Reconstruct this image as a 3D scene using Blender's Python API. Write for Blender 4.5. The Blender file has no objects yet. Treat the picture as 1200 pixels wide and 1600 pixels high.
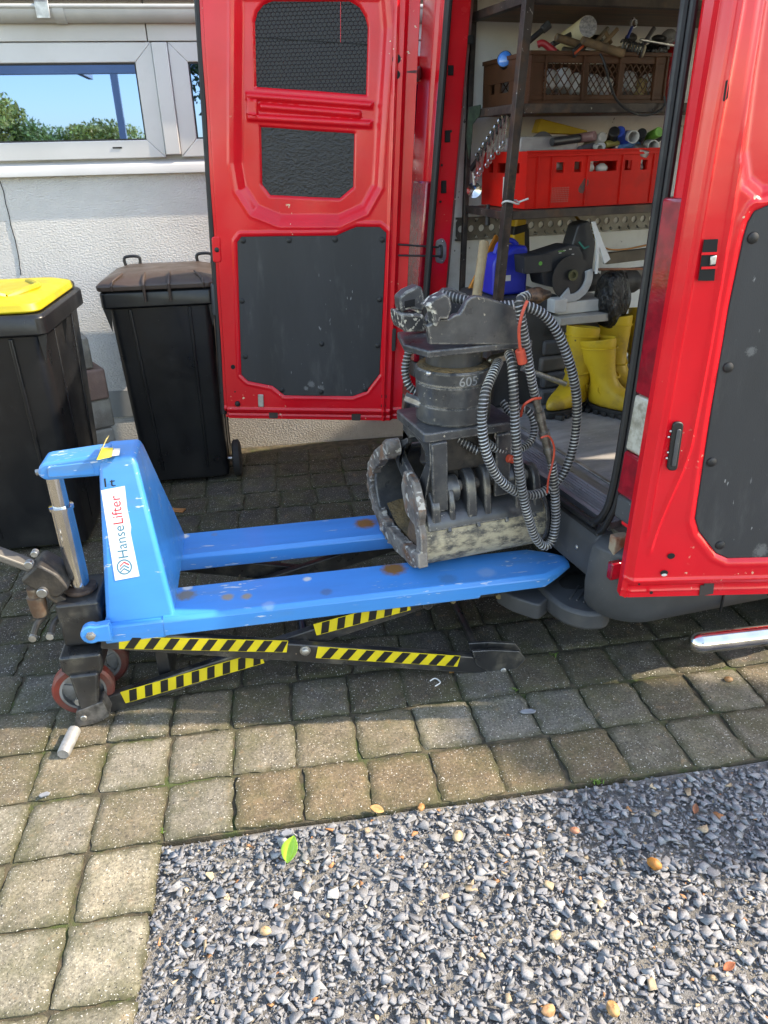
import bpy, bmesh, math, random
import numpy as np
from mathutils import Vector as Vec, Matrix

random.seed(7)
rng = np.random.default_rng(11)
rad = math.radians
SC = bpy.context.scene
COL = SC.collection

# ------------------------------------------------------------------ camera
FPX, PITCH, YAW, ROLL = 1150.0, rad(26.0), rad(8.2), rad(1.4)
EYE = Vec((0, 0, 1.59))
_fh = Vec((math.sin(YAW), math.cos(YAW), 0))
_rt = Vec((math.cos(YAW), -math.sin(YAW), 0))
CW = _fh * math.cos(PITCH) + Vec((0, 0, -math.sin(PITCH)))
_up = _rt.cross(CW)
CR = _rt * math.cos(ROLL) - _up * math.sin(ROLL)
CU = _up * math.cos(ROLL) + _rt * math.sin(ROLL)
cam = bpy.data.cameras.new('camera')
cam.sensor_fit = 'VERTICAL'
cam.sensor_height = 24.0
cam.lens = FPX / 1600 * 24.0
cam.clip_start, cam.clip_end = 0.05, 2000
camo = bpy.data.objects.new('camera', cam)
COL.objects.link(camo)
camo.matrix_world = Matrix(((CR.x, CU.x, -CW.x, EYE.x), (CR.y, CU.y, -CW.y, EYE.y), (CR.z, CU.z, -CW.z, EYE.z), (0, 0, 0, 1)))
SC.camera = camo

# ------------------------------------------------------------------ light
SUN_EL, SUN_AZ = rad(42), rad(-8)          # azimuth measured from +X towards +Y
sd = Vec((math.cos(SUN_EL) * math.cos(SUN_AZ), math.cos(SUN_EL) * math.sin(SUN_AZ), math.sin(SUN_EL)))
world = bpy.data.worlds.new('World')
SC.world = world
world.use_nodes = True
wn = world.node_tree
bg = wn.nodes['Background']
sky = wn.nodes.new('ShaderNodeTexSky')
sky.sky_type = 'NISHITA'
sky.sun_disc = False
sky.sun_elevation = SUN_EL
sky.sun_rotation = math.pi / 2 - SUN_AZ
sky.air_density, sky.dust_density, sky.ozone_density = 1.0, 0.6, 1.0
wn.links.new(sky.outputs[0], bg.inputs[0])
bg.inputs[1].default_value = 0.15
sl = bpy.data.lights.new('sun', 'SUN')
sl.energy, sl.angle, sl.color = 2.0, rad(0.55), (1.0, 0.94, 0.86)
so = bpy.data.objects.new('sun', sl)
COL.objects.link(so)
so.location = (6, -2, 8)
so.rotation_euler = sd.to_track_quat('Z', 'Y').to_euler()
SC.view_settings.view_transform = 'Standard'
SC.view_settings.look = 'None'
SC.view_settings.gamma = 1.0
SC.view_settings.use_curve_mapping = False
SC.view_settings.exposure = 2.3
SC.view_settings.use_white_balance = True
SC.view_settings.white_balance_temperature = 8100
SC.cycles.max_bounces = 8
SC.cycles.diffuse_bounces = 4
SC.cycles.glossy_bounces = 4
SC.cycles.transmission_bounces = 6
SC.cycles.transparent_max_bounces = 8
SC.cycles.use_denoising = True

# ------------------------------------------------------------------ point helpers (photo point on a known plane of the place)
def ray(u, v):
    return CW + CR * ((u - 600) / FPX) - CU * ((v - 800) / FPX)
def onp(u, v, o, n):
    r = ray(u, v)
    return EYE + r * ((Vec(o) - EYE).dot(n) / r.dot(n))
def G(u, v, h=0.0): return onp(u, v, (0, 0, h), Vec((0, 0, 1)))
def PY(u, v, y): return onp(u, v, (0, y, 0), Vec((0, 1, 0)))
def proj(p):
    d = Vec(p) - EYE
    z = d.dot(CW)
    return 600 + FPX * d.dot(CR) / z, 800 - FPX * d.dot(CU) / z, z

# ------------------------------------------------------------------ materials
MATS = {}
def mat(name, col, rough=0.6, metal=0.0, col2=None, vs=6.0, vlo=.35, vhi=.65, dirt=None, ds=3.0, dlo=.5, dhi=.7, da=1.0,
        chip=None, cs=40.0, ct=.68, bump=0.0, bs=80.0, bdist=.004, coat=0.0, spec=.5, rvar=0.0, stretch=None, alpha=1.0, emit=None, chipmask=None, wear=None):
    if name in MATS: return MATS[name]
    m = bpy.data.materials.new(name)
    m.use_nodes = True
    nt = m.node_tree
    N, L = nt.nodes, nt.links
    b = N['Principled BSDF']
    b.inputs['Roughness'].default_value = rough
    b.inputs['Metallic'].default_value = metal
    b.inputs['Specular IOR Level'].default_value = spec
    b.inputs['Coat Weight'].default_value = coat
    b.inputs['Coat Roughness'].default_value = .12
    tc = N.new('ShaderNodeTexCoord')
    src = tc.outputs['Object']
    if stretch:
        mp = N.new('ShaderNodeMapping')
        mp.inputs['Scale'].default_value = stretch
        L.new(src, mp.inputs[0]); src = mp.outputs[0]
    def noise(scale, det=5, rg=.6):
        n = N.new('ShaderNodeTexNoise')
        n.inputs['Scale'].default_value = scale
        n.inputs['Detail'].default_value = det
        n.inputs['Roughness'].default_value = rg
        L.new(src, n.inputs['Vector'])
        return n.outputs['Fac']
    def ramp(f, lo, hi):
        r = N.new('ShaderNodeMapRange')
        r.inputs[1].default_value, r.inputs[2].default_value = lo, hi
        r.interpolation_type = 'SMOOTHSTEP'
        L.new(f, r.inputs[0])
        return r.outputs[0]
    def mix(f, a, c, amt=1.0):
        x = N.new('ShaderNodeMix'); x.data_type = 'RGBA'
        if amt != 1.0:
            mm = N.new('ShaderNodeMath'); mm.operation = 'MULTIPLY'; mm.inputs[1].default_value = amt
            L.new(f, mm.inputs[0]); f = mm.outputs[0]
        L.new(f, x.inputs[0])
        for s, k in ((a, 6), (c, 7)):
            if isinstance(s, tuple): x.inputs[k].default_value = (*s, 1)
            else: L.new(s, x.inputs[k])
        return x.outputs[2]
    c = tuple(col)
    if col2 is None: col2 = tuple(min(1, x * 0.72) for x in col)
    c = mix(ramp(noise(vs), vlo, vhi), c, tuple(col2))
    ro = None
    if dirt is not None:
        f = ramp(noise(ds, 8, .65), dlo, dhi)
        c = mix(f, c, tuple(dirt), da)
    if chip is not None:
        f = ramp(noise(cs, 3, .5), ct, ct + .03)
        if chipmask:
            f2 = ramp(noise(chipmask[0], 2, .5), chipmask[1], chipmask[1] + .08)
            mm = N.new('ShaderNodeMath'); mm.operation = 'MULTIPLY'
            L.new(f, mm.inputs[0]); L.new(f2, mm.inputs[1]); f = mm.outputs[0]
        c = mix(f, c, tuple(chip))
    if wear is not None:
        # bare or dusty edges: where the rounded normal leaves the face normal
        bv = N.new('ShaderNodeBevel'); bv.samples = 4; bv.inputs['Radius'].default_value = wear[1]
        ge = N.new('ShaderNodeNewGeometry')
        dt = N.new('ShaderNodeVectorMath'); dt.operation = 'DOT_PRODUCT'
        L.new(bv.outputs[0], dt.inputs[0]); L.new(ge.outputs['Normal'], dt.inputs[1])
        e1 = N.new('ShaderNodeMapRange'); e1.inputs[1].default_value, e1.inputs[2].default_value, e1.inputs[3].default_value, e1.inputs[4].default_value = .985, .90, 0, wear[2]
        L.new(dt.outputs['Value'], e1.inputs[0])
        e2 = ramp(noise(wear[3], 5, .7), .40, .58)
        mm = N.new('ShaderNodeMath'); mm.operation = 'MULTIPLY'
        L.new(e1.outputs[0], mm.inputs[0]); L.new(e2, mm.inputs[1])
        c = mix(mm.outputs[0], c, tuple(wear[0]))
    L.new(c, b.inputs['Base Color'])
    if rvar:
        rr = N.new('ShaderNodeMapRange')
        rr.inputs[1].default_value, rr.inputs[2].default_value = .3, .7
        rr.inputs[3].default_value, rr.inputs[4].default_value = max(.03, rough - rvar), min(1, rough + rvar)
        L.new(noise(vs * 2.3, 6), rr.inputs[0])
        L.new(rr.outputs[0], b.inputs['Roughness'])
    if bump:
        bn = N.new('ShaderNodeBump')
        bn.inputs['Strength'].default_value = bump
        bn.inputs['Distance'].default_value = bdist
        L.new(noise(bs, 4), bn.inputs['Height'])
        L.new(bn.outputs[0], b.inputs['Normal'])
    if alpha < 1:
        b.inputs['Alpha'].default_value = alpha
    MATS[name] = m
    return m

# ------------------------------------------------------------------ mesh builder
class MB:
    def __init__(s):
        s.v, s.f = [], []
    def add(s, vs, fs):
        o = len(s.v)
        s.v.extend([tuple(p) for p in vs])
        s.f.extend([tuple(o + i for i in f) for f in fs])
        return s
    def box(s, x0, x1, y0, y1, z0, z1):
        return s.add([(x, y, z) for z in (z0, z1) for y in (y0, y1) for x in (x0, x1)],
                     [(0, 2, 3, 1), (4, 5, 7, 6), (0, 1, 5, 4), (2, 6, 7, 3), (0, 4, 6, 2), (1, 3, 7, 5)])
    def bar(s, p, q, w, h, up=(0, 0, 1)):
        """a box from p to q, w wide across and h high along up"""
        p, q = Vec(p), Vec(q)
        d = (q - p).normalized(); u = Vec(up)
        if abs(d.dot(u)) > .97: u = Vec((0, 1, 0)) if abs(d.y) < .9 else Vec((1, 0, 0))
        a = d.cross(u).normalized(); u = a.cross(d).normalized()
        vs = []
        for e in (p, q):
            for i, j in ((-1, -1), (1, -1), (1, 1), (-1, 1)):
                vs.append(e + a * (i * w / 2) + u * (j * h / 2))
        return s.add(vs, [(0, 3, 2, 1), (4, 5, 6, 7), (0, 1, 5, 4), (1, 2, 6, 5), (2, 3, 7, 6), (3, 0, 4, 7)])
    def prism(s, poly, ax, a, b, shift=(0, 0)):
        """poly of 2D points extruded along axis ax from a to b; plane order: x:(y,z) y:(x,z) z:(x,y)"""
        n = len(poly)
        def P(q, h):
            if ax == 'x': return (h, q[0], q[1])
            if ax == 'y': return (q[0], h, q[1])
            return (q[0], q[1], h)
        vs = [P(q, a) for q in poly] + [P((q[0] + shift[0], q[1] + shift[1]), b) for q in poly]
        fs = [tuple(range(n)), tuple(range(2 * n - 1, n - 1, -1))] + [(i, i + n, (i + 1) % n + n, (i + 1) % n) for i in range(n)]
        return s.add(vs, fs)
    def loft(s, rings, closed=True, caps=True):
        n = len(rings[0])
        vs = [p for r in rings for p in r]
        fs = []
        m = n if closed else n - 1
        for k in range(len(rings) - 1):
            for i in range(m):
                fs.append((k * n + i, k * n + (i + 1) % n, (k + 1) * n + (i + 1) % n, (k + 1) * n + i))
        if caps and closed:
            fs.append(tuple(range(n - 1, -1, -1)))
            fs.append(tuple((len(rings) - 1) * n + i for i in range(n)))
        return s.add(vs, fs)
    def tube(s, pts, r, n=10, caps=True, closed=False):
        pts = [Vec(p) for p in pts]
        m = len(pts)
        rs = r if isinstance(r, (list, tuple)) else [r] * m
        rings = []
        prev = None
        for i, p in enumerate(pts):
            if closed: d = pts[(i + 1) % m] - pts[i - 1]
            else: d = pts[min(i + 1, m - 1)] - pts[max(i - 1, 0)]
            d = d.normalized() if d.length > 1e-9 else Vec((0, 0, 1))
            if prev is None:
                u = Vec((0, 0, 1)) if abs(d.z) < .9 else Vec((1, 0, 0))
            else: u = prev
            a = (u - d * u.dot(d)).normalized(); prev = a
            b = d.cross(a)
            rings.append([p + (a * math.cos(2 * math.pi * k / n) + b * math.sin(2 * math.pi * k / n)) * rs[i] for k in range(n)])
        if closed:
            rings.append(rings[0])
            return s.loft(rings, True, False)
        return s.loft(rings, True, caps)
    def cyl(s, p, q, r, r2=None, n=20):
        return s.tube([p, q], [r, r if r2 is None else r2], n)
    def lathe(s, prof, c=(0, 0, 0), ax=(0, 0, 1), n=28):
        ax = Vec(ax).normalized(); c = Vec(c)
        u = Vec((1, 0, 0)) if abs(ax.x) < .9 else Vec((0, 1, 0))
        a = (u - ax * u.dot(ax)).normalized(); b = ax.cross(a)
        rings = [[c + ax * z + (a * math.cos(2 * math.pi * k / n) + b * math.sin(2 * math.pi * k / n)) * max(r, 1e-4) for k in range(n)] for r, z in prof]
        return s.loft(rings, True, prof[0] != prof[-1])
    def ball(s, c, r, sc=(1, 1, 1), n=12, m=8):
        c = Vec(c)
        rings = []
        for j in range(m + 1):
            t = -math.pi / 2 + math.pi * j / m
            rr = max(math.cos(t), .01) * r
            rings.append([c + Vec((rr * math.cos(2 * math.pi * k / n) * sc[0], rr * math.sin(2 * math.pi * k / n) * sc[1], r * math.sin(t) * sc[2])) for k in range(n)])
        return s.loft(rings)
    def mesh(s, name='m', smooth=35, recalc=True):
        me = bpy.data.meshes.new(name)
        me.from_pydata(s.v, [], s.f)
        if recalc:
            bm = bmesh.new(); bm.from_mesh(me)
            bmesh.ops.recalc_face_normals(bm, faces=bm.faces)
            bm.to_mesh(me); bm.free()
        if smooth:
            me.shade_smooth()
            me.set_sharp_from_angle(angle=rad(smooth))
        return me
    def build(s, name, m=None, parent=None, bevel=0, seg=2, smooth=35, loc=None, rot=None, label=None, cat=None, group=None, kind=None, subsurf=0):
        me = s.mesh(name, smooth)
        return obj(name, me, m, parent, bevel, seg, loc, rot, label, cat, group, kind, subsurf)

def obj(name, me, m=None, parent=None, bevel=0, seg=2, loc=None, rot=None, label=None, cat=None, group=None, kind=None, subsurf=0):
    o = bpy.data.objects.new(name, me)
    COL.objects.link(o)
    if m is not None and len(me.materials) == 0: me.materials.append(m)
    if parent is not None: o.parent = parent
    if loc is not None: o.location = loc
    if rot is not None: o.rotation_euler = rot
    if bevel:
        bv = o.modifiers.new('bevel', 'BEVEL')
        bv.width, bv.segments, bv.limit_method, bv.angle_limit = bevel, seg, 'ANGLE', rad(40)
        bv.harden_normals = False
    if subsurf:
        ss = o.modifiers.new('sub', 'SUBSURF'); ss.levels = ss.render_levels = subsurf
    tag(o, label, cat, group, kind)
    return o
def tag(o, label=None, cat=None, group=None, kind=None):
    if label: o['label'] = label
    if cat: o['category'] = cat
    if group: o['group'] = group
    if kind: o['kind'] = kind
    return o
def thing(name, label, cat, loc=(0, 0, 0), rz=0.0, group=None):
    o = bpy.data.objects.new(name, None)
    COL.objects.link(o)
    o.empty_display_size = .05
    o.location = loc
    o.rotation_euler = (0, 0, rz)
    return tag(o, label, cat, group)
def smoothpath(pts, k=8):
    """Catmull-Rom through the points"""
    pts = [Vec(p) for p in pts]
    out = []
    for i in range(len(pts) - 1):
        p0, p1, p2, p3 = pts[max(i - 1, 0)], pts[i], pts[i + 1], pts[min(i + 2, len(pts) - 1)]
        for j in range(k):
            t = j / k
            out.append(.5 * ((2 * p1) + (p2 - p0) * t + (2 * p0 - 5 * p1 + 4 * p2 - p3) * t * t + (3 * p1 - p0 - 3 * p2 + p3) * t ** 3))
    out.append(pts[-1])
    return out
def rrect(x0, x1, y0, y1, r, n=5):
    out = []
    for cx, cy, a in ((x1 - r, y1 - r, 0), (x0 + r, y1 - r, 90), (x0 + r, y0 + r, 180), (x1 - r, y0 + r, 270)):
        for k in range(n + 1):
            t = rad(a + 90 * k / n)
            out.append((cx + r * math.cos(t), cy + r * math.sin(t)))
    return out
def roundpoly(poly, r, n=4):
    """round each corner of a 2D polygon"""
    out = []
    m = len(poly)
    for i in range(m):
        p, c, q = Vec(poly[i - 1]), Vec(poly[i]), Vec(poly[(i + 1) % m])
        a, b = (p - c), (q - c)
        rr = min(r, a.length * .45, b.length * .45)
        s, e = c + a.normalized() * rr, c + b.normalized() * rr
        for k in range(n + 1):
            t = k / n
            out.append(tuple((1 - t) ** 2 * s + 2 * t * (1 - t) * c + t * t * e))
    return out
def text_mesh(txt, size, depth=.0006):
    cu = bpy.data.curves.new('txt', 'FONT')
    cu.body = txt; cu.size = size; cu.extrude = depth
    cu.resolution_u = 3
    o = bpy.data.objects.new('txt', cu)
    COL.objects.link(o)
    dg = bpy.context.evaluated_depsgraph_get()
    me = bpy.data.meshes.new_from_object(o.evaluated_get(dg))
    bpy.data.objects.remove(o)
    return me

# common materials
M_RED = mat('red_paint', (.70, .009, .019), .2, 0, (.60, .007, .016), vs=2.2, coat=.0, spec=.45, rvar=.08, chip=(.62, .5, .34), cs=58, ct=.66, chipmask=(5.5, .585), dirt=(.36, .05, .05), ds=5, dlo=.6, dhi=.8, da=.35, bump=.05, bs=9, bdist=.01)
M_RUBBER = mat('black_rubber', (.010, .010, .011), .55, rvar=.1, bump=.1, bs=200, bdist=.001)
M_PANEL = mat('black_door_panel', (.017, .018, .02), .6, 0, (.024, .025, .028), vs=2, chip=(.22, .22, .22), cs=42, ct=.70, chipmask=(4, .50), dirt=(.09, .09, .088), ds=5, dlo=.5, dhi=.8, da=.55, bump=.3, bs=260, bdist=.0012, stretch=(2.2, 2.2, .55))
M_STEEL = mat('bright_steel', (.62, .61, .59), .28, 1.0, (.42, .41, .4), vs=20, rvar=.1)
M_ZINC = mat('zinc_steel', (.5, .5, .49), .42, .9, (.33, .33, .32), vs=30, rvar=.12, bump=.1, bs=120)
M_BLACKHOLE = mat('dark_cavity', (.008, .008, .008), .9)
M_PLASTIC_GREY = mat('grey_bumper_plastic', (.038, .04, .043), .55, 0, (.055, .057, .06), vs=5, chip=(.22, .22, .21), cs=130, ct=.7, chipmask=(5, .5), dirt=(.16, .14, .11), ds=4, dlo=.5, dhi=.8, da=.55, bump=.25, bs=300, bdist=.001)
M_WHITE = mat('white_plastic', (.62, .62, .6), .45, 0, (.54, .54, .52), vs=4)

def add_spots(m, spots, nscale=60, soft=1.0):
    """stains of a given place, size, strength and colour laid over a material"""
    nt = m.node_tree; N, L = nt.nodes, nt.links
    b = N['Principled BSDF']
    cur = b.inputs['Base Color'].links[0].from_socket
    tc = N.new('ShaderNodeTexCoord')
    n = N.new('ShaderNodeTexNoise'); n.inputs['Scale'].default_value = nscale; n.inputs['Detail'].default_value = 8; n.inputs['Roughness'].default_value = .72
    L.new(tc.outputs['Object'], n.inputs['Vector'])
    for (x, y, z, r, amt, sc) in spots:
        d = N.new('ShaderNodeVectorMath'); d.operation = 'DISTANCE'; d.inputs[1].default_value = (x, y, z)
        L.new(tc.outputs['Object'], d.inputs[0])
        ad = N.new('ShaderNodeMath'); ad.operation = 'MULTIPLY_ADD'; ad.inputs[1].default_value = r * 1.1 * soft
        L.new(n.outputs['Fac'], ad.inputs[0]); L.new(d.outputs['Value'], ad.inputs[2])
        mr = N.new('ShaderNodeMapRange'); mr.inputs[1].default_value, mr.inputs[2].default_value, mr.inputs[3].default_value, mr.inputs[4].default_value = r * (1.2 + .55 * soft), r * (.6 + .55 * soft), 0, amt
        L.new(ad.outputs[0], mr.inputs[0])
        mx = N.new('ShaderNodeMix'); mx.data_type = 'RGBA'; mx.inputs[7].default_value = (*sc, 1)
        L.new(mr.outputs[0], mx.inputs[0]); L.new(cur, mx.inputs[6]); cur = mx.outputs[2]
    L.new(cur, b.inputs['Base Color'])
    return m

# ================================================================== GROUND
M_SOIL = mat('soil_ground', (.11, .09, .065), .95, 0, (.06, .05, .035), vs=3, dirt=(.05, .065, .02), ds=6, bump=.6, bs=60, bdist=.01)
MB().add([(-200, -200, -.075), (200, -200, -.075), (200, 200, -.075), (-200, 200, -.075)], [(0, 1, 2, 3)]).build('ground', M_SOIL, smooth=0, kind='structure')
M_JOINT = mat('paving_joint_sand', (.10, .08, .05), .95, 0, (.045, .04, .025), vs=25, dirt=(.055, .075, .02), ds=7, dlo=.5, dhi=.65, bump=.8, bs=220, bdist=.006)
FY = 1.415                      # front edge of the paving
PX, PYP = .1855, .1975          # paver pitch
pav = MB()
pav.box(-3.2, 5.2, FY + .006, 4.3, -.07, -.010)
pav.box(-3.2, -.412, -1.2, FY + .006, -.07, -.0105)
pavement = pav.build('pavement', M_JOINT, smooth=0, kind='structure')

def paver_material():
    m = bpy.data.materials.new('concrete_paver'); m.use_nodes = True
    nt = m.node_tree; N, L = nt.nodes, nt.links
    b = N['Principled BSDF']; b.inputs['Roughness'].default_value = .8; b.inputs['Specular IOR Level'].default_value = .35
    oi = N.new('ShaderNodeObjectInfo')
    geo = N.new('ShaderNodeNewGeometry')
    def noise(sc, det=5, rg=.6):
        n = N.new('ShaderNodeTexNoise'); n.inputs['Scale'].default_value = sc; n.inputs['Detail'].default_value = det; n.inputs['Roughness'].default_value = rg
        L.new(geo.outputs['Position'], n.inputs['Vector']); return n.outputs['Fac']
    def ramp(f, lo, hi, a=0, c=1):
        r = N.new('ShaderNodeMapRange'); r.inputs[1].default_value, r.inputs[2].default_value, r.inputs[3].default_value, r.inputs[4].default_value = lo, hi, a, c
        L.new(f, r.inputs[0]); return r.outputs[0]
    def mixc(f, a, c, bt='MIX'):
        x = N.new('ShaderNodeMix'); x.data_type = 'RGBA'; x.blend_type = bt
        if isinstance(f, float): x.inputs[0].default_value = f
        else: L.new(f, x.inputs[0])
        for s, k in ((a, 6), (c, 7)):
            if isinstance(s, tuple): x.inputs[k].default_value = (*s, 1)
            else: L.new(s, x.inputs[k])
        return x.outputs[2]
    c = oi.outputs['Color']
    g = N.new('ShaderNodeCombineColor')
    v = ramp(noise(115, 3, .8), .3, .7, .5, 1.5)
    for i in range(3): L.new(v, g.inputs[i])
    c = mixc(1.0, c, g.outputs[0], 'MULTIPLY')
    g2 = N.new('ShaderNodeCombineColor'); v2 = ramp(noise(13, 6), .3, .7, .72, 1.25)
    for i in range(3): L.new(v2, g2.inputs[i])
    c = mixc(1.0, c, g2.outputs[0], 'MULTIPLY')
    c = mixc(ramp(noise(7, 8, .7), .44, .72, 0, .7), c, (.075, .075, .028))     # moss film
    c = mixc(ramp(noise(23, 6, .7), .58, .75, 0, .6), c, (.3, .19, .1))     # rusty tone
    ea = N.new('ShaderNodeAttribute'); ea.attribute_name = 'edge'
    em = N.new('ShaderNodeMath'); em.operation = 'MULTIPLY_ADD'; em.inputs[1].default_value = .55
    L.new(noise(22, 6, .7), em.inputs[0]); L.new(ea.outputs['Fac'], em.inputs[2])
    c = mixc(ramp(em.outputs[0], 1.06, 1.32, 0, .85), c, (.05, .05, .022))                 # dirt and moss creeping in from the joints
    c = mixc(ramp(noise(36, 5, .75), .60, .72, 0, .55), c, (.05, .045, .035))              # stains
    c = mixc(ramp(noise(210, 2, .5), .655, .70), c, (.55, .52, .46))           # pale grains
    c = mixc(ramp(noise(190, 2, .5), .35, .31), c, (.035, .033, .03))        # dark pores
    L.new(c, b.inputs['Base Color'])
    bn = N.new('ShaderNodeBump'); bn.inputs['Strength'].default_value = .55; bn.inputs['Distance'].default_value = .003
    L.new(noise(240, 4, .75), bn.inputs['Height'])
    bn2 = N.new('ShaderNodeBump'); bn2.inputs['Strength'].default_value = .5; bn2.inputs['Distance'].default_value = .008
    L.new(noise(30, 4, .6), bn2.inputs['Height']); L.new(bn.outputs[0], bn2.inputs['Normal'])
    L.new(bn2.outputs[0], b.inputs['Normal'])
    rr = ramp(noise(6, 4), .35, .65, .62, .92); L.new(rr, b.inputs['Roughness'])
    return m
M_PAVER = paver_material()
def paver_mesh(seed, n=11):
    r = np.random.default_rng(seed)
    hx, hy = PX / 2 - .003, PYP / 2 - .0035
    ph = r.uniform(0, 6.28, 8); am = r.uniform(.001, .003, 4)
    vs, idx = [], {}
    for j in range(n):
        for i in range(n):
            a, b = -1 + 2 * i / (n - 1), -1 + 2 * j / (n - 1)
            a, b = math.copysign(abs(a) ** .75, a), math.copysign(abs(b) ** .75, b)     # denser at the edges
            # rounded outline and a wobbly rim
            cr = max(0, abs(a) + abs(b) - 1.72)
            wx = am[0] * math.sin(3.1 * b + ph[0]) + am[1] * math.sin(9 * b + ph[1]) + r.normal(0, .0011)
            wy = am[2] * math.sin(3.1 * a + ph[2]) + am[3] * math.sin(9 * a + ph[3]) + r.normal(0, .0011)
            x, y = a * hx * (1 - .10 * cr) + wx * abs(a) ** 4, b * hy * (1 - .10 * cr) + wy * abs(b) ** 4
            e = max(abs(a), abs(b))
            z = -.005 * max(0, (e - .90) / .10) ** 2 - .006 * cr + .0012 * math.sin(4 * a + ph[4]) * math.sin(4 * b + ph[5]) + .0009 * r.normal()
            idx[i, j] = len(vs); vs.append((x, y, z))
    fs = [(idx[i, j], idx[i + 1, j], idx[i + 1, j + 1], idx[i, j + 1]) for i in range(n - 1) for j in range(n - 1)]
    rim = [(i, 0) for i in range(n)] + [(n - 1, j) for j in range(1, n)] + [(i, n - 1) for i in range(n - 2, -1, -1)] + [(0, j) for j in range(n - 2, 0, -1)]
    base = len(vs)
    for (i, j) in rim:
        x, y, z = vs[idx[i, j]]; vs.append((x * .985, y * .985, -.055))
    m = len(rim)
    for k in range(m):
        fs.append((idx[rim[k]], base + k, base + (k + 1) % m, idx[rim[(k + 1) % m]]))
    mb = MB().add(vs, fs)
    me = mb.mesh('paver', 60)
    at_ = me.attributes.new('edge', 'FLOAT', 'POINT')
    at_.data.foreach_set('value', [max(abs(v.co.x) / hx, abs(v.co.y) / hy) for v in me.vertices])
    me.materials.append(M_PAVER)
    return me
PV = [paver_mesh(100 + k) for k in range(10)]
spots = []
for row in range(-13, 15):
    y = FY + .004 + PYP * (row + .5)
    off = random.uniform(-.03, .03) if row > 0 else 0.0
    for k in range(-16, 26):
        x = -.4 + PX * (k + .5) + off
        if row < 0 and k > -1: continue
        if y > 4.24: continue
        u, v, z = proj((x, y, 0)) if (Vec((x, y, 0)) - EYE).dot(CW) > .2 else (-999, -999, 1)
        vis = -70 < u < 1270 and v < 1690
        spots.append((0 if vis else 1, z, x, y, row, k))
spots.sort()
rest = []
npv = 0
for nvis, z, x, y, row, k in spots:
    rz, tx, ty = random.gauss(0, .012), random.gauss(0, .011), random.gauss(0, .011)
    dz = random.gauss(0, .0018)
    dry = 1.0 if (row < 0) else max(0.0, 1 - (row) / 2.1)  # weight of the paler front colour, falling off row by row
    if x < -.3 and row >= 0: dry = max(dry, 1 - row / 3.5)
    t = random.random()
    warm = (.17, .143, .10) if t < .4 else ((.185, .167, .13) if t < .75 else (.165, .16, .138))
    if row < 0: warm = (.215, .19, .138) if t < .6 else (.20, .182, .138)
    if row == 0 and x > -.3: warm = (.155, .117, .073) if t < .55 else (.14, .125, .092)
    back_tone = (.098, .080, .056) if t < .55 else (.104, .092, .076)  # darker colour of the rows farther back
    back_fade = min(1.0, max(0.0, (row - 1.5) / 3.5))                 # the rear colour darkens row by row towards the wall
    back_tone = tuple(c * (1 - .5 * back_fade) for c in back_tone)
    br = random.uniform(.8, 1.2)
    colr = [br * (warm[i] * dry + back_tone[i] * (1 - dry)) for i in range(3)]
    if nvis == 0 and npv < 300:
        o = bpy.data.objects.new('paver', random.choice(PV)); COL.objects.link(o)
        o.parent = pavement
        o.location = (x + random.gauss(0, .0025), y + random.gauss(0, .0025), dz)
        o.rotation_euler = (tx, ty, rz + random.choice((0, math.pi)))
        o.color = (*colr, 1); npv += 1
    else: rest.append((x, y, dz))
rb = MB()
for x, y, dz in rest:
    hx, hy = PX / 2 - .006, PYP / 2 - .006
    rb.add([(x - hx, y - hy, -.05), (x + hx, y - hy, -.05), (x + hx, y + hy, -.05), (x - hx, y + hy, -.05), (x - hx + .004, y - hy + .004, dz), (x + hx - .004, y - hy + .004, dz), (x + hx - .004, y + hy - .004, dz), (x - hx + .004, y + hy - .004, dz)],
           [(4, 5, 6, 7), (0, 1, 5, 4), (1, 2, 6, 5), (2, 3, 7, 6), (3, 0, 4, 7)])
ro = rb.build('far_pavers', M_PAVER, pavement, smooth=0, kind='stuff'); ro.color = (.15, .13, .1, 1)

# ---- slate chippings
def vcol_mat(name, rough=.7, bump=.25, bs=300, var=.25):
    m = bpy.data.materials.new(name); m.use_nodes = True
    nt = m.node_tree; N, L = nt.nodes, nt.links
    b = N['Principled BSDF']; b.inputs['Roughness'].default_value = rough; b.inputs['Specular IOR Level'].default_value = .4
    at = N.new('ShaderNodeAttribute'); at.attribute_name = 'col'
    geo = N.new('ShaderNodeNewGeometry')
    n = N.new('ShaderNodeTexNoise'); n.inputs['Scale'].default_value = bs; n.inputs['Detail'].default_value = 4
    L.new(geo.outputs['Position'], n.inputs['Vector'])
    r = N.new('ShaderNodeMapRange'); r.inputs[1].default_value, r.inputs[2].default_value, r.inputs[3].default_value, r.inputs[4].default_value = .3, .7, 1 - var, 1 + var
    L.new(n.outputs['Fac'], r.inputs[0])
    x = N.new('ShaderNodeVectorMath'); x.operation = 'SCALE'
    L.new(at.outputs['Color'], x.inputs[0]); L.new(r.outputs[0], x.inputs['Scale'])
    L.new(x.outputs[0], b.inputs['Base Color'])
    bn = N.new('ShaderNodeBump'); bn.inputs['Strength'].default_value = bump; bn.inputs['Distance'].default_value = .002
    L.new(n.outputs['Fac'], bn.inputs['Height']); L.new(bn.outputs[0], b.inputs['Normal'])
    return m
M_CHIP = vcol_mat('slate_chip')
M_GRIT = mat('gravel_grit', (.2, .195, .185), .95, 0, (.13, .13, .13), vs=60, dirt=(.22, .20, .16), ds=6, dlo=.45, dhi=.7, da=.8, chip=(.3, .3, .3), cs=420, ct=.6, bump=1.0, bs=330, bdist=.006)
gb = MB()
nx, ny = 90, 60
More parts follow.
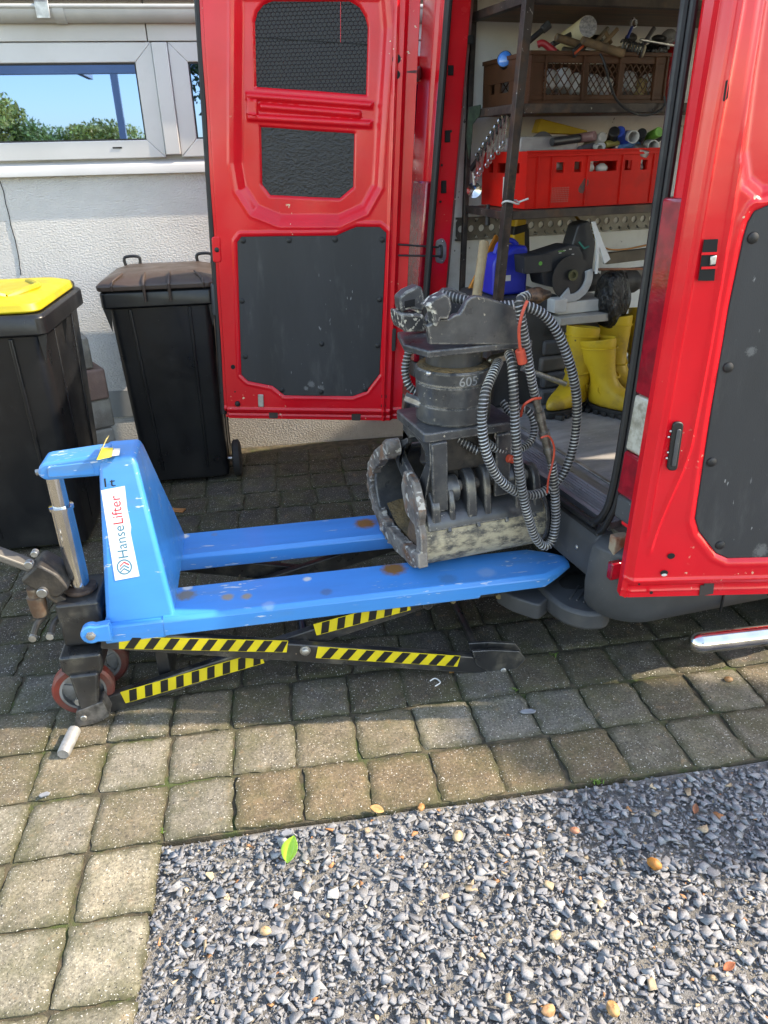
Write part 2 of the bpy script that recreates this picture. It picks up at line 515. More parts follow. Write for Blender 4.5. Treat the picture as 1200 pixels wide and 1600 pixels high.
for j in range(ny + 1):
    for i in range(nx + 1):
        x, y = -.412 + 3.4 * i / nx, FY + .003 - 2.6 * j / ny
        gb.v.append((x, y, -.022 + .004 * math.sin(5 * x + 1) * math.sin(6 * y) + .0025 * math.sin(17 * x) * math.cos(15 * y)))
for j in range(ny):
    for i in range(nx):
        a = j * (nx + 1) + i
        gb.f.append((a, a + nx + 1, a + nx + 2, a + 1))
gb.build('gravel_path', M_GRIT, smooth=60, kind='structure')
def chips(n, smin, smax, x0, x1, y0, y1, zb, zt, seed, pale=.0):
    r = np.random.default_rng(seed)
    K = 5
    size = smin * (smax / smin) ** (r.random(n) ** 1.7)
    el = r.uniform(.42, .95, n)
    th = size * r.uniform(.08, .19, n)
    ang = np.sort(r.uniform(0, 2 * np.pi, (n, K)) * .35 + np.arange(K) * 2 * np.pi / K, axis=1)
    rr = r.uniform(.7, 1.12, (n, K))
    px, py = np.cos(ang) * rr * size[:, None] * .5, np.sin(ang) * rr * size[:, None] * .5 * el[:, None]
    ins = r.uniform(.82, .97, (n, 1))
    bot = np.stack([px * .9, py * .9, np.broadcast_to(-th[:, None] / 2, px.shape)], -1)
    mid = np.stack([px, py, np.broadcast_to(th[:, None] * r.uniform(.1, .42, (n, 1)), px.shape)], -1)
    top = np.stack([px * ins + r.normal(0, .06, (n, 1)) * size[:, None], py * ins + r.normal(0, .06, (n, 1)) * size[:, None], th[:, None] / 2 + r.normal(0, .02, px.shape) * size[:, None]], -1)
    V = np.concatenate([bot, mid, top], 1)
    rz, tx, ty = r.uniform(0, 2 * np.pi, n), r.normal(0, .11, n), r.normal(0, .11, n)
    def rot(V, a, i, j):
        c, s = np.cos(a)[:, None], np.sin(a)[:, None]
        A, B = V[..., i].copy(), V[..., j].copy()
        V[..., i], V[..., j] = A * c - B * s, A * s + B * c
    rot(V, tx, 1, 2); rot(V, ty, 0, 2); rot(V, rz, 0, 1)
    cx, cy = r.uniform(x0, x1, n), r.uniform(y0, y1, n)
    cz = r.uniform(zb, zt, n)
    V += np.stack([cx, cy, cz], -1)[:, None, :]
    base = np.array([[i, (i + 1) % K, K + (i + 1) % K, K + i] for i in range(K)] + [[K + i, K + (i + 1) % K, 2 * K + (i + 1) % K, 2 * K + i] for i in range(K)])
    nv = 3 * K
    quads = (base[None] + (np.arange(n) * nv)[:, None, None]).reshape(-1, 4)
    caps = (np.arange(2 * K, 3 * K)[None] + (np.arange(n) * nv)[:, None])
    t = r.random(n)
    tone = r.uniform(.55, 1.25, n)
    col = np.outer(.8 + .35 * (tone - .55), (.205, .21, .222))
    w = t < .12; col[w] = np.outer(r.uniform(.8, 1.2, w.sum()), (.235, .24, .245))
    w = (t > .972); col[w] = np.outer(r.uniform(.6, 1.2, w.sum()), (.42, .33, .22))
    w = (t > .992); col[w] = np.outer(r.uniform(.6, 1.1, w.sum()), (.42, .2, .09))
    w = (t > .955) & (t < .972); col[w] = np.outer(r.uniform(.8, 1.1, w.sum()), (.34, .335, .32))
    return V.reshape(-1, 3), quads, caps, np.repeat(col, nv, 0)
sets = [chips(26000, .005, .012, -.41, 2.2, .35, FY - .001, -.020, -.011, 1), chips(15000, .012, .025, -.40, 2.2, .35, FY - .008, -.018, -.009, 2), chips(4200, .024, .043, -.385, 2.2, .35, FY - .018, -.014, -.006, 3)]
Vv, F4, F5, Cc, o_ = [], [], [], [], 0
for V_, q_, c_, k_ in sets:
    Vv.append(V_); F4.append(q_ + o_); F5.append(c_ + o_); Cc.append(k_); o_ += len(V_)
Vv = np.concatenate(Vv); F4 = np.concatenate(F4); F5 = np.concatenate(F5); Cc = np.concatenate(Cc)
def fast_mesh(name, V, quads, pents, cols):
    me = bpy.data.meshes.new(name)
    nq, np5, K = len(quads), len(pents), (pents.shape[1] if len(pents) else 0)
    me.vertices.add(len(V)); me.vertices.foreach_set('co', V.astype(np.float32).ravel())
    loops = np.concatenate([quads.ravel(), pents.ravel()]) if np5 else quads.ravel()
    me.loops.add(len(loops)); me.loops.foreach_set('vertex_index', loops.astype(np.int32))
    st = np.concatenate([np.arange(nq) * 4, nq * 4 + np.arange(np5) * K]) if np5 else np.arange(nq) * 4
    me.polygons.add(nq + np5); me.polygons.foreach_set('loop_start', st.astype(np.int32))
    ca = me.color_attributes.new('col', 'FLOAT_COLOR', 'POINT')
    ca.data.foreach_set('color', np.concatenate([cols, np.ones((len(cols), 1))], 1).astype(np.float32).ravel())
    me.update(calc_edges=True); me.validate()
    return me
gme = fast_mesh('gravel', Vv, F4, F5, Cc); gme.materials.append(M_CHIP)
obj('gravel', gme, kind='stuff', label='loose grey slate chippings covering the path beside the pavers', cat='gravel')

# ================================================================== HOUSE
WY = 4.30
def stucco_material():
    m = bpy.data.materials.new('white_stucco'); m.use_nodes = True
    nt = m.node_tree; N, L = nt.nodes, nt.links
    b = N['Principled BSDF']; b.inputs['Roughness'].default_value = .9; b.inputs['Specular IOR Level'].default_value = .2
    tc = N.new('ShaderNodeTexCoord')
    def noise(sc, det, rg, st=None):
        n = N.new('ShaderNodeTexNoise'); n.inputs['Scale'].default_value = sc; n.inputs['Detail'].default_value = det; n.inputs['Roughness'].default_value = rg
        if st:
            mp = N.new('ShaderNodeMapping'); mp.inputs['Scale'].default_value = st; L.new(tc.outputs['Object'], mp.inputs[0]); L.new(mp.outputs[0], n.inputs['Vector'])
        else: L.new(tc.outputs['Object'], n.inputs['Vector'])
        return n.outputs['Fac']
    mx = N.new('ShaderNodeMix'); mx.data_type = 'RGBA'
    mx.inputs[6].default_value, mx.inputs[7].default_value = (.56, .55, .535, 1), (.46, .455, .44, 1)
    r = N.new('ShaderNodeMapRange'); r.inputs[1].default_value, r.inputs[2].default_value = .4, .75
    L.new(noise(2.5, 8, .65), r.inputs[0]); L.new(r.outputs[0], mx.inputs[0])
    # splash-dirt that fades up from the ground
    sp = N.new('ShaderNodeSeparateXYZ'); L.new(tc.outputs['Object'], sp.inputs[0])
    h = N.new('ShaderNodeMapRange'); h.inputs[1].default_value, h.inputs[2].default_value, h.inputs[3].default_value, h.inputs[4].default_value = .0, .45, .75, 0
    L.new(sp.outputs[2], h.inputs[0])
    ml = N.new('ShaderNodeMath'); ml.operation = 'MULTIPLY'; L.new(h.outputs[0], ml.inputs[0]); L.new(noise(8, 6, .6), ml.inputs[1])
    m2 = N.new('ShaderNodeMix'); m2.data_type = 'RGBA'; m2.inputs[7].default_value = (.22, .19, .14, 1)
    L.new(ml.outputs[0], m2.inputs[0]); L.new(mx.outputs[2], m2.inputs[6]); L.new(m2.outputs[2], b.inputs['Base Color'])
    b1 = N.new('ShaderNodeBump'); b1.inputs['Strength'].default_value = .9; b1.inputs['Distance'].default_value = .010
    L.new(noise(85, 3, .55, (1, 1, 1.5)), b1.inputs['Height']); L.new(b1.outputs[0], b.inputs['Normal'])
    return m
M_STUCCO = stucco_material()
M_UPVC = mat('white_window_frame', (.50, .50, .50), .35, 0, (.45, .45, .447), vs=1.5, dirt=(.36, .35, .33), ds=7, dlo=.55, dhi=.8, da=.4)
M_SILL = mat('white_metal_sill', (.50, .50, .50), .3, 0, (.44, .44, .44), vs=2)
M_FASCIA = mat('pale_fascia_board', (.46, .45, .43), .6, 0, (.40, .39, .37), vs=2)
M_GUTTER = mat('pale_gutter', (.46, .46, .445), .4, 0, (.38, .38, .37), vs=3, dirt=(.35, .34, .32), ds=4, dlo=.5, dhi=.8, da=.5)
def pane_material():
    m = bpy.data.materials.new('window_glass'); m.use_nodes = True
    nt = m.node_tree; N, L = nt.nodes, nt.links
    b = N['Principled BSDF']
    b.inputs['Base Color'].default_value = (.115, .20, .40, 1); b.inputs['Metallic'].default_value = 1.0; b.inputs['Roughness'].default_value = .012
    return m
M_PANE = pane_material()
house = thing('house', 'low white stucco house with a band of white framed windows and a gutter', 'house', (0, WY, 0))
HX0, HX1 = -5.0, 9.0
zs = PY(160, 272, WY).z           # underside of sill
# stucco skin as a finely rippled sheet with thickness
w = MB()
w.box(HX0, HX1, 0, .24, -.05, zs + .02)
w.build('wall', M_STUCCO, house, smooth=0)
MB().box(HX0, HX1, -.006, .0, .24, .395).build('damp_course', mat('grey_render_band', (.27, .277, .277), .9, 0, (.22, .227, .227), vs=3), house, smooth=0)
MB().box(HX0, HX1, .012, .24, zs + .02, 2.6).build('upper_wall', mat('house_core', (.5, .5, .48), .8), house, smooth=0)
# hairline crack, a thin dark wedge proud of the render
ck = MB()
cpts = [PY(u, v, WY) for u, v in ((0, 283), (6, 300), (9, 318), (14, 335), (17, 352), (24, 375), (29, 400), (33, 430))]
for a, b2 in zip(cpts, cpts[1:]):
    ck.bar((a.x, -.0015, a.z), (b2.x, -.0015, b2.z), .004, .003, up=(1, 0, 0))
ck.build('crack', M_BLACKHOLE, house, smooth=0)
# windows
zf0, zf1 = PY(130, 249, WY - .02).z, PY(130, 66, WY - .02).z
zg0, zg1 = PY(120, 221, WY).z, PY(120, 99, WY).z
xr = PY(221, 158, WY).x                       # right edge of the left pane
xm0, xm1 = PY(248, 158, WY - .02).x, PY(273, 158, WY - .02).x
xl2 = PY(301, 158, WY).x
fb = xm0 - xr                                  # frame width
def window(x0, x1):
    """outer frame from x0 to x1"""
    o = MB()
    y0, y1 = -.022, .03
    o.prism([(x0, zf0), (x0 + fb, zg0), (x0 + fb, zg1), (x0, zf1)], 'y', y0, y1)
    o.prism([(x1, zf0), (x1, zf1), (x1 - fb, zg1), (x1 - fb, zg0)], 'y', y0, y1)
    o.prism([(x0, zf0), (x1, zf0), (x1 - fb, zg0), (x0 + fb, zg0)], 'y', y0, y1)
    o.prism([(x0, zf1), (x0 + fb, zg1), (x1 - fb, zg1), (x1, zf1)], 'y', y0, y1)
    f = o.build('window', M_UPVC, house, bevel=.004, smooth=30)
    MB().box(x0 + fb - .01, x1 - fb + .01, -.004, .004, zg0 - .01, zg1 + .01).build('pane', M_PANE, f, smooth=0)
    g = MB()
    t = .007
    a, c_, d, e = x0 + fb, x1 - fb, zg0, zg1
    g.box(a, c_, -.014, -.0045, d, d + t).box(a, c_, -.014, -.0045, e - t, e).box(a, a + t, -.014, -.0045, d + t, e - t).box(c_ - t, c_, -.014, -.0045, d + t, e - t)
    g.build('gasket', M_RUBBER, f, smooth=0)
    MB().box(x1 - fb - .17, x1 - fb - .125, -.0245, -.0225, zf0 + .045, zf0 + .052).build('drain_slot', M_BLACKHOLE, f, smooth=0)
    return f
window(xm0 - 1.35, xm0)
window(xm1, xm1 + 1.35)
gap = xm1 - xm0
window(xm1 + 1.35 + gap, xm1 + 2.7 + gap)
for x0 in (xm0, xm1 + 1.35):
    MB().box(x0 + .002, x0 + gap - .002, -.034, .02, zf0 + .012, zf1 - .002).build('mullion', M_UPVC, house, bevel=.004)
sill = MB()
sill.prism([(.02, zs), (-.032, zs - .004), (-.032, zs + .034), (-.028, zs + .04), (.02, zf0 - .004)], 'x', HX0, HX1)
sill.build('window_sill', M_SILL, house, bevel=.002)
# head board, soffit joint, gutter, roof
zh = PY(150, 40, WY - .03).z
MB().box(HX0, .125 + xm0 - .14, -.03, .012, zf1 + .003, zh + .16).build('fascia_board', M_FASCIA, house, bevel=.002)
MB().box(xm0 - .010, HX1, -.03, .012, zf1 + .003, zh + .16).build('fascia_board', M_FASCIA, house, bevel=.002)
gy, gz, gr = -.045, PY(150, 14, WY - .05).z, .055
prof = [(gy + gr * math.cos(rad(a)), gz + gr * math.sin(rad(a))) for a in range(180, 361, 12)]
prof += [(gy + (gr - .004) * math.cos(rad(a)), gz + (gr - .004) * math.sin(rad(a))) for a in range(360, 179, -12)]
gut = MB().prism(prof, 'x', HX0, HX1)
gut.tube([(HX0, gy - gr, gz + .004), (HX1, gy - gr, gz + .004)], .009, 10)
gut.build('gutter', M_GUTTER, house)
jx = PY(92, 25, WY - .1).x
pj = [(gy + (gr + .004) * math.cos(rad(a)), gz + (gr + .004) * math.sin(rad(a))) for a in range(180, 361, 12)] + [(gy + (gr + .0005) * math.cos(rad(a)), gz + (gr + .0005) * math.sin(rad(a))) for a in range(360, 179, -12)]
MB().prism(pj, 'x', jx - .025, jx + .025).build('gutter_joint', M_GUTTER, house)
bx_ = PY(64, 20, WY - .15).x
br_ = MB().box(bx_ - .03, bx_ + .03, gy - gr - .014, gy - gr - .010, gz - .045, gz + .02)
br_.box(bx_ - .03, bx_ + .03, gy - gr - .014, gy - gr + .02, gz + .02, gz + .024)
br_.build('gutter_bracket', M_ZINC, house, bevel=.002)
rf = MB().prism([(-.085, gz + .035), (3.2, gz + .75), (3.2, gz + .87), (-.085, gz + .055)], 'x', HX0, HX1)
rf.build('roof', mat('roof_sheet', (.55, .56, .58), .4, .2), house, smooth=0)

# ================================================================== TREES (one shades the gravel, the others stand across the garden and show in the panes)
M_BARK = mat('bark', (.12, .09, .065), .9, 0, (.06, .045, .035), vs=14, bump=.8, bs=40, bdist=.02)
M_LEAF = vcol_mat('leaf', .5, 0, 30, .2)
def tree(loc, h, crown, nleaf, leaf, tone, label, seed, lobes=9, group=None):
    r = np.random.default_rng(seed)
    t = thing('tree', label, 'tree', loc, 0, group)
    trunk = MB()
    top = Vec((crown[0], crown[1], crown[2]))
    trunk.tube(smoothpath([(0, 0, -.1), (.06 * crown[0], .05, h * .15), (crown[0] * .45, crown[1] * .5, crown[2] * .6), tuple(top)], 5), [.16 * h / 6 * (1 - .8 * k / 15) for k in range(16)], 10)
    C = []
    rx, ry, rz = crown[3], crown[4], crown[5]
    for k in range(lobes):
        d = r.normal(size=3); d /= np.linalg.norm(d); q = r.uniform(.35, .8)
        c = Vec((top.x + d[0] * rx * q, top.y + d[1] * ry * q, top.z + d[2] * rz * q)); C.append(c)
        st = Vec((crown[0] * .5, crown[1] * .5, crown[2] * .62))
        trunk.tube(smoothpath([st, (st + c) * .5 + Vec((0, 0, .12 * rz)), c], 3), [.05 * h / 6 * (1 - .7 * j / 6) for j in range(7)], 6)
    trunk.build('trunk', M_BARK, t)
    li = r.integers(0, lobes, nleaf)
    cc = np.array([[c.x, c.y, c.z] for c in C])[li]
    d = r.normal(size=(nleaf, 3)); d /= np.linalg.norm(d, axis=1)[:, None]
    q = (r.random(nleaf) ** .45)[:, None]
    P = cc + d * q * np.array([rx, ry, rz]) * .5
    a = r.normal(size=(nleaf, 3)); a /= np.linalg.norm(a, axis=1)[:, None]
    b = np.cross(a, r.normal(size=(nleaf, 3))); b /= np.linalg.norm(b, axis=1)[:, None]
    s = (leaf * r.uniform(.6, 1.3, nleaf))[:, None]
    V = np.stack([P - a * s, P + b * s * .5, P + a * s, P - b * s * .5], 1).reshape(-1, 3)
    F = np.arange(nleaf * 4).reshape(-1, 4)
    lobe_t = r.uniform(.7, 1.25, lobes)[li]
    col = np.repeat((r.uniform(.6, 1.35, nleaf) * lobe_t)[:, None] * np.array(tone)[None] * (1 + r.normal(0, .08, (nleaf, 3))), 4, 0)
    me = fast_mesh('crown', V, F, np.zeros((0, 5), int), np.clip(col, 0, 1)); me.materials.append(M_LEAF)
    obj('crown', me, parent=t)
    return t
tree((8.45, .50, 0), 7.0, (-.7, .0, 6.0, .62, .36, .5), 3000, .06, (.07, .12, .025), 'broad tree off to the right whose crown dapples the gravel', 5, 9)
for k, (x, y, h, rx) in enumerate(((-20.5, -36, 4.8, 3.0), (-16.5, -38, 5.0, 2.7), (-13.4, -37, 4.6, 2.4), (-11.2, -39, 3.9, 2.2), (-8.9, -40, 3.9, 2.2), (-24.5, -36, 4.4, 3.0), (-6.4, -41, 2.9, 1.8))):
    tree((x, y, 0), h, (0, 0, h - 1.35, rx, rx * .8, 1.3), 4200, .12, ((.62, .58, .14) if k % 2 == 0 else (.42, .48, .14)), '%s green garden tree, %s from the left in the mirrored tree line' % ('yellowish' if k % 2 == 0 else 'mid', {5: 'first', 0: 'second', 1: 'third', 2: 'fourth', 3: 'fifth', 4: 'sixth', 6: 'seventh'}[k]), 40 + k, 10, 'garden trees mirrored in the window')
# slender tree whose leaves show in the second pane
tree((-.35, -3.2, 0), 4.0, (.0, .0, 2.9, .6, .5, 1.0), 1500, .05, (.06, .1, .02), 'slender young tree whose leaves are mirrored in the second pane', 77, 7)
# white frame of a garden canopy, mirrored in the panes
pg = thing('garden_canopy', 'white canopy frame of posts and beams mirrored in the window', 'canopy', (-2.6, -4.4, 0))
MB().box(-3.0, 3.2, -.05, .05, 2.72, 2.88).build('beam', M_UPVC, pg, bevel=.005)
for px_ in (-2.5, .62):
    MB().box(px_ - .05, px_ + .05, -.045, .045, -.08, 2.72).build('post', M_UPVC, pg, bevel=.005)
for px_ in (-1.5, 0, 1.5, 3.0):
    MB().box(px_ - .04, px_ + .04, -1.6, -.05, 2.78, 2.875).build('rafter', M_UPVC, pg, bevel=.005)

# ================================================================== VAN
VO, VYAW = Vec((.96, 1.847, 0)), rad(10.4)
vx_, vy_ = Vec((math.cos(VYAW), math.sin(VYAW), 0)), Vec((-math.sin(VYAW), math.cos(VYAW), 0))
LEAN = .059
def w2v(p):
    d = Vec(p) - VO
    return Vec((d.dot(vx_), d.dot(vy_), d.z))
def v2w(p): return VO + vx_ * p[0] + vy_ * p[1] + Vec((0, 0, p[2]))
def vl(u, v, y): return w2v(onp(u, v, VO + vy_ * y, vy_))          # a point on the lengthwise plane at local y
def vz(u, v, z): return w2v(G(u, v, z))
def vr(u, v, x0=0.0):                                               # a point on the raked rear plane
    n = (vx_ - Vec((0, 0, LEAN))).normalized()
    return w2v(onp(u, v, VO + vx_ * x0 + Vec((0, 0, .55)), n))
def lx(z): return LEAN * (z - .55)
def ty(z, y): return y + .057 * max(0, z - 1.0) * (1 if y < .75 else -1)     # the sides lean in towards the roof
van = thing('van', 'red panel van with both rear doors open and tools on shelves inside', 'van', tuple(VO), VYAW)
FZ, TOPZ = .57, 2.36
M_VWHITE = mat('van_white_lining', (.80, .80, .77), .55, 0, (.72, .72, .69), vs=2.5, chip=(.12, .11, .1), cs=38, ct=.69, chipmask=(3, .5), dirt=(.34, .32, .28), ds=3, dlo=.5, dhi=.8, da=.6)
M_FLOOR = mat('van_floor', (.34, .33, .325), .5, .1, (.22, .215, .21), vs=3, vlo=.35, vhi=.6, dirt=(.32, .3, .28), ds=5, dlo=.5, dhi=.68, da=.7, chip=(.4, .39, .37), cs=55, ct=.66, bump=.2, bs=60, bdist=.003, stretch=(1, 3.5, 1), rvar=.15)
M_SILLP = mat('worn_sill_plate', (.24, .24, .25), .38, .55, (.15, .15, .155), vs=8, dirt=(.36, .34, .29), ds=7, dlo=.5, dhi=.7, da=.6, stretch=(3, .6, 1), rvar=.15)
MB().box(.13, 3.35, -.085, 1.66, FZ - .06, FZ).build('cargo_floor', M_FLOOR, van, smooth=0)
sp = MB()
prof = [(.135, FZ - .05), (.135, FZ + .004), (.10, FZ + .004)]
for k in range(7):
    x = .098 - k * .011
    prof += [(x, FZ + .003 - k * .0018), (x - .003, FZ - .001 - k * .0018), (x - .007, FZ - .001 - k * .0018), (x - .009, FZ + .002 - k * .0018)]
prof += [(.012, FZ - .014), (.012, FZ - .05)]
sp.prism([(a, b) for a, b in prof], 'y', .03, 1.47)
sp.build('sill_plate', M_SILLP, van, smooth=20)
MB().box(.16, .175, .05, 1.45, FZ + .0005, FZ + .007).build('sill_strip', mat('worn_strip', (.42, .41, .38), .4, .6, (.2, .19, .17), vs=14), van, bevel=.002)
MB().prism([(1.66, FZ - .05), (1.70, FZ - .05), (1.70, 1.0), (1.63, 2.27), (1.59, 2.27), (1.66, 1.0)], 'x', .125, 3.35).build('side_lining', M_VWHITE, van, smooth=0)
for xa_, xb_ in ((.125, 1.75), (3.0, 3.35)):  # lining gap matches the added side opening that lets daylight in
    MB().prism([(-.105, FZ - .05), (-.085, FZ - .05), (-.085, 1.0), (-.015, 2.27), (-.035, 2.27), (-.105, 1.0)], 'x', xa_, xb_).build('side_lining', M_VWHITE, van, smooth=0)
MB().box(3.35, 3.39, -.105, 1.70, FZ - .05, 2.27).build('bulkhead', M_VWHITE, van, smooth=0)
MB().box(.16, 3.39, -.105, 1.70, 2.27, 2.30).build('roof_lining', M_VWHITE, van, smooth=0)
# outer shell: two sides and roof as swept profile, nose
def side(y0, y1):
    pr = [(.16, .42), (.16 + lx(2.1), 2.1), (.34, TOPZ - .04), (3.7, TOPZ - .02), (4.45, 1.45), (5.2, 1.15), (5.35, .8), (5.35, .42)]
    rings = [[(x, ty(z, a), z) for x, z in pr] for a in (y0, y1)]
    MB().loft(rings).build('side_panel', M_RED, van, bevel=.006)
side(1.74, 1.80)
# near side with an unseen opening, added to let daylight reach the shelves
for xa_, xb_ in ((.16, 1.75), (3.0, 4.0)):
    zz_ = [.42, 1.0, 1.5, 2.0, TOPZ - .04]
    MB().loft([[(xa_ + (lx(z) if xa_ < 1 else 0), ty(z, -.135), z), (xb_, ty(z, -.135), z), (xb_, ty(z, -.118), z), (xa_ + (lx(z) if xa_ < 1 else 0), ty(z, -.118), z)] for z in zz_]).build('side_panel', M_RED, van, bevel=.004)
MB().prism([(4.003, .42), (4.003, 1.95), (4.45, 1.45), (5.2, 1.15), (5.35, .8), (5.35, .42)], 'y', -.135, -.118).build('side_panel', M_RED, van)
MB().box(1.752, 2.998, -.135, -.118, .42, .56).build('added_opening_sill', M_RED, van)  # strip below the added opening
MB().prism([(.22, TOPZ - .04), (.40, TOPZ), (3.65, TOPZ), (3.7, TOPZ - .03)], 'y', -.05, 1.715).build('roof', M_RED, van, bevel=.01)
MB().prism([(3.72, TOPZ - .05), (4.45, 1.47), (4.40, 1.45), (3.66, TOPZ - .05)], 'y', -.117, 1.73).build('windscreen', mat('dark_glass', (.02, .025, .03), .05, 0, spec=.8), van)
MB().prism([(4.45, 1.44), (5.2, 1.14), (5.34, .8), (5.34, .45), (5.28, .45), (5.28, .78), (5.16, 1.1), (4.42, 1.40)], 'y', -.117, 1.73).build('bonnet', M_RED, van)
M_TYRE = mat('tyre', (.018, .018, .019), .75, bump=.4, bs=70)
for x in (1.05, 4.55):
    for y, sgn in ((-.125, 1), (1.79, -1)):
        wmb = MB().lathe([(.17, 0), (.26, .005), (.282, .03), (.282, .18), (.26, .205), (.17, .21)], (x, y, .28), (0, sgn, 0), 36)
        wo = wmb.build('wheel', M_TYRE, van)
        MB().lathe([(.02, .02), (.11, .03), (.168, .012), (.168, .03), (.02, .05)], (x, y, .28), (0, sgn, 0), 24).build('rim', M_ZINC, wo)
MB().box(.25, 5.1, -.05, 1.55, .28, .42).build('underbody', mat('underbody', (.02, .02, .02), .9), van, smooth=0)
# rear frame: one pillar per side, raked
def pillar(flip):
    pl = [(.22, 1.80), (.03, 1.80), (-.015, 1.785), (-.03, 1.75), (-.03, 1.62), (-.012, 1.60), (-.012, 1.545), (0, 1.53), (.085, 1.53), (.085, 1.555), (.105, 1.565), (.105, 1.66), (.22, 1.70)]
    f = (lambda y: 1.5 - y if y < 1.54 else -.04 - (y - 1.54) * .36) if flip else (lambda y: y)
    zz = [.61 if flip else .50, .9, 1.3, 1.7, 2.1, 2.26]
    rings = [[(x + lx(z), ty(z, f(y)), z) for x, y in pl] for z in zz]
    return MB().loft(rings).build('rear_pillar', M_RED, van, bevel=.004)
pf = pillar(False)
pillar(True)
hd = MB().prism([(lx(2.16), 2.16), (lx(2.16) + .14, 2.16), (lx(2.3) + .14, 2.30), (lx(2.3) + .06, 2.345), (lx(2.2) - .02, 2.25)], 'y', -.04, 1.66)
hd.build('rear_header', M_RED, van, bevel=.006)
# dark body edge beyond the flange, with slots
ed = MB()
for z0, z1 in ((.56, 1.0), (1.003, 1.4), (1.405, 1.75), (1.755, 2.2)):
    ed.loft([[(.088 + lx(z), ty(z, 1.556), z), (.105 + lx(z), ty(z, 1.556), z), (.118 + lx(z), ty(z, 1.64), z), (.100 + lx(z), ty(z, 1.64), z)] for z in (z0, z1)])
ed.build('flange_edge', mat('dull_rose_primer', (.26, .12, .12), .7, 0, (.16, .09, .09), vs=20), van)
for u, v, h in ((693, 292, .05), (735, 62, .03), (704, 110, .035), (699, 213, .045)):
    p = vl(u, v, 1.53); p = vl(u, v, ty(p.z, 1.53)); yy = ty(p.z, 1.53)
    MB().box(p.x - .012, p.x + .012, yy - .006, yy + .004, p.z - h / 2, p.z + h / 2).build('latch_slot', M_BLACKHOLE, van, bevel=.003)
for u, v in ((690, 258), (688, 315), (704, 205), (684, 160)):
    p = vl(u, v, 1.53); p = vl(u, v, ty(p.z, 1.53)); yy = ty(p.z, 1.53)
    MB().cyl((p.x, yy + .002, p.z), (p.x, yy - .004, p.z), .005, n=12).build('screw_hole', M_BLACKHOLE, van)
# latch plate with striker
YP = ty(1.15, 1.53) - 1.53
p = vl(687, 392, 1.53 + YP)
lp = MB().prism(roundpoly([(p.x - .022, p.z - .045), (p.x + .012, p.z - .055), (p.x + .028, p.z - .03), (p.x + .028, p.z + .03), (p.x + .012, p.z + .055), (p.x - .022, p.z + .045)], .012), 'y', 1.520 + YP, 1.528 + YP)
lpo = lp.build('striker_plate', M_ZINC, van, bevel=.001)
for dz in (-.04, .04):
    MB().ball((p.x + .008, 1.518 + YP, p.z + dz), .006, n=10, m=6).build('screw', M_STEEL, lpo)
MB().tube(smoothpath([(p.x - .005, 1.522 + YP, p.z - .022), (p.x - .005, 1.497 + YP, p.z - .02), (p.x - .005, 1.497 + YP, p.z + .02), (p.x - .005, 1.522 + YP, p.z + .022)], 4), .006, 8).build('striker', M_RUBBER, lpo)
# seal round the opening: two lips
def sealpath(dy, dx):
    y0, y1, zb = 0.0 - dy, 1.5 + dy, .548 - dy
    pts = [(lx(2.2) + dx, y0 + .0, 2.2), (lx(1.5) + dx, y0, 1.5), (lx(.9) + dx, y0, .9), (lx(.70) + dx, y0 + .002, .68), (dx + .002, y0 + .02, .60), (dx, y0 + .06, zb + .012), (dx, y0 + .13, zb), (dx, .75, zb), (dx, y1 - .13, zb), (dx, y1 - .06, zb + .012), (dx + .002, y1 - .02, .60), (lx(.70) + dx, y1 - .002, .68), (lx(.9) + dx, y1, .9), (lx(1.5) + dx, y1, 1.5), (lx(2.2) + dx, y1, 2.2)]
    return smoothpath([(a, ty(c, b), c) for a, b, c in pts], 6)
sm = MB().tube(sealpath(.0, -.022), .013, 10).tube(sealpath(.026, -.02), .010, 10)
sm.build('door_seal', M_RUBBER, van)
# tail lights
M_LENS = mat('red_lens', (.32, .006, .018), .12, 0, (.2, .004, .012), vs=26, coat=.6, bump=.35, bs=45, bdist=.006)
M_CLEAR = mat('clear_lens', (.6, .58, .5), .15, .2, (.3, .28, .22), vs=30, coat=.5, bump=.4, bs=60)
def light_block(name, y0, y1, z0, z1, m, xo=-.045, par=van):
    return MB().loft([[(xo + lx(z), ty(z, y0), z), (xo + lx(z), ty(z, y1), z), (.0 + lx(z), ty(z, y1), z), (.0 + lx(z), ty(z, y0), z)] for z in (z0, (z0 + z1) / 2, z1)]).build(name, m, par, bevel=.008)
zt, zc1, zc0, zb_ = vr(1045, 308, -.03).z, vr(1005, 618, -.03).z, vr(1000, 712, -.03).z, vr(975, 772, -.03).z
for ys in ((-.135, -.042), (1.545, 1.70)):
    tl = light_block('tail_light', ys[0], ys[1], zc1 + .002, zt, M_LENS)
    light_block('reversing_lens', ys[0] + .002, ys[1], zc0 + .002, zc1, M_CLEAR, -.043, tl)
    light_block('lower_lens', ys[0], ys[1], zb_, zc0, M_LENS, -.045, tl)
    light_block('corner_trim', ys[0] + .003, ys[1], zb_ - .075, zb_ - .003, M_PLASTIC_GREY, -.04)
# bumper
BPR = [(.06, .535), (-.02, .53), (-.035, .515), (-.042, .48), (-.045, .42), (-.04, .375), (.0, .365), (.06, .365)]
bm_ = MB()
rings = []
for y in (1.60, .02):
    rings.append([(x, y, z) for x, z in BPR])
bm_.loft(rings)
bm_.build('bumper', M_PLASTIC_GREY, van, bevel=.006)
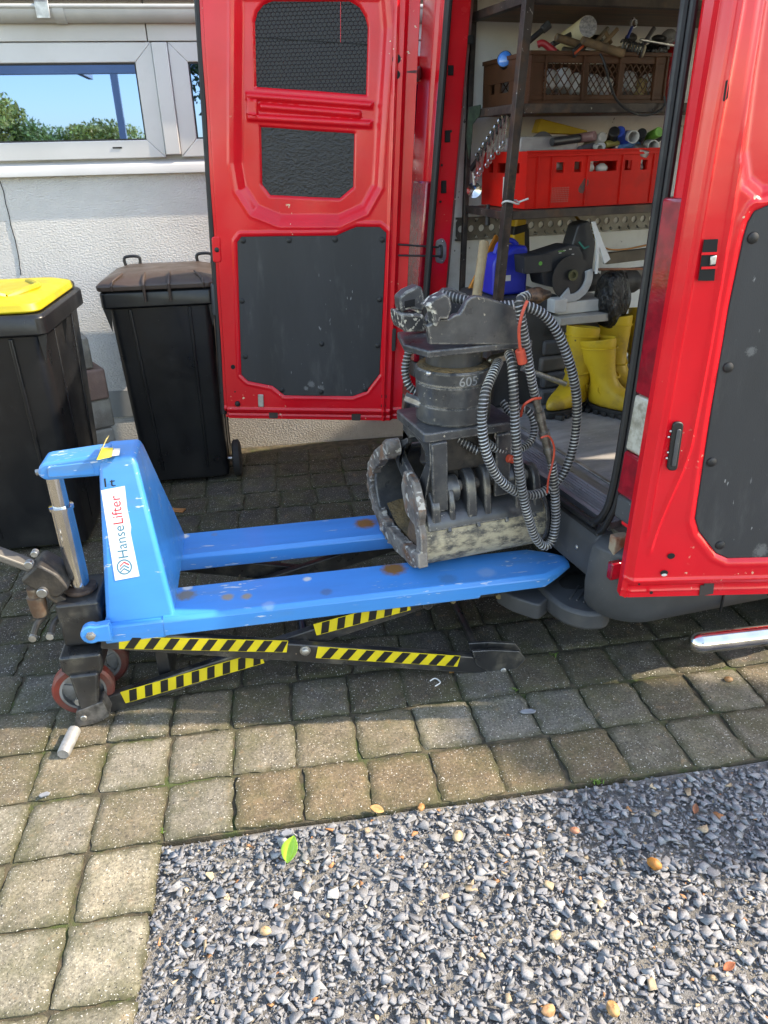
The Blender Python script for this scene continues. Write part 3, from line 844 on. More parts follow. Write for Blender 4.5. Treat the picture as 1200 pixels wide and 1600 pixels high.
# wrap-round corner: sweep the profile round a vertical axis then along the side
def corner(yc, sg, name):
    cx, cy, R = .10, yc, .085
    prof = [(.0, .53), (.04, .525), (.065, .505), (.075, .45), (.08, .38), (.075, .31), (.055, .275), (.0, .265)]
    rings = []
    for a in range(0, 91, 10):
        t = rad(a)
        dx, dy = -math.cos(t), -math.sin(t) * sg
        rings.append([(cx + dx * (R + r_), cy + dy * (R + r_), z) for r_, z in prof])
    for xx in (.35, .60):
        rings.append([(xx, cy - sg * (R + r_), z - (.05 * (xx - .1) if z < .4 else 0)) for r_, z in prof])
    MB().loft(rings).build(name, M_PLASTIC_GREY, van, bevel=.004)
corner(.02, 1, 'bumper_corner')
corner(1.60, -1, 'bumper_corner')
MB().box(.612, 2.6, -.165, -.12, .20, .44).build('side_cladding', M_PLASTIC_GREY, van, bevel=.012)
MB().box(.02, .11, -.01, 1.5, .515, .541).build('bumper_top_trim', mat('dusty_brown_trim', (.13, .115, .09), .85, 0, (.085, .075, .06), vs=9, bump=.3, bs=150), van, bevel=.004)
p = w2v(onp(949, 893, VO - vx_ * .066, vx_))
MB().box(-.060, -.02, p.y - .012, p.y + .012, p.z - .028, p.z + .028).build('reflector', M_LENS, van, bevel=.004)
# fixed step on the bumper
top = [vz(u, v, .285) for u, v in ((836, 908), (862, 934), (882, 948), (915, 958), (952, 956), (960, 925), (925, 880), (880, 838), (855, 845))]
stp = MB().prism(roundpoly([(q.x, q.y) for q in top], .03), 'z', .215, .282)
sto = stp.build('bumper_step', M_PLASTIC_GREY, van, bevel=.012)
hole = [vz(u, v, .286) for u, v in ((872, 908), (888, 895), (917, 898), (920, 912), (905, 920), (880, 918))]
MB().prism(roundpoly([(q.x, q.y) for q in hole], .012), 'z', .2835, .2852).build('step_recess', M_BLACKHOLE, sto, smooth=0)
top2 = [vz(u, v, .27) for u, v in ((775, 915), (800, 930), (842, 944), (860, 930), (838, 905), (812, 880))]
MB().prism(roundpoly([(q.x, q.y) for q in top2], .02), 'z', .205, .265).build('bumper_step', M_PLASTIC_GREY, van, bevel=.01)
# cracked slit between the step and the bumper
MB().bar(tuple(vz(866, 846, .284)), tuple(vz(905, 868, .284)), .008, .004).build('step_crack', M_BLACKHOLE, sto, smooth=0)
# rust and bare patch by the near corner
MB().box(-.03, .02, -.06, -.03, .50, .56).build('rusty_corner_bracket', mat('rusty_beige', (.3, .24, .17), .8, 0, (.22, .08, .04), vs=24), van, bevel=.004)
# side running tube
ta, tb = w2v(G(1093, 1004, .30)), w2v(G(1200, 991.5, .30))
d_ = (tb - ta).normalized()
tbm = MB().lathe([(.001, -.03), (.014, -.026), (.024, -.017), (.029, -.004), (.0305, 0), (.0305, 1.6)], ta, d_, 28)
tbo = tbm.build('side_bar', mat('polished_steel', (.75, .74, .72), .13, 1.0, (.6, .59, .57), vs=12, rvar=.06), van, smooth=40)
for k in (.35, 1.3):
    c = ta + d_ * k
    MB().bar(c + Vec((0, .02, 0)), c + Vec((.0, .28, .08)), .04, .012).build('bar_bracket', M_RUBBER, tbo)

# ---------------------------------------------------------------- rear doors as pressed sheets
def poly_sd(S, T, poly):
    """signed distance, negative inside"""
    d = np.full(S.shape, 1e9); inside = np.zeros(S.shape, bool)
    n = len(poly)
    for i in range(n):
        x0, y0 = poly[i]; x1, y1 = poly[(i + 1) % n]
        ex, ey = x1 - x0, y1 - y0
        wx, wy = S - x0, T - y0
        t = np.clip((wx * ex + wy * ey) / (ex * ex + ey * ey + 1e-12), 0, 1)
        d = np.minimum(d, (wx - ex * t) ** 2 + (wy - ey * t) ** 2)
        c = ((y0 <= T) & (y1 > T)) | ((y1 <= T) & (y0 > T))
        with np.errstate(divide='ignore', invalid='ignore'):
            xi = x0 + (T - y0) / (ey if abs(ey) > 1e-12 else 1e-12) * ex
        inside ^= c & (S < xi)
    d = np.sqrt(d)
    return np.where(inside, -d, d)
def sst(x):
    x = np.clip(x, 0, 1); return x * x * (3 - 2 * x)
class Door:
    def __init__(s, O, es, et, width, height, name, label, sign):
        s.O, s.es, s.et = Vec(O), Vec(es).normalized(), Vec(et)
        s.en = s.es.cross(s.et.normalized()).normalized()
        if s.en.y > 0: s.en = -s.en                     # towards the room side we look at
        s.W, s.H = width, height
        s.name = name
        s.base = w2v(s.O)
    def P(s, a, t, n=0.0):
        return w2v(s.O + s.es * a + s.et * t + s.en * n) - s.base
    def st(s, u, v):
        q = onp(u, v, s.O, s.en) - s.O
        t = q.z / s.et.z
        return ((q - s.et * t).dot(s.es), t)
    def sheet(s, hf, step=.0042):
        nx, ny = int(s.W / step), int(s.H / step)
        a = np.linspace(0, s.W, nx + 1); t = np.linspace(0, s.H, ny + 1)
        S, T = np.meshgrid(a, t)
        Hh = hf(S, T)
        B = np.array(s.P(0, 0, 0)); ES = np.array(s.P(1, 0, 0)) - B; ET = np.array(s.P(0, 1, 0)) - B; EN = np.array(s.P(0, 0, 1)) - B
        V = (B + S[..., None] * ES + T[..., None] * ET + Hh[..., None] * EN).reshape(-1, 3)
        i = np.arange(nx)[None] + np.arange(ny)[:, None] * (nx + 1)
        F = np.stack([i, i + 1, i + nx + 2, i + nx + 1], -1).reshape(-1, 4)
        n0 = len(V)
        # outer skin and the closing edges
        rim = list(range(nx + 1)) + [j * (nx + 1) + nx for j in range(1, ny + 1)] + [ny * (nx + 1) + k for k in range(nx - 1, -1, -1)] + [j * (nx + 1) for j in range(ny - 1, 0, -1)]
        Sr, Tr = S.reshape(-1)[rim], T.reshape(-1)[rim]
        back = B + Sr[:, None] * ES + Tr[:, None] * ET - .05 * EN
        V = np.concatenate([V, back])
        m = len(rim)
        E_ = np.array([[rim[k], rim[(k + 1) % m], n0 + (k + 1) % m, n0 + k] for k in range(m)])
        mb = bpy.data.meshes.new('rear_door')
        mb.from_pydata([tuple(p) for p in V], [], [tuple(f) for f in F] + [tuple(f) for f in E_] + [tuple(n0 + k for k in range(m))])
        bm = bmesh.new(); bm.from_mesh(mb); bmesh.ops.recalc_face_normals(bm, faces=bm.faces); bm.to_mesh(mb); bm.free()
        mb.shade_smooth(); mb.set_sharp_from_angle(angle=rad(50))
        s.o = obj(s.name, mb, M_RED, van, loc=tuple(s.base))
        return s.o
    def plate(s, poly, n0, n1, m, name, bevel=.002):
        k = len(poly)
        mb = MB().add([s.P(a, t, n0) for a, t in poly] + [s.P(a, t, n1) for a, t in poly],
                      [tuple(range(k)), tuple(range(2 * k - 1, k - 1, -1))] + [(i, (i + 1) % k, k + (i + 1) % k, k + i) for i in range(k)])
        return mb.build(name, m, s.o, bevel=bevel)
    def dome(s, a, t, r, n, m, name, hgt=.45):
        c = s.P(a, t, n); ax = (s.P(a, t, n + 1) - c).normalized()
        return MB().lathe([(r, 0), (r * .92, r * hgt * .5), (r * .6, r * hgt * .9), (.001, r * hgt)], c, ax, 14).build(name, m, s.o)
    def hole(s, a, t, ra, rt, n, name='hole', m=None):
        poly = [(a + ra * math.cos(x * .3927), t + rt * math.sin(x * .3927)) for x in range(16)]
        return s.plate(poly, n, n + .0012, m or M_BLACKHOLE, name, 0)

Z2 = lambda L: [(300 + x / 2.353, y / 2.353) for x, y in L]
far = Door((.573, 3.34, .42), (-.965, .263, 0), (.056, 0, 1), .868, 1.80, 'rear_door', '', 1)
far.W = far.st(349, 640)[0]
rec = [far.st(u, v) for u, v in Z2([(150, -45), (148, 600), (165, 700), (220, 785), (320, 825), (540, 825), (640, 780), (690, 690), (727, 100), (715, -45)])]
upw = [far.st(u, v) for u, v in Z2([(216, 75), (226, 35), (250, 5), (285, -10), (575, -10), (615, 15), (638, 55), (647, 95), (640, 352), (222, 322)])]
loww = [far.st(u, v) for u, v in Z2([(240, 460), (596, 485), (593, 690), (540, 735), (278, 724), (245, 680)])]
pan = [far.st(u, v) for u, v in Z2([(165, 890), (180, 870), (530, 866), (575, 846), (605, 834), (690, 834), (715, 856), (690, 1375), (640, 1440), (590, 1458), (340, 1455), (295, 1420), (205, 1402), (180, 1378)])]
ribs = [[far.st(u, v) for u, v in Z2(q)] for q in ([(192, 338), (664, 374), (660, 398), (192, 362)], [(242, 378), (618, 408), (618, 432), (245, 402)], [(195, 418), (660, 444), (656, 470), (198, 442)])]
pad = [far.st(u, v) for u, v in Z2([(196, 362), (235, 366), (235, 425), (196, 418)])]
def far_h(S, T):
    h = np.zeros(S.shape)
    h -= .028 * sst((.055 - S) / .012)                    # hinge-side flange
    h += .010 * sst(1 - np.abs(S - .085) / .012)
    h -= .018 * sst((S - (far.W - .022)) / .01)
    h -= .016 * sst((.040 - T) / .01)
    h += .006 * sst(1 - np.abs(T - .052) / .010)
    h += .004 * sst(1 - np.abs(T - .018) / .006)
    sd = poly_sd(S, T, rec)
    h -= .030 * sst((.004 - sd) / .045)
    h += .004 * sst(1 - np.abs(sd - .012) / .012)
    for w_ in (upw, loww): h -= .016 * sst((.004 - poly_sd(S, T, w_)) / .016)
    for r_ in ribs: h += .014 * sst((.005 - poly_sd(S, T, r_)) / .013)
    h += .014 * sst((.003 - poly_sd(S, T, pad)) / .006)
    sd = poly_sd(S, T, pan)
    h -= .010 * sst((.006 - sd) / .012)
    h += .003 * sst(1 - np.abs(sd - .014) / .010)
    h += .0012 * np.sin(S * 21 + 2) * np.sin(T * 13)      # gentle dents in the sheet
    return h
far.sheet(far_h)
def hex_material(name, col, bump, scale):
    m = bpy.data.materials.new(name); m.use_nodes = True
    nt = m.node_tree; N, L = nt.nodes, nt.links
    b = N['Principled BSDF']; b.inputs['Base Color'].default_value = (*col, 1); b.inputs['Roughness'].default_value = .5
    tc = N.new('ShaderNodeTexCoord')
    sx = N.new('ShaderNodeSeparateXYZ'); L.new(tc.outputs['Object'], sx.inputs[0])
    # hexagonal lattice: the nearer of two offset rectangular lattices of points
    def m_(op, a, b_=None):
        n = N.new('ShaderNodeMath'); n.operation = op
        for k, s in enumerate((a, b_)):
            if s is None: continue
            if isinstance(s, (int, float)): n.inputs[k].default_value = s
            else: L.new(s, n.inputs[k])
        return n.outputs[0]
    A, B = m_('MULTIPLY', sx.outputs[0], scale), m_('MULTIPLY', sx.outputs[2], scale / 1.732)
    def dist(o):
        fa = m_('SUBTRACT', m_('FRACT', m_('ADD', A, o)), .5)
        fb = m_('MULTIPLY', m_('SUBTRACT', m_('FRACT', m_('ADD', B, o)), .5), 1.732)
        return m_('SQRT', m_('ADD', m_('MULTIPLY', fa, fa), m_('MULTIPLY', fb, fb)))
    d = m_('MINIMUM', dist(0.0), dist(.5))
    r = N.new('ShaderNodeMapRange'); r.inputs[1].default_value, r.inputs[2].default_value = .42, .52
    L.new(d, r.inputs[0])
    bn = N.new('ShaderNodeBump'); bn.inputs['Strength'].default_value = bump; bn.inputs['Distance'].default_value = .004
    L.new(r.outputs[0], bn.inputs['Height']); L.new(bn.outputs[0], b.inputs['Normal'])
    mx = N.new('ShaderNodeMix'); mx.data_type = 'RGBA'; mx.inputs[6].default_value = (*col, 1); mx.inputs[7].default_value = (col[0] * 2.2, col[1] * 2.2, col[2] * 2.2, 1)
    L.new(r.outputs[0], mx.inputs[0]); L.new(mx.outputs[2], b.inputs['Base Color'])
    return m
M_HEX = hex_material('honeycomb_black', (.007, .007, .008), .8, 62)
M_CRACK = mat('crazed_black_film', (.006, .006, .007), .25, 0, (.012, .012, .013), vs=30, bump=1.0, bs=85, bdist=.006)
pl1 = far.plate(upw, -.047, -.041, M_HEX, 'window_board')
a_, b_ = far.st(*Z2([(540, 0)])[0]), far.st(*Z2([(540, 150)])[0])
far.plate([(a_[0] - .001, a_[1]), (a_[0] + .001, a_[1]), (b_[0] + .001, b_[1]), (b_[0] - .001, b_[1])], -.041, -.0398, M_RED, 'red_edge_line', 0)
e0, e1 = far.st(*Z2([(222, 133)])[0]), far.st(*Z2([(645, 160)])[0])
far.plate([(e0[0], e0[1]), (e1[0], e1[1]), (e1[0], e1[1] + .003), (e0[0], e0[1] + .003)], -.041, -.0395, M_BLACKHOLE, 'board_joint', 0)
far.plate(loww, -.047, -.040, M_CRACK, 'window_board')
def panel_mat(door, name, marks):
    m = M_PANEL.copy(); m.name = name
    sp_ = []
    for u, v, r, a in marks:
        a *= .45
        q = door.st(u, v); P_ = door.P(q[0], q[1], -.003); sp_.append((P_.x, P_.y, P_.z, r, a, (.36, .36, .35)))
    return add_spots(m, sp_, 120, 2.4)
M_PAN1 = panel_mat(far, 'far_door_panel', ((486, 600, .016, .6), (502, 606, .013, .5), (478, 607, .010, .7)))
far.plate(pan, -.010, -.003, M_PAN1, 'inner_panel', .003)
for u, v in Z2([(187, 885), (356, 884), (525, 881), (699, 882), (183, 1107), (690, 1102), (476, 1265), (682, 1272), (195, 1312), (637, 1432), (330, 1435), (474, 1442)]):
    far.dome(*far.st(u, v), .0125, -.003, M_RUBBER, 'fastener')
for (u, v), r_ in zip(Z2([(752, 217), (751, 275), (151, 1349), (706, 1457), (704, 1492), (105, 1445), (158, 1440)]), (.017, .016, .011, .013, .012, .004, .004)):
    far.hole(*far.st(u, v), r_, r_, .0005)
q = far.st(*Z2([(743, 1248)])[0]); far.plate([(x + q[0], y + q[1]) for x, y in rrect(-.009, .009, -.052, .052, .008)], .004, .013, M_RUBBER, 'door_catch')
q = far.st(*Z2([(254, 1473)])[0]); far.plate([(x + q[0], y + q[1]) for x, y in rrect(-.014, .014, -.03, .032, .004)], .001, .007, M_ZINC, 'bracket')
q = far.st(*Z2([(168, 1484)])[0]); far.dome(q[0], q[1], .014, .002, M_RUBBER, 'lock_rod_end', .8)
for q_ in Z2([(297, 1528), (602, 1536)]):
    q = far.st(*q_); far.plate([(x + q[0], y + q[1]) for x, y in rrect(-.022, .022, -.018, .018, .006)], -.0145, -.0115, mat('dirty_drain', (.06, .045, .04), .9), 'drain_slot', 0)
q = far.st(*Z2([(92, 918)])[0])
far.plate([(x + q[0], y + q[1]) for x, y in rrect(-.018, .022, -.055, .055, .012)], -.02, .004, M_RED, 'latch_block', .004); far.dome(q[0], q[1], .011, .004, M_RUBBER, 'latch_bolt')
# black weather strip along the free edge
ws = MB().tube([far.P(far.W + .008, t, -.03) for t in (.02, .5, 1.0, 1.4, 1.79)], .016, 8)
ws.build('weather_strip', M_RUBBER, far.o)
q = far.st(345, 470)
hdl = MB().bar(far.P(far.W + .02, far.st(340, 445)[1], -.04), far.P(far.W + .02, far.st(340, 495)[1], -.04), .03, .05)
hdl.bar(far.P(far.W + .01, far.st(340, 500)[1], -.04), far.P(far.W - .01, far.st(345, 515)[1], -.04), .03, .04)
hdl.build('outer_handle', M_PLASTIC_GREY, far.o, bevel=.008)
# check strap: two rods from door to striker plate
pk = vl(687, 392, 1.53 + YP)
for dv in (-8, 9):
    a = far.st(622, 390 + dv)
    A = far.P(a[0], a[1], .0) + far.base
    MB().tube([A, (pk.x - .012, 1.512 + YP, pk.z - dv * .0022)], .0042, 8).build('check_rod', M_RUBBER, van)
# hinge arms
for u, v in ((655, 112),):
    c = vr(668, 105, -.03)
    h_ = MB().box(c.x - .02, c.x + .015, 1.70, 1.76, c.z - .05, c.z + .05)
    ho = h_.build('hinge', M_RED, van, bevel=.006)
    A = far.P(.02, far.st(645, 118)[1], -.03) + far.base
    MB().bar(A, (c.x, 1.73, c.z - .005), .05, .045).build('hinge_arm', mat('dirty_hinge', (.2, .02, .02), .6, 0, (.05, .03, .03), vs=30), ho, bevel=.006)
    MB().cyl((c.x - .025, 1.725, c.z - .055), (c.x - .025, 1.725, c.z + .055), .009, n=12).build('hinge_pin', M_STEEL, ho)

# near door
near = Door((.926, 1.67, .42), (.99, -.142, 0), (.028, .004, 1), .85, 1.80, 'rear_door', '', -1)
pan2 = [near.st(u, v) for u, v in ((1180, 330), (1170, 348), (1163, 372), (1140, 480), (1113, 640), (1090, 790), (1087, 812), (1093, 832), (1120, 866), (1138, 874))]
ptop, pbot = pan2[0][1] + .012, pan2[-1][1] - .001
pan2 = [(pan2[0][0] + .03, ptop)] + pan2 + [(.74, pbot), (.78, pbot + .05), (.80, ptop - .04), (.78, ptop)]
wr2 = [near.st(u, v) for u, v in ((1185, -50), (1172, 120), (1158, 240), (1164, 290), (1190, 312))]
wr2 = [(wr2[0][0], 1.75)] + wr2[1:] + [(.74, wr2[-1][1]), (.80, wr2[-1][1] + .1), (.78, 1.75)]
SL = [near.st(u, 405)[0] for u in (1052, 1068, 1087, 1128)]
def near_h(S, T):
    h = np.zeros(S.shape)
    k = SL[0]
    h -= .012 * sst((.012 - S) / .006)
    h -= .014 * sst((SL[0] + .014 - S) / .008) * (1 - sst((.012 - S) / .006))
    h -= .008 * sst((SL[1] + .012 - S) / .006)
    h += .005 * sst(1 - np.abs(S - SL[2]) / .008) * sst((T - .18) / .05)
    line = SL[3] + .012 * np.sin(T * 3.0) - .05 * sst((.5 - T) / .35)
    h += .007 * sst(1 - np.abs(S - line) / .011) * sst((T - .13) / .05)
    h -= .012 * sst((.050 - T) / .012) * (1 - sst((.02 - S) / .01))
    h += .005 * sst(1 - np.abs(T - .062) / .010)
    h += .003 * sst(1 - np.abs(T - .022) / .006)
    sd = poly_sd(S, T, pan2)
    h -= .012 * sst((.008 - sd) / .014)
    h += .003 * sst(1 - np.abs(sd - .018) / .012)
    sd = poly_sd(S, T, wr2)
    h -= .026 * sst((.01 - sd) / .04)
    h += .0010 * np.sin(S * 19 + 1) * np.sin(T * 15)
    return h
near.sheet(near_h)
M_PAN2 = panel_mat(near, 'near_door_panel', ((1190, 862, .02, .5), (1175, 550, .012, .5)))
near.plate(pan2, -.012, -.005, M_PAN2, 'inner_panel', .003)
for u, v in ((1178, 372), (1139, 575), (1113, 723), (1126, 853)):
    near.dome(*near.st(u, v), .0135, -.005, M_RUBBER, 'fastener', .5)
for t in (pbot + .1, pbot + .4, ptop - .1): near.dome(.77, t, .0135, -.005, M_RUBBER, 'fastener', .5)
def slot(poly_px, n, m, name):
    return near.plate([near.st(u, v) for u, v in poly_px], n, n + .0015, m, name, 0)
near.plate(roundpoly([near.st(u, v) for u, v in ((1133, 126), (1139, 124), (1136, 155), (1128, 160))], .01), .003, .0045, M_BLACKHOLE, 'slot', 0)
slot(((1098, 374), (1120, 373), (1114, 438), (1089, 438)), .006, M_BLACKHOLE, 'latch_opening')
for dv in (20, 42):
    near.plate([near.st(u, v) for u, v in ((1094, 374 + dv), (1119, 373 + dv), (1118, 377 + dv), (1093, 378 + dv))], .0078, .010, M_RED, 'latch_bar', 0)
near.plate([near.st(u, v) for u, v in ((1107, 400), (1117, 398), (1115, 412), (1106, 414))], .0078, .013, M_ZINC, 'latch_hook', .002)
near.plate(roundpoly([near.st(u, v) for u, v in ((1050, 657), (1067, 658), (1056, 734), (1040, 733))], .018), .001, .011, M_RUBBER, 'door_catch', .003)
near.plate(roundpoly([near.st(u, v) for u, v in ((1055, 668), (1062, 668), (1053, 726), (1046, 726))], .008), .011, .015, M_PLASTIC_GREY, 'catch_insert', .002)
for u, v in ((1047, 673), (1044, 682), (1043, 706), (1041, 715)):
    near.dome(*near.st(u, v), .004, .004, M_STEEL, 'catch_rivet', .9)
for u, v, ra, rt in ((1048, 868, .0105, .009), (1037, 894, .011, .008), (998, 912, .003, .003), (1017, 925, .005, .005)):
    near.hole(*near.st(u, v), ra, rt, .003)
q = near.st(1037, 897); near.hole(q[0], q[1], .008, .004, .0044, 'pale_plug', M_WHITE)
near.plate([near.st(u, v) for u, v in ((1096, 917), (1102, 917), (1102, 911), (1118, 911), (1116, 930), (1094, 934))], -.009, -.0075, mat('dirty_drain', (.06, .045, .04), .9), 'drain_slot', 0)
q0 = near.st(1083, 0)

# bumper seams, tread ribs and screws
MB().box(.333, .338, -.148, -.142, .27, .50).build('bumper_seam', M_BLACKHOLE, van, smooth=0)
cs_ = vz(925, 935, .285)
for k in range(5):
    a0_ = vz(890 + k * 11, 935 + k * 3, .284); b0_ = vz(905 + k * 11, 915 + k * 3, .284)
    MB().bar((a0_.x, a0_.y, .2835), (b0_.x, b0_.y, .2835), .006, .005).build('tread_rib', M_PLASTIC_GREY, sto, bevel=.001)
for u_, v_ in ((900, 855), (930, 888)):
    q_ = w2v(onp(u_, v_, VO - vx_ * .047, vx_)); MB().ball((-.045, q_.y, q_.z), .008, (.5, 1, 1), 10, 6).build('bumper_screw', M_ZINC, van)

# ================================================================== SCISSOR LIFT PALLET TRUCK
LO, LYAW = Vec((-.60, 1.905, 0)), rad(1.3)
lxv, lyv = Vec((math.cos(LYAW), math.sin(LYAW), 0)), Vec((-math.sin(LYAW), math.cos(LYAW), 0))
def w2l(p):
    d = Vec(p) - LO
    return Vec((d.dot(lxv), d.dot(lyv), d.z))
def ll(u, v, y=0.0): return w2l(onp(u, v, LO + lyv * y, lyv))
def lz(u, v, z): return w2l(G(u, v, z))
lift = thing('pallet_truck', 'blue high lift pallet truck with scissor legs and yellow black stripes', 'pallet truck', tuple(LO), LYAW)
def spot_mat(name, col, spots, stain=(.17, .085, .03)):
    """painted steel with scuffs and rust stains at given places"""
    m = mat(name, col, .38, 0, tuple(c * .82 for c in col), vs=2.5, coat=.25, dirt=(.10, .2, .33), ds=7, dlo=.5, dhi=.72, da=.5, chip=(.42, .5, .6), cs=60, ct=.635, chipmask=(7, .49), stretch=(.35, 1.6, 1.6), rvar=.1, bump=.06, bs=14, bdist=.006, wear=((.16, .20, .25), .006, .9, 26))
    nt = m.node_tree; N, L = nt.nodes, nt.links
    b = N['Principled BSDF']
    cur = b.inputs['Base Color'].links[0].from_socket
    tc = N.new('ShaderNodeTexCoord')
    n = N.new('ShaderNodeTexNoise'); n.inputs['Scale'].default_value = 60; n.inputs['Detail'].default_value = 8; n.inputs['Roughness'].default_value = .7
    L.new(tc.outputs['Object'], n.inputs['Vector'])
    for (x, y, z, r, amt, sc) in spots:
        d = N.new('ShaderNodeVectorMath'); d.operation = 'DISTANCE'; d.inputs[1].default_value = (x, y, z)
        L.new(tc.outputs['Object'], d.inputs[0])
        ad = N.new('ShaderNodeMath'); ad.operation = 'MULTIPLY_ADD'; ad.inputs[1].default_value = r * 1.1
        L.new(n.outputs['Fac'], ad.inputs[0]); L.new(d.outputs['Value'], ad.inputs[2])
        mr = N.new('ShaderNodeMapRange'); mr.inputs[1].default_value, mr.inputs[2].default_value, mr.inputs[3].default_value, mr.inputs[4].default_value = r * 1.75, r * 1.15, 0, amt
        L.new(ad.outputs[0], mr.inputs[0])
        mx = N.new('ShaderNodeMix'); mx.data_type = 'RGBA'; mx.inputs[7].default_value = (*sc, 1)
        L.new(mr.outputs[0], mx.inputs[0]); L.new(cur, mx.inputs[6]); cur = mx.outputs[2]
    L.new(cur, b.inputs['Base Color'])
    return m
BLUE = (.028, .255, .66)
RUST, PALE = (.25, .115, .035), (.62, .62, .58)
def sp3(u, v, r, a, c, z=.357):
    p = lz(u, v, z); return (p.x, p.y, p.z, r, a, c)
M_BLUE = spot_mat('blue_lift_paint', BLUE, [sp3(615, 889, .042, 1.0, RUST), sp3(571, 818, .042, 1.0, RUST), sp3(290, 930, .032, .85, (.2, .16, .08)), sp3(293, 918, .016, .9, PALE), sp3(288, 838, .018, .9, PALE), sp3(355, 933, .020, .8, (.35, .25, .1)), sp3(385, 932, .018, .8, (.35, .25, .1)), sp3(480, 905, .014, .9, PALE), sp3(375, 913, .005, .8, PALE), sp3(262, 950, .008, .6, RUST), sp3(440, 890, .03, .25, (.5, .6, .75)), sp3(335, 835, .012, .35, (.2, .16, .1)), sp3(700, 905, .03, .35, (.05, .1, .16)), sp3(760, 895, .03, .35, (.3, .42, .6)), sp3(510, 925, .02, .5, (.08, .1, .12)), sp3(420, 945, .02, .4, (.35, .45, .6)), sp3(275, 870, .02, .5, (.2, .15, .08))])
M_LBLACK = mat('black_lift_steel', (.016, .016, .017), .35, 0, (.028, .027, .026), vs=9, coat=.2, dirt=(.13, .115, .09), ds=9, dlo=.5, dhi=.72, da=.6, chip=(.28, .22, .16), cs=60, ct=.70, chipmask=(6, .52), rvar=.12, bump=.1, bs=30, bdist=.003, wear=((.26, .25, .23), .005, .75, 40))
M_CAST = mat('black_cast_iron', (.022, .02, .019), .5, .2, (.05, .042, .034), vs=14, dirt=(.12, .1, .08), ds=10, dlo=.48, dhi=.7, da=.6, bump=.5, bs=110, bdist=.003)
M_CHROME = mat('chrome_rod', (.78, .77, .75), .1, 1.0, (.6, .59, .57), vs=6, rvar=.05)
def fork(y0, y1):
    sec = lambda a, b, zb, zt, e: [(a, zb), (a, zt - e), (a + e, zt), (b - e, zt), (b, zt - e), (b, zb)]
    rings = []
    for x, a, b, zb, zt in ((.20, y0, y1, .298, .357), (1.18, y0, y1, .300, .358), (1.185, y0, y1, .310, .358), (1.40, y0, y1, .314, .358), (1.455, y0 + .028, y1 - .028, .325, .357), (1.51, y0 + .062, y1 - .062, .338, .354)):
        rings.append([(x, p, q) for p, q in sec(a, b, zb, zt, .012)])
    return MB().loft(rings).build('fork', M_BLUE, lift, bevel=.003)
fork(0, .19)
fork(.385, .57)
# chassis: base, tapered mast and top arm in one welded body
ch = MB()
ch.loft([[(.035, .02, .345), (.235, .02, .345), (.235, .56, .345), (.035, .56, .345)], [(.092, .078, .822), (.196, .078, .822), (.196, .25, .822), (.092, .25, .822)], [(.098, .088, .846), (.188, .088, .846), (.188, .24, .846), (.098, .24, .846)]])
ch.build('mast', M_BLUE, lift, bevel=.012, seg=3)
MB().box(.028, .204, .001, .569, .292, .352).build('base_frame', M_BLUE, lift, bevel=.006)
ar = MB()
arp = roundpoly([(-.072, .815), (-.06, .846), (.02, .852), (.10, .858), (.12, .858), (.12, .796), (-.055, .796)], .02)
ar.prism(arp, 'y', .085, .185)
ar.build('lift_arm', M_BLUE, lift, bevel=.012, seg=3)
MB().prism(roundpoly([(-.045, .806), (-.04, .838), (.075, .842), (.08, .804)], .008), 'y', .0815, .086).build('arm_plate', M_BLUE, lift, bevel=.002)
MB().cyl((-.074, .135, .806), (-.088, .135, .804), .009, n=10).build('grease_nipple', M_ZINC, lift)
# pivot lug
c = ll(143, 990, -.01)
lug = MB().prism([(c.x + .03 * math.cos(rad(a)), c.z + .03 * math.sin(rad(a))) for a in range(60, 301, 20)] + [(c.x + .055, c.z - .03), (c.x + .055, c.z + .03)], 'y', -.02, .012)
lgo = lug.build('pivot_lug', M_BLUE, lift, bevel=.004)
MB().lathe([(.0145, 0), (.0145, .004), (.011, .0045), (.011, .011), (.004, .013), (.001, .013)], (c.x, -.02, c.z), (0, -1, 0), 6).build('pivot_bolt', M_ZINC, lgo, smooth=20)
# piston
px0, py0 = -.043, .135
MB().lathe([(.030, .425), (.030, .686), (.034, .688), (.034, .697), (.024, .698)], (px0, py0, 0), n=32).build('piston_sleeve', M_CHROME, lift)
MB().lathe([(.024, .698), (.024, .788), (.028, .789), (.028, .797)], (px0, py0, 0), n=32).build('piston_rod', M_CHROME, lift)
MB().lathe([(.033, .413), (.047, .414), (.049, .42), (.046, .428), (.031, .431)], (px0, py0, 0), n=32).build('piston_collar', mat('rusty_collar', (.09, .06, .045), .7, .3, (.05, .03, .022), vs=40, bump=.4), lift)
# pump block and fork yoke
pb = MB().box(-.105, .02, .055, .23, .262, .412).box(-.06, .03, .075, .2, .235, .264)
pb.build('pump_block', M_LBLACK, lift, bevel=.01, seg=3)
yk = MB().loft([[(-.118, .012, .255), (.004, .012, .255), (.004, .25, .255), (-.118, .25, .255)], [(-.118, .012, .205), (.004, .012, .205), (.004, .25, .205), (-.118, .25, .205)], [(-.10, .02, .17), (-.012, .02, .17), (-.012, .24, .17), (-.10, .24, .17)]])
yk.build('yoke', M_LBLACK, lift, bevel=.008)
lg = MB().loft([[(-.098, .004, .19), (-.014, .004, .19), (-.014, .05, .19), (-.098, .05, .19)], [(-.088, -.004, .06), (-.034, -.004, .06), (-.034, .036, .06), (-.088, .036, .06)], [(-.082, -.004, .045), (-.04, -.004, .045), (-.04, .036, .045), (-.082, .036, .045)]])
lg.build('yoke_leg', M_LBLACK, lift, bevel=.007)
M_TYRERED = mat('red_polyurethane_tyre', (.22, .03, .02), .5, 0, (.12, .03, .022), vs=14, dirt=(.1, .085, .07), ds=10, dlo=.4, dhi=.7, da=.6)
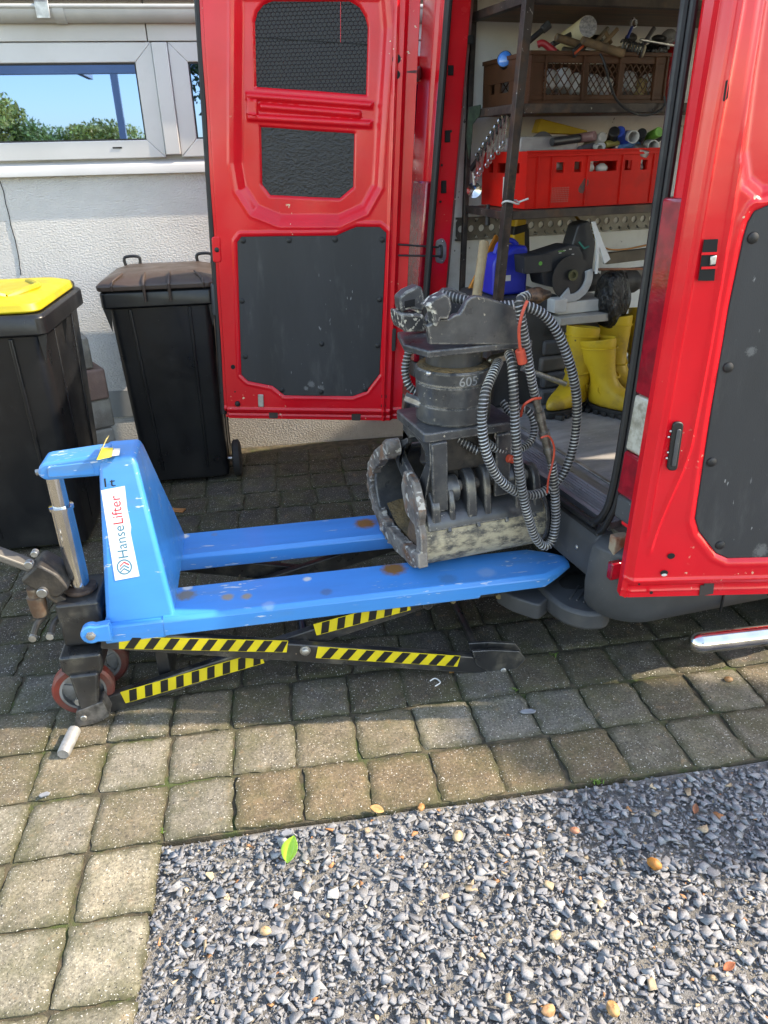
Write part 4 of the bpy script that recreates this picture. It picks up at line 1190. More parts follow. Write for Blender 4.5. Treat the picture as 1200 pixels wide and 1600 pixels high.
M_RIM = mat('worn_grey_rim', (.3, .3, .3), .5, .3, (.18, .175, .17), vs=10, dirt=(.1, .09, .07), ds=8)
def steer_wheel(x, y, rz):
    R = .093
    w_ = MB().lathe([(.070, -.022), (.086, -.022), (R, -.014), (R, .014), (.086, .022), (.070, .022), (.070, -.022)], n=40, ax=(0, 1, 0))
    o = w_.build('steer_wheel', M_TYRERED, lift, loc=(x, y, R), rot=(0, 0, rz))
    r_ = MB().lathe([(.071, -.021), (.071, .021), (.062, .021), (.062, -.021), (.071, -.021)], n=36, ax=(0, 1, 0)).lathe([(.001, -.022), (.024, -.022), (.024, .022), (.001, .022)], n=20, ax=(0, 1, 0))
    for k in range(5):
        a = k * 2 * math.pi / 5 + .3
        r_.bar((.02 * math.cos(a), 0, .02 * math.sin(a)), (.066 * math.cos(a), 0, .066 * math.sin(a)), .018, .016)
    r_.lathe([(.02, -.004), (.066, -.004), (.066, .004), (.02, .004), (.02, -.004)], n=30, ax=(0, 1, 0))
    r_.build('rim', M_RIM, o)
steer_wheel(-.085, .075, rad(4)); steer_wheel(-.06, .21, rad(4))
MB().cyl((-.088, .0, .093), (-.06, .25, .093), .012).build('axle', M_ZINC, lift)
# tiller, lever and valve parts beside the pump
hb = ll(52, 885, .12)
MB().bar((hb.x, .12, hb.z), (hb.x - .60, .10, hb.z + .40), .05, .022).build('tiller', mat('grey_tiller', (.11, .105, .095), .5, .2, (.07, .065, .06), vs=8), lift, bevel=.005)
MB().tube(smoothpath([(hb.x - .58, .0, hb.z + .39), (hb.x - .74, -.02, hb.z + .49), (hb.x - .80, .10, hb.z + .53), (hb.x - .74, .22, hb.z + .49), (hb.x - .58, .2, hb.z + .39)], 5), .014, 8).build('tiller_loop', M_LBLACK, lift)
tb_ = MB().prism(roundpoly([(hb.x - .03, hb.z - .02), (hb.x + .03, hb.z + .03), (hb.x + .075, hb.z - .01), (hb.x + .10, hb.z - .06), (hb.x + .06, hb.z - .09), (hb.x + .01, hb.z - .06)], .012), 'y', .07, .17)
tb_.build('tiller_bracket', M_CAST, lift, bevel=.006)
for u, v, r_ in ((66, 926, .015), (45, 882, .012), (54, 865, .010)):
    c = ll(u, v, .062)
    MB().cyl((c.x, .075, c.z), (c.x, .055, c.z), r_, n=18).build('bracket_bolt', M_ZINC, lift, bevel=.002)
c = ll(58, 940, .09)
MB().lathe([(.001, -.045), (.022, -.045), (.024, -.03), (.026, .0), (.026, .02), (.02, .022), (.02, .05), (.001, .05)], (c.x, .09, c.z), n=24).build('pump_plunger', mat('rusty_plunger', (.12, .07, .045), .55, .4, (.2, .17, .13), vs=20), lift)
MB().bar((c.x + .03, .08, c.z + .05), (c.x + .08, .1, c.z - .03), .03, .03).build('plunger_link', M_CAST, lift, bevel=.005)
for u, v in ((52, 995), (79, 992)):
    c2 = ll(u, v, .05)
    k_ = MB().tube(smoothpath([(c2.x, .05, c2.z), (c2.x + .012, .07, c2.z + .03), (c2.x + .035, .09, c2.z + .045)], 4), .009, 8)
    ko = k_.build('valve_lever', M_CAST, lift)
    MB().cyl((c2.x, .053, c2.z), (c2.x, .038, c2.z), .011, n=14).build('lever_pin', M_ZINC, ko)
# scissor arms
def arm(p, q, y0, y1, h, name='scissor_arm'):
    d = (Vec(q) - Vec(p)); d = d / d.length; n_ = Vec((-d[1], d[0]))
    P_, Q_ = Vec(p), Vec(q)
    poly = [P_ + n_ * h / 2, P_ - n_ * h / 2, Q_ - n_ * h / 2, Q_ + n_ * h / 2]
    return MB().prism([tuple(x) for x in poly], 'y', y0, y1).build(name, M_LBLACK, lift, bevel=.004)
def L2(u, v, y): p = ll(u, v, y); return (p.x, p.z)
bA0, bA1 = L2(158, 1000, .004), L2(772, 1042, .004)
aA0, aA1 = L2(140, 1112, .05), L2(690, 930, .05)
YELLOW = mat('hazard_yellow', (.62, .50, .02), .4, 0, (.54, .43, .02), vs=12)
HBLACK = mat('hazard_black', (.012, .012, .012), .4)
def hazard(p, q, y, h, slant, n, par):
    p, q = Vec(p), Vec(q); d = (q - p); Ln = d.length; d /= Ln; nn = Vec((-d[1], d[0]))
    def at_(s, t): w_ = p + d * s + nn * t; return (w_[0], w_[1])
    b_ = MB().prism([at_(0, -h / 2), at_(Ln, -h / 2), at_(Ln, h / 2), at_(0, h / 2)], 'y', y - .0012, y - .0002)
    bo = b_.build('warning_tape', YELLOW, par, smooth=0)
    bo['label'] = 'yellow warning tape with slanted black stripes'
    pitch = Ln / n
    for k in range(n):
        s0 = pitch * (k + .28); wd = pitch * .48
        pts = [(s0, -h * .46), (s0 + wd, -h * .46), (s0 + wd + slant, h * .46), (s0 + slant, h * .46)]
        pts = [(max(.001, min(Ln - .001, a)), b) for a, b in pts]
        if pts[1][0] - pts[0][0] < .002 and pts[2][0] - pts[3][0] < .002: continue
        MB().prism([at_(a, b) for a, b in pts], 'y', y - .0022, y - .0013).build('tape_stripe', HBLACK, par, smooth=0)
for side_, (ya, yb) in enumerate(((.004, .05), (.53, .485))):
    o1 = arm(bA0, bA1, ya, ya + .028 if side_ == 0 else ya - .028, .066)
    o2 = arm(aA0, aA1, yb, yb + .028 if side_ == 0 else yb - .028, .062)
    if side_ == 0:
        hazard(L2(186, 1004, .003), L2(449, 1010, .003), .003, .044, .022, 9, o1)
        hazard(L2(495, 1019, .003), L2(717, 1033, .003), .003, .044, .022, 8, o1)
        hazard(L2(192, 1090, .049), L2(410, 1027, .049), .049, .047, .014, 9, o2)
        hazard(L2(492, 984, .049), L2(640, 944, .049), .049, .045, .014, 6, o2)
        c = ll(477, 1017, .0)
        MB().lathe([(.017, 0), (.017, .005), (.012, .006), (.012, .014), (.009, .016), (.001, .016)], (c.x, .004, c.z), (0, -1, 0), 20).build('centre_bolt', M_ZINC, o1)
for (x, z, r_) in ((c.x, c.z, .016), (bA1[0] - .03, bA1[1] + .005, .014), (aA0[0] + .03, aA0[1] + .01, .016), (aA1[0] - .05, aA1[1] - .02, .016)):
    MB().cyl((x, .03, z), (x, .51, z), r_, n=14).build('cross_tube', M_LBLACK, lift)
MB().box(.14, .18, .10, .47, .03, .30).build('rear_frame', M_LBLACK, lift, bevel=.004)
# end bracket with stabiliser peg
bq = [L2(u, v, -.004) for u, v in ((116, 1137), (119, 1112), (160, 1096), (172, 1118), (150, 1130))]
bk = MB().prism(roundpoly(bq, .006), 'y', -.006, .05)
bko = bk.build('leg_bracket', mat('scuffed_black_bracket', (.05, .048, .045), .5, .4, (.16, .15, .14), vs=30), lift, bevel=.004)
c = ll(131, 1122, -.008)
MB().cyl((c.x, -.006, c.z), (c.x, -.012, c.z), .010, n=16).build('bracket_pin', M_ZINC, bko, bevel=.002)
p0_, p1_ = w2l(G(117, 1140, .02)), w2l(G(99, 1178, .02))
MB().lathe([(.001, 0), (.016, 0), (.019, .004), (.019, .098), (.016, .104), (.001, .104)], (p0_.x, p0_.y, .02), (p1_.x - p0_.x, p1_.y - p0_.y, 0), 24).build('stabiliser_peg', mat('worn_zinc_peg', (.36, .36, .36), .55, .5, (.24, .24, .235), vs=25, bump=.3, bs=90), lift)
# toe with roller
tq = [L2(u, v, .0) for u, v in ((738, 1018), (770, 1016), (812, 1018), (822, 1030), (800, 1053), (775, 1056), (745, 1040))]
too = MB().prism(roundpoly(tq, .005), 'y', .0, .012).prism(roundpoly(tq, .005), 'y', .045, .057).build('toe_bracket', M_LBLACK, lift, bevel=.002)
c = ll(785, 1038, .03)
MB().cyl((c.x, .013, .024), (c.x, .044, .024), .024, n=24).build('load_roller', mat('scuffed_roller', (.2, .15, .13), .6, .2, (.1, .08, .07), vs=20), lift)
c = ll(786, 1047, 0); MB().cyl((c.x, .0, c.z), (c.x, -.006, c.z), .010, n=16).build('toe_bolt', M_ZINC, too, bevel=.002)
# far toe and a plate with bolts below the fork tips
MB().box(1.20, 1.36, .10, .13, .235, .30).build('tip_plate', M_LBLACK, lift, bevel=.003)
for u, v in ((778, 930), (803, 927), (707, 937)):
    c = ll(u, v, .10); MB().cyl((c.x, .10, c.z), (c.x, .088, c.z), .0105, n=6).build('tip_bolt', mat('yellow_zinc', (.35, .29, .16), .45, .8), lift, bevel=.001)
# ---- lettering on the mast front
mo = LO + lxv * .035 + lyv * .02 + Vec((0, 0, .345))
mn = lxv.cross((lyv * .058 + Vec((0, 0, .477))).normalized()).normalized()
if mn.y > 0: mn = -mn
def mp(u, v, n=0.0):
    return w2l(onp(u, v, mo, mn) + mn * n)
def decal(px, n, th, m, name, par=lift):
    k = len(px)
    mb = MB().add([mp(u, v, n) for u, v in px] + [mp(u, v, n + th) for u, v in px], [tuple(range(k)), tuple(range(2 * k - 1, k - 1, -1))] + [(i, (i + 1) % k, k + (i + 1) % k, k + i) for i in range(k)])
    return mb.build(name, m, par, smooth=0)
stk = decal([(158, 766), (195, 759), (199, 795), (205, 824), (204, 832), (218, 900), (180, 907)], .0006, .0008, mat('white_sticker', (.72, .73, .75), .45, 0, (.66, .67, .69), vs=9), 'sticker')
def lay_text(txt, p0, p1, pu, n, m, name, par):
    me = text_mesh(txt, 1.0, .0)
    co = np.array([v.co[:] for v in me.vertices])
    x0, x1 = co[:, 0].min(), co[:, 0].max(); h = .70
    A, B, U_ = mp(*p0, n), mp(*p1, n), mp(*pu, n)
    for v, c_ in zip(me.vertices, co):
        v.co = A + (B - A) * ((c_[0] - x0) / (x1 - x0)) + (U_ - A) * (c_[1] / h)
    return obj(name, me, m, par)
TEAL, LRED = mat('teal_ink', (.03, .2, .3), .5), mat('red_ink', (.55, .03, .05), .5)
lay_text('Hanse', (201, 870), (193.5, 820), (185, 872.5), .0018, TEAL, 'lettering', stk)
lay_text('Lifter', (193, 817), (187, 773), (177, 819.5), .0018, LRED, 'lettering', stk)
lay_text('1t', (164, 761), (181, 759), (162.5, 747), .003, mat('black_ink', (.01, .01, .012), .5), 'lettering', lift)
ring_o = [(194.5 + 12 * math.cos(rad(a)), 885.5 + 12 * math.sin(rad(a))) for a in range(0, 360, 12)]
ring_i = [(194.5 + 10 * math.cos(rad(a)), 885.5 + 10 * math.sin(rad(a))) for a in range(0, 360, 12)]
k = len(ring_o)
MB().add([mp(*p_, .0018) for p_ in ring_o] + [mp(*p_, .0018) for p_ in ring_i], [(i, (i + 1) % k, k + (i + 1) % k, k + i) for i in range(k)]).build('emblem_ring', TEAL, stk, smooth=0)
for j, cm in enumerate((LRED, TEAL, TEAL)):
    yy = 880 + j * 5
    decal([(187, yy + 4), (194, yy - 3), (202, yy + 1), (202, yy + 3.2), (194, yy - .8), (187.6, yy + 6)], .0016, .0003, cm, 'emblem_chevron', stk)
# yellow paper tag on the arm top
zt_ = .8585
tq_ = [lz(u, v, zt_) for u, v in ((151, 719), (158, 700), (177, 700), (174, 714))]
MB().prism([(q.x, q.y) for q in tq_], 'z', zt_, zt_ + .001).build('paper_tag', mat('yellow_paper', (.66, .55, .06), .7, 0, (.5, .42, .08), vs=30), lift, smooth=0)
tq_ = [lz(u, v, zt_) for u, v in ((175, 713), (178, 701), (188, 701), (186, 711))]
MB().prism([(q.x, q.y) for q in tq_], 'z', zt_, zt_ + .001).build('paper_tag', M_WHITE, lift, smooth=0)
f0, f1 = lz(151, 719, zt_), lz(158, 702, zt_)
t1 = ll(171, 680, f1.y); t0 = ll(166, 690, f0.y)
MB().add([f0, f1, (t1.x, f1.y, t1.z), (t0.x - .004, f0.y + .02, t0.z)], [(0, 1, 2, 3)]).add([f0 + Vec((-.001, 0, 0)), f1 + Vec((-.001, 0, 0)), (t1.x - .001, f1.y, t1.z), (t0.x - .005, f0.y + .02, t0.z)], [(0, 3, 2, 1)]).build('paper_tag_flap', mat('pale_yellow_paper', (.72, .66, .35), .7, 0, (.6, .5, .1), vs=40), lift, smooth=0)

# ================================================================== EXCAVATOR GRAB ON THE FORKS
GO, GYAW = Vec((.398, 1.985, .3585)), rad(10)
gxv, gyv = Vec((math.cos(GYAW), math.sin(GYAW), 0)), Vec((-math.sin(GYAW), math.cos(GYAW), 0))
def w2g(p):
    d = Vec(p) - GO
    return Vec((d.dot(gxv), d.dot(gyv), d.z))
def gl(u, v, y): return w2g(onp(u, v, GO + gyv * y, gyv))
def gxp(u, v, x): return w2g(onp(u, v, GO + gxv * x, gxv))
grab = thing('excavator_grab', 'worn black hydraulic clamshell grab with rotator and ribbed hoses on the forks', 'grab', tuple(GO), GYAW)
M_GIRON = mat('worn_black_iron', (.045, .047, .051), .36, .3, (.08, .082, .085), vs=7, dirt=(.17, .16, .14), ds=9, dlo=.48, dhi=.72, da=.75, chip=(.42, .38, .31), cs=80, ct=.665, chipmask=(6, .48), rvar=.12, bump=.3, bs=70, bdist=.003, wear=((.42, .39, .34), .008, .95, 45))
M_GDIRT = mat('muddy_iron', (.07, .067, .06), .7, .1, (.14, .125, .10), vs=9, dirt=(.50, .43, .29), ds=18, dlo=.36, dhi=.60, da=.9, chip=(.5, .45, .34), cs=110, ct=.62, chipmask=(8, .44), bump=.9, bs=85, bdist=.006, stretch=(1, 1, 1.8))
M_GWORN = mat('rusty_chipped_rim', (.24, .21, .18), .7, .2, (.1, .085, .075), vs=16, dirt=(.24, .11, .05), ds=14, dlo=.5, dhi=.66, da=.75, chip=(.5, .46, .4), cs=34, ct=.60, bump=.7, bs=45, bdist=.005, wear=((.5, .46, .4), .008, .9, 30))
M_SOILIN = mat('caked_soil', (.11, .08, .045), .95, 0, (.22, .14, .06), vs=16, bump=1.0, bs=60, bdist=.01)
def arcpath(pts, k=5): return [tuple(p)[:2] for p in smoothpath([(a, b, 0) for a, b in pts], k)]
def shell(path, th, x0, x1, m, name, par=grab, bevel=.004, wob=0):
    """curved plate: path in (y,z), thickness th to the left, swept along x"""
    outer = [Vec(p) for p in path]
    inner = []
    for i, p in enumerate(outer):
        d = outer[min(i + 1, len(outer) - 1)] - outer[max(i - 1, 0)]
        d = d.normalized(); inner.append(p + Vec((-d[1], d[0])) * th)
    nn = 10
    rings = []
    for k in range(nn + 1):
        x = x0 + (x1 - x0) * k / nn
        rings.append([(x, p[0], p[1]) for p in outer] + [(x, p[0], p[1]) for p in reversed(inner)])
    if wob:
        for r_ in (rings[0],):
            for i, p in enumerate(r_):
                r_[i] = (p[0] + wob * (.5 * math.sin(i * 1.9) + .5 * math.sin(i * 4.3 + 1)), p[1], p[2])
    return MB().loft(rings).build(name, m, par, bevel=bevel)
near_path = arcpath([(.20, .004), (.12, .002), (.06, .018), (.015, .058), (-.002, .11), (.006, .16), (.03, .195), (.06, .215)])
far_path = arcpath([(.16, .006), (.24, .0), (.33, .014), (.41, .06), (.455, .13), (.455, .20), (.42, .27), (.36, .325), (.31, .345)])
LX = .445
ns = shell(near_path, -.016, .02, LX, M_GDIRT, 'bucket_shell')
ns['label'] = 'near bucket half caked with dry mud'
fs_ = shell(far_path, .018, .0, LX, M_GIRON, 'bucket_shell')
# cheeks: near shell has closed ends, far shell a chipped crescent rim
chk = MB().prism([(p[0], p[1]) for p in near_path] + [(.15, .20), (.19, .11)], 'x', LX, LX + .014)
chk.build('cheek_plate', M_GIRON, grab, bevel=.003)
lip = arcpath([(.205, .0), (.12, -.001), (.06, .012), (.012, .054), (-.008, .11), (.0, .165), (.03, .205), (.055, .222)])
lip2 = arcpath([(.06, .19), (.05, .165), (.035, .13), (.04, .09), (.075, .055), (.13, .04), (.20, .03)])
cm = MB().prism(lip + lip2, 'x', .0, .022)
cm.build('near_cheek_rim', M_GWORN, grab, bevel=.006)
# rusty soil plug inside the near bowl's end
MB().prism([(p[0] * .9 + .012, p[1] * .9 + .008) for p in near_path] + [(.14, .17), (.18, .1)], 'x', .026, .04).build('bowl_end', mat('rusty_bowl_end', (.16, .10, .06), .85, .1, (.09, .06, .045), vs=14, bump=.7, bs=60), grab)
# crescent: thick worn band with an uneven tooth edge
cres_px = ((607, 690), (590, 702), (580, 722), (578, 750), (583, 780), (592, 808), (604, 836), (618, 856), (636, 872), (660, 888))
co_ = [gxp(u, v, .0) for u, v in cres_px]
co_ = smoothpath([(p.y, p.z, 0) for p in co_], 6)
n_c = len(co_)
outer, inner = [], []
for i, p in enumerate(co_):
    d = (co_[min(i + 1, n_c - 1)] - co_[max(i - 1, 0)]).normalized()
    nrm = Vec((-d.y, d.x, 0))
    t = i / (n_c - 1)
    wdt = .050 + .012 * math.sin(t * 9 + 1) * (1 if .2 < t < .9 else .3) + .0035 * math.sin(i * 1.3) + .0025 * math.sin(i * 2.9)
    cen = Vec((.2, .2, 0))
    if nrm.dot(cen - p) < 0: nrm = -nrm
    outer.append((p.x, max(p.y, .001))); q = p + nrm * wdt; inner.append((q.x, max(q.y, .004)))
rings = []
for xo, sh in ((-.012, .0), (-.016, .006), (.0, .0), (.022, .0)):
    rings.append([(xo + .0015 * math.sin(i * 1.7), a, b) for i, (a, b) in enumerate(outer)] + [(xo + .0025 * math.sin(i * 1.1), a, b) for i, (a, b) in reversed(list(enumerate(inner)))])
MB().loft([rings[0], rings[3]]).build('far_cheek_rim', M_GWORN, grab, bevel=.006)
q = gxp(607, 695, .0)
MB().lathe([(.001, -.018), (.024, -.018), (.03, -.008), (.03, .03), (.001, .03)], (.0, q.y - .012, q.z - .006), (1, 0, 0), 20).build('pivot_boss', M_GWORN, grab)
# dirt lying in the far shell
sb = MB()
hm = []
for i in range(9):
    row = []
    for j in range(7):
        x_, y_ = .03 + .38 * i / 8, .16 + .25 * j / 6
        row.append((x_, y_, .022 + .45 * max(0, y_ - .30) ** 1.1 + .035 * math.exp(-((x_ - .10) / .12) ** 2) + random.gauss(0, .006)))
    hm.append(row)
sb.loft(hm, closed=False, caps=False)
for k in range(26):
    a = random.uniform(.04, .40); y = random.uniform(.20, .36)
    sb.ball((a, y, .02 + .25 * max(0, y - .28)), random.uniform(.016, .034), (1.3, 1.1, .5), 8, 5)
sb.build('soil', M_SOILIN, grab, kind='stuff')
# frame under the rotator
RX, RY = w2g(Vec((.535, 2.15, 0))).x, w2g(Vec((.535, 2.15, 0))).y
zP = w2g(Vec((0, 0, .845))).z
pl_ = MB().prism(roundpoly([(RX - .145, RY - .125), (RX + .165, RY - .125), (RX + .165, RY + .13), (RX - .145, RY + .13)], .02), 'z', zP - .03, zP)
pl_.build('head_plate', M_GIRON, grab, bevel=.004)
def frame_plate(x, th=.018):
    out = [(RY - .115, zP - .03), (RY - .125, zP - .10), (.06, .25), (.045, .20), (.10, .17), (.15, .22), (.24, .235), (.30, .26), (.36, .30), (.345, .345), (RY + .12, zP - .1), (RY + .115, zP - .03)]
    # window: build as ring between outline and inner hole
    hole_ = [(RY - .075, zP - .075), (RY - .085, zP - .11), (.115, .29), (.13, .275), (.20, .29), (.255, .31), (.285, .335), (RY + .075, zP - .10), (RY + .07, zP - .07), (RY + .02, zP - .06), (RY, zP - .055), (RY - .04, zP - .06)]
    n = len(out)
    vs = [(x, *p) for p in out] + [(x, *p) for p in hole_] + [(x + th, *p) for p in out] + [(x + th, *p) for p in hole_]
    fs = []
    for i in range(n):
        j = (i + 1) % n
        fs += [(i, j, n + j, n + i), (2 * n + i, 3 * n + i, 3 * n + j, 2 * n + j), (i, 2 * n + i, 2 * n + j, j), (n + i, n + j, 3 * n + j, 3 * n + i)]
    return MB().add(vs, fs).build('frame_plate', M_GIRON, grab, bevel=.003)
for x in (RX - .125, RX + .13): frame_plate(x)
a_, b_ = gl(673, 690, RY - .13), gl(692, 800, .03)
MB().bar((RX - .10, RY - .128, zP - .03), (RX - .085, .03, .22), .05, .014, up=(0, 1, .3)).build('frame_web', M_GIRON, grab, bevel=.003)
MB().bar((RX + .115, RY - .128, zP - .03), (RX + .125, .03, .24), .05, .014, up=(0, 1, .3)).build('frame_web', M_GIRON, grab, bevel=.003)
MB().prism(roundpoly([(.02, .17), (.0, .24), (.06, .32), (.14, .33), (.17, .26), (.13, .18)], .02), 'x', -.002, .024).build('side_ear', M_GWORN, grab, bevel=.005)
# pivot bosses and lugs on the near shell
for x, th_, top_ in ((.045, .03, .285), (.105, .02, .30), (.165, .034, .335), (.225, .024, .34), (.335, .026, .335), (.40, .026, .315)):
    lug = roundpoly([(.006, .165), (.012, .24), (.03, top_ - .02), (.06, top_), (.10, top_ - .005), (.125, top_ - .05), (.125, .19)], .022)
    MB().prism(lug, 'x', x, x + th_).build('hinge_lug', M_GIRON, grab, bevel=.005)
# upper lap of the near shell, dark above the muddy bowl
lap = arcpath([(.0, .165), (.008, .19), (.03, .215), (.075, .235), (.13, .24)])
shell(lap, -.012, .03, LX - .01, M_GIRON, 'shell_lap')
MB().cyl((.06, .075, .275), (.42, .075, .275), .018, n=18).build('hinge_pin', M_GWORN, grab)
MB().lathe([(.001, -.02), (.04, -.02), (.045, -.01), (.045, .035), (.001, .035)], (.115, .078, .268), (1, 0, 0), 24).build('hinge_boss', M_GIRON, grab, bevel=.003)
MB().lathe([(.001, -.03), (.05, -.03), (.055, -.015), (.055, .05), (.001, .05)], (.33, .085, .275), (1, 0, 0), 24).build('hinge_boss', M_GIRON, grab, bevel=.003)
for x in (.10, .20, .30, .40):
    MB().bar((x, .035, .19), (x, .004, .15), .012, .03).build('shell_rib', M_GIRON, grab, bevel=.003)
MB().box(RX - .075, RX + .115, RY - .07, RY + .09, zP - .16, zP - .031).build('valve_block', M_CAST, grab, bevel=.008)
# hydraulic cylinder slung across
A, B = gl(675, 700, .17), gl(790, 800, .10)
MB().cyl(A, A + (B - A) * .85, .060, n=28).build('cylinder', M_CAST, grab, bevel=.004)
MB().cyl(A + (B - A) * .8, B, .066, .060, n=28).build('cylinder_head', M_GIRON, grab, bevel=.006)
a2, b2 = gl(762, 675, .16), gl(782, 712, .10)
MB().cyl(a2, b2, .022, n=20).build('cylinder_rod', M_CHROME, grab)
MB().bar(gl(735, 700, .2), gl(800, 770, .2), .05, .03).build('cylinder_cradle', M_GIRON, grab, bevel=.004)
# rotator
rp = MB().lathe([(.04, zP), (.113, zP + .001), (.116, zP + .006), (.116, zP + .055), (.113, zP + .057), (.113, zP + .059), (.116, zP + .061), (.116, zP + .118), (.112, zP + .120), (.112, zP + .123), (.117, zP + .125), (.117, zP + .160), (.113, zP + .165), (.085, zP + .167), (.04, zP + .167)], (RX, RY, 0), n=56)
rot = rp.build('rotator', M_GIRON, grab, smooth=30)
MB().lathe([(.087, zP + .165), (.112, zP + .166), (.104, zP + .172), (.088, zP + .174)], (RX, RY, 0), n=40).build('grease_ring', M_SOILIN, rot)
MB().lathe([(.04, zP + .16), (.086, zP + .166), (.086, zP + .232), (.04, zP + .232)], (RX, RY, 0), n=48).build('rotator_neck', M_GIRON, rot)
# cast number on the drum: each digit wrapped on the cylinder
me = text_mesh('605', .040, .0010)
zN = gl(742, 600, RY - .11).z - .002
c0 = gl(716, 600, RY - .10)
a0 = math.atan2(c0.y - RY, c0.x - RX)
for v in me.vertices:
    x, y, z = v.co
    a = a0 + x / .117 * 1.0
    rr = .1168 + z * 1.2
    v.co = (RX + rr * math.cos(a), RY + rr * math.sin(a), zN + y)
obj('cast_number', me, mat('scuffed_grey_number', (.3, .3, .3), .5, .3), rot)
c = gl(672, 585, RY - .1); MB().ball((c.x, c.y + .01, c.z), .009, n=10, m=6).build('grub_screw', M_ZINC, rot)
# fittings left of the rotator
c = gl(640, 625, .16)
ft = MB().cyl((c.x - .015, c.y, c.z + .012), (c.x + .03, c.y - .02, c.z - .008), .015, n=6).cyl((c.x + .02, c.y - .01, c.z - .004), (c.x + .055, c.y - .03, c.z - .016), .018, n=14)
ft.build('hose_fitting', M_ZINC, grab, smooth=30)
c = gl(776, 562, .10)
ft = MB().cyl((c.x - .02, c.y, c.z), (c.x + .03, c.y, c.z + .008), .015, n=6).cyl((c.x + .02, c.y, c.z + .004), (c.x + .055, c.y + .02, c.z + .02), .011, n=14).ball((c.x - .022, c.y, c.z), .012, n=10, m=6)
ft.build('hose_fitting', mat('brass_zinc', (.46, .42, .32), .4, .9, (.3, .28, .24), vs=40), grab, smooth=30)
# quick-hitch bracket on top
zB = zP + .233
npl, fpl = -.005, .245
bp = MB().prism([(gl(632, 520, .12).x - .01, .10), (gl(670, 546, npl).x, npl + .001), (gl(832, 548, npl).x, npl + .001), (gl(820, 548, npl).x + .02, fpl + .02), (gl(632, 520, .2).x, fpl + .02)], 'z', zB - .004, zB + .016)
bp.build('bracket_plate', M_GIRON, grab, bevel=.004)
Z5 = lambda L: [(560 + x * .3, 420 + y * .3) for x, y in L]
def hitch(px, y, th, m=M_GIRON):
    poly = [gl(u, v, y) for u, v in px]
    poly = [(p.x, max(p.z, zB - .006)) for p in poly]
    return MB().prism(poly, 'y', y, y + th).build('hitch_plate', m, grab, bevel=.003)
hitch(Z5([(375, 395), (360, 300), (430, 262), (470, 262), (505, 240), (530, 235), (548, 205), (565, 168), (590, 148), (620, 141), (655, 147), (740, 172), (835, 207), (850, 250), (850, 395)]), npl, .022)
hitch(Z5([(240, 330), (250, 285), (300, 300), (350, 280), (370, 230), (395, 190), (420, 130), (450, 104), (490, 102), (560, 130), (620, 170), (850, 230), (870, 300)]), fpl - .03, .022)
# hooks: curved claws, chipped
def claw(px, y, th):
    poly = [gl(u, v, y) for u, v in px]
    return MB().prism([(p.x, p.z) for p in poly], 'y', y, y + th).build('hitch_claw', M_GWORN_B, grab, bevel=.005)
M_GWORN_B = mat('chipped_black_hook', (.04, .04, .042), .5, .2, (.06, .06, .062), vs=9, chip=(.55, .52, .44), cs=55, ct=.57, chipmask=(12, .45), bump=.5, bs=50, wear=((.6, .57, .5), .010, 1.0, 40))
claw(Z5([(352, 200), (400, 155), (455, 128), (480, 150), (490, 205), (470, 265), (430, 262), (410, 305), (395, 300), (395, 270), (385, 215)]), npl - .012, .05)
claw(Z5([(215, 150), (250, 118), (310, 90), (332, 95), (345, 140), (350, 195), (330, 225), (300, 215), (265, 210), (235, 230), (220, 215)]), .12, .05)
c0, c1 = gl(*Z5([(262, 183)])[0], .118), gl(*Z5([(295, 172)])[0], .118)
MB().prism([(c0.x - .012, c0.z - .012), (c1.x, c1.z - .012), (c1.x, c1.z + .008), (c0.x - .012, c0.z + .008)], 'y', .1185, .1195).build('hook_slot', M_BLACKHOLE, grab, smooth=0)
claw(Z5([(225, 235), (340, 240), (360, 285), (345, 330), (245, 330), (228, 290)]), .09, .10)
# ---- hoses
M_HOSE = mat('hose_rubber', (.013, .013, .014), .6, 0, (.04, .038, .035), vs=30)
M_COIL = mat('hose_guard_coil', (.5, .5, .5), .4, .5, (.3, .29, .27), vs=12)
def hose(pts, r=.0125, pitch=.0108, name='hose', wire=.0021, dark=False):
    P_ = smoothpath(pts, 10)
    ho = MB().tube(P_, r, 10).build(name, M_HOSE, grab)
    # coil wound round the centre line
    L_ = [0.0]
    for a, b in zip(P_, P_[1:]): L_.append(L_[-1] + (b - a).length)
    tot = L_[-1]; N_ = int(tot / pitch * 12)
    W_ = []; i = 0; prev = Vec((0, 0, 1))
    for k in range(N_ + 1):
        s = tot * k / N_
        while i < len(P_) - 2 and L_[i + 1] < s: i += 1
        t = (s - L_[i]) / max(1e-9, L_[i + 1] - L_[i])
        c = P_[i].lerp(P_[i + 1], t); d = (P_[i + 1] - P_[i]).normalized()
        a = (prev - d * prev.dot(d))
        a = a.normalized() if a.length > 1e-4 else d.orthogonal().normalized()
        prev = a; b = d.cross(a)
        ph = 2 * math.pi * s / pitch
        W_.append(c + (a * math.cos(ph) + b * math.sin(ph)) * (r + wire * .25))
    MB().tube(W_, wire, 5, caps=False).build('guard_coil', M_COIL, ho, smooth=60)
    return ho
def hp(L): return [gl(u, v, y) for u, v, y in L]
hose(hp([(692, 461, .13), (730, 470, .08), (775, 478, .03), (825, 479, -.01), (862, 505, -.03), (888, 560, -.04), (901, 625, -.04), (897, 690, -.04), (880, 740, -.045), (850, 768, -.045), (815, 772, -.045), (780, 748, -.045), (760, 708, -.045), (753, 660, -.04), (758, 615, -.03), (772, 580, .02), (779, 565, .07)]), .0130)
hose(hp([(826, 462, -.045), (812, 470, -.06), (815, 500, -.062), (822, 540, -.06), (829, 585, -.055), (836, 620, -.05)]), .0115, name='hose')
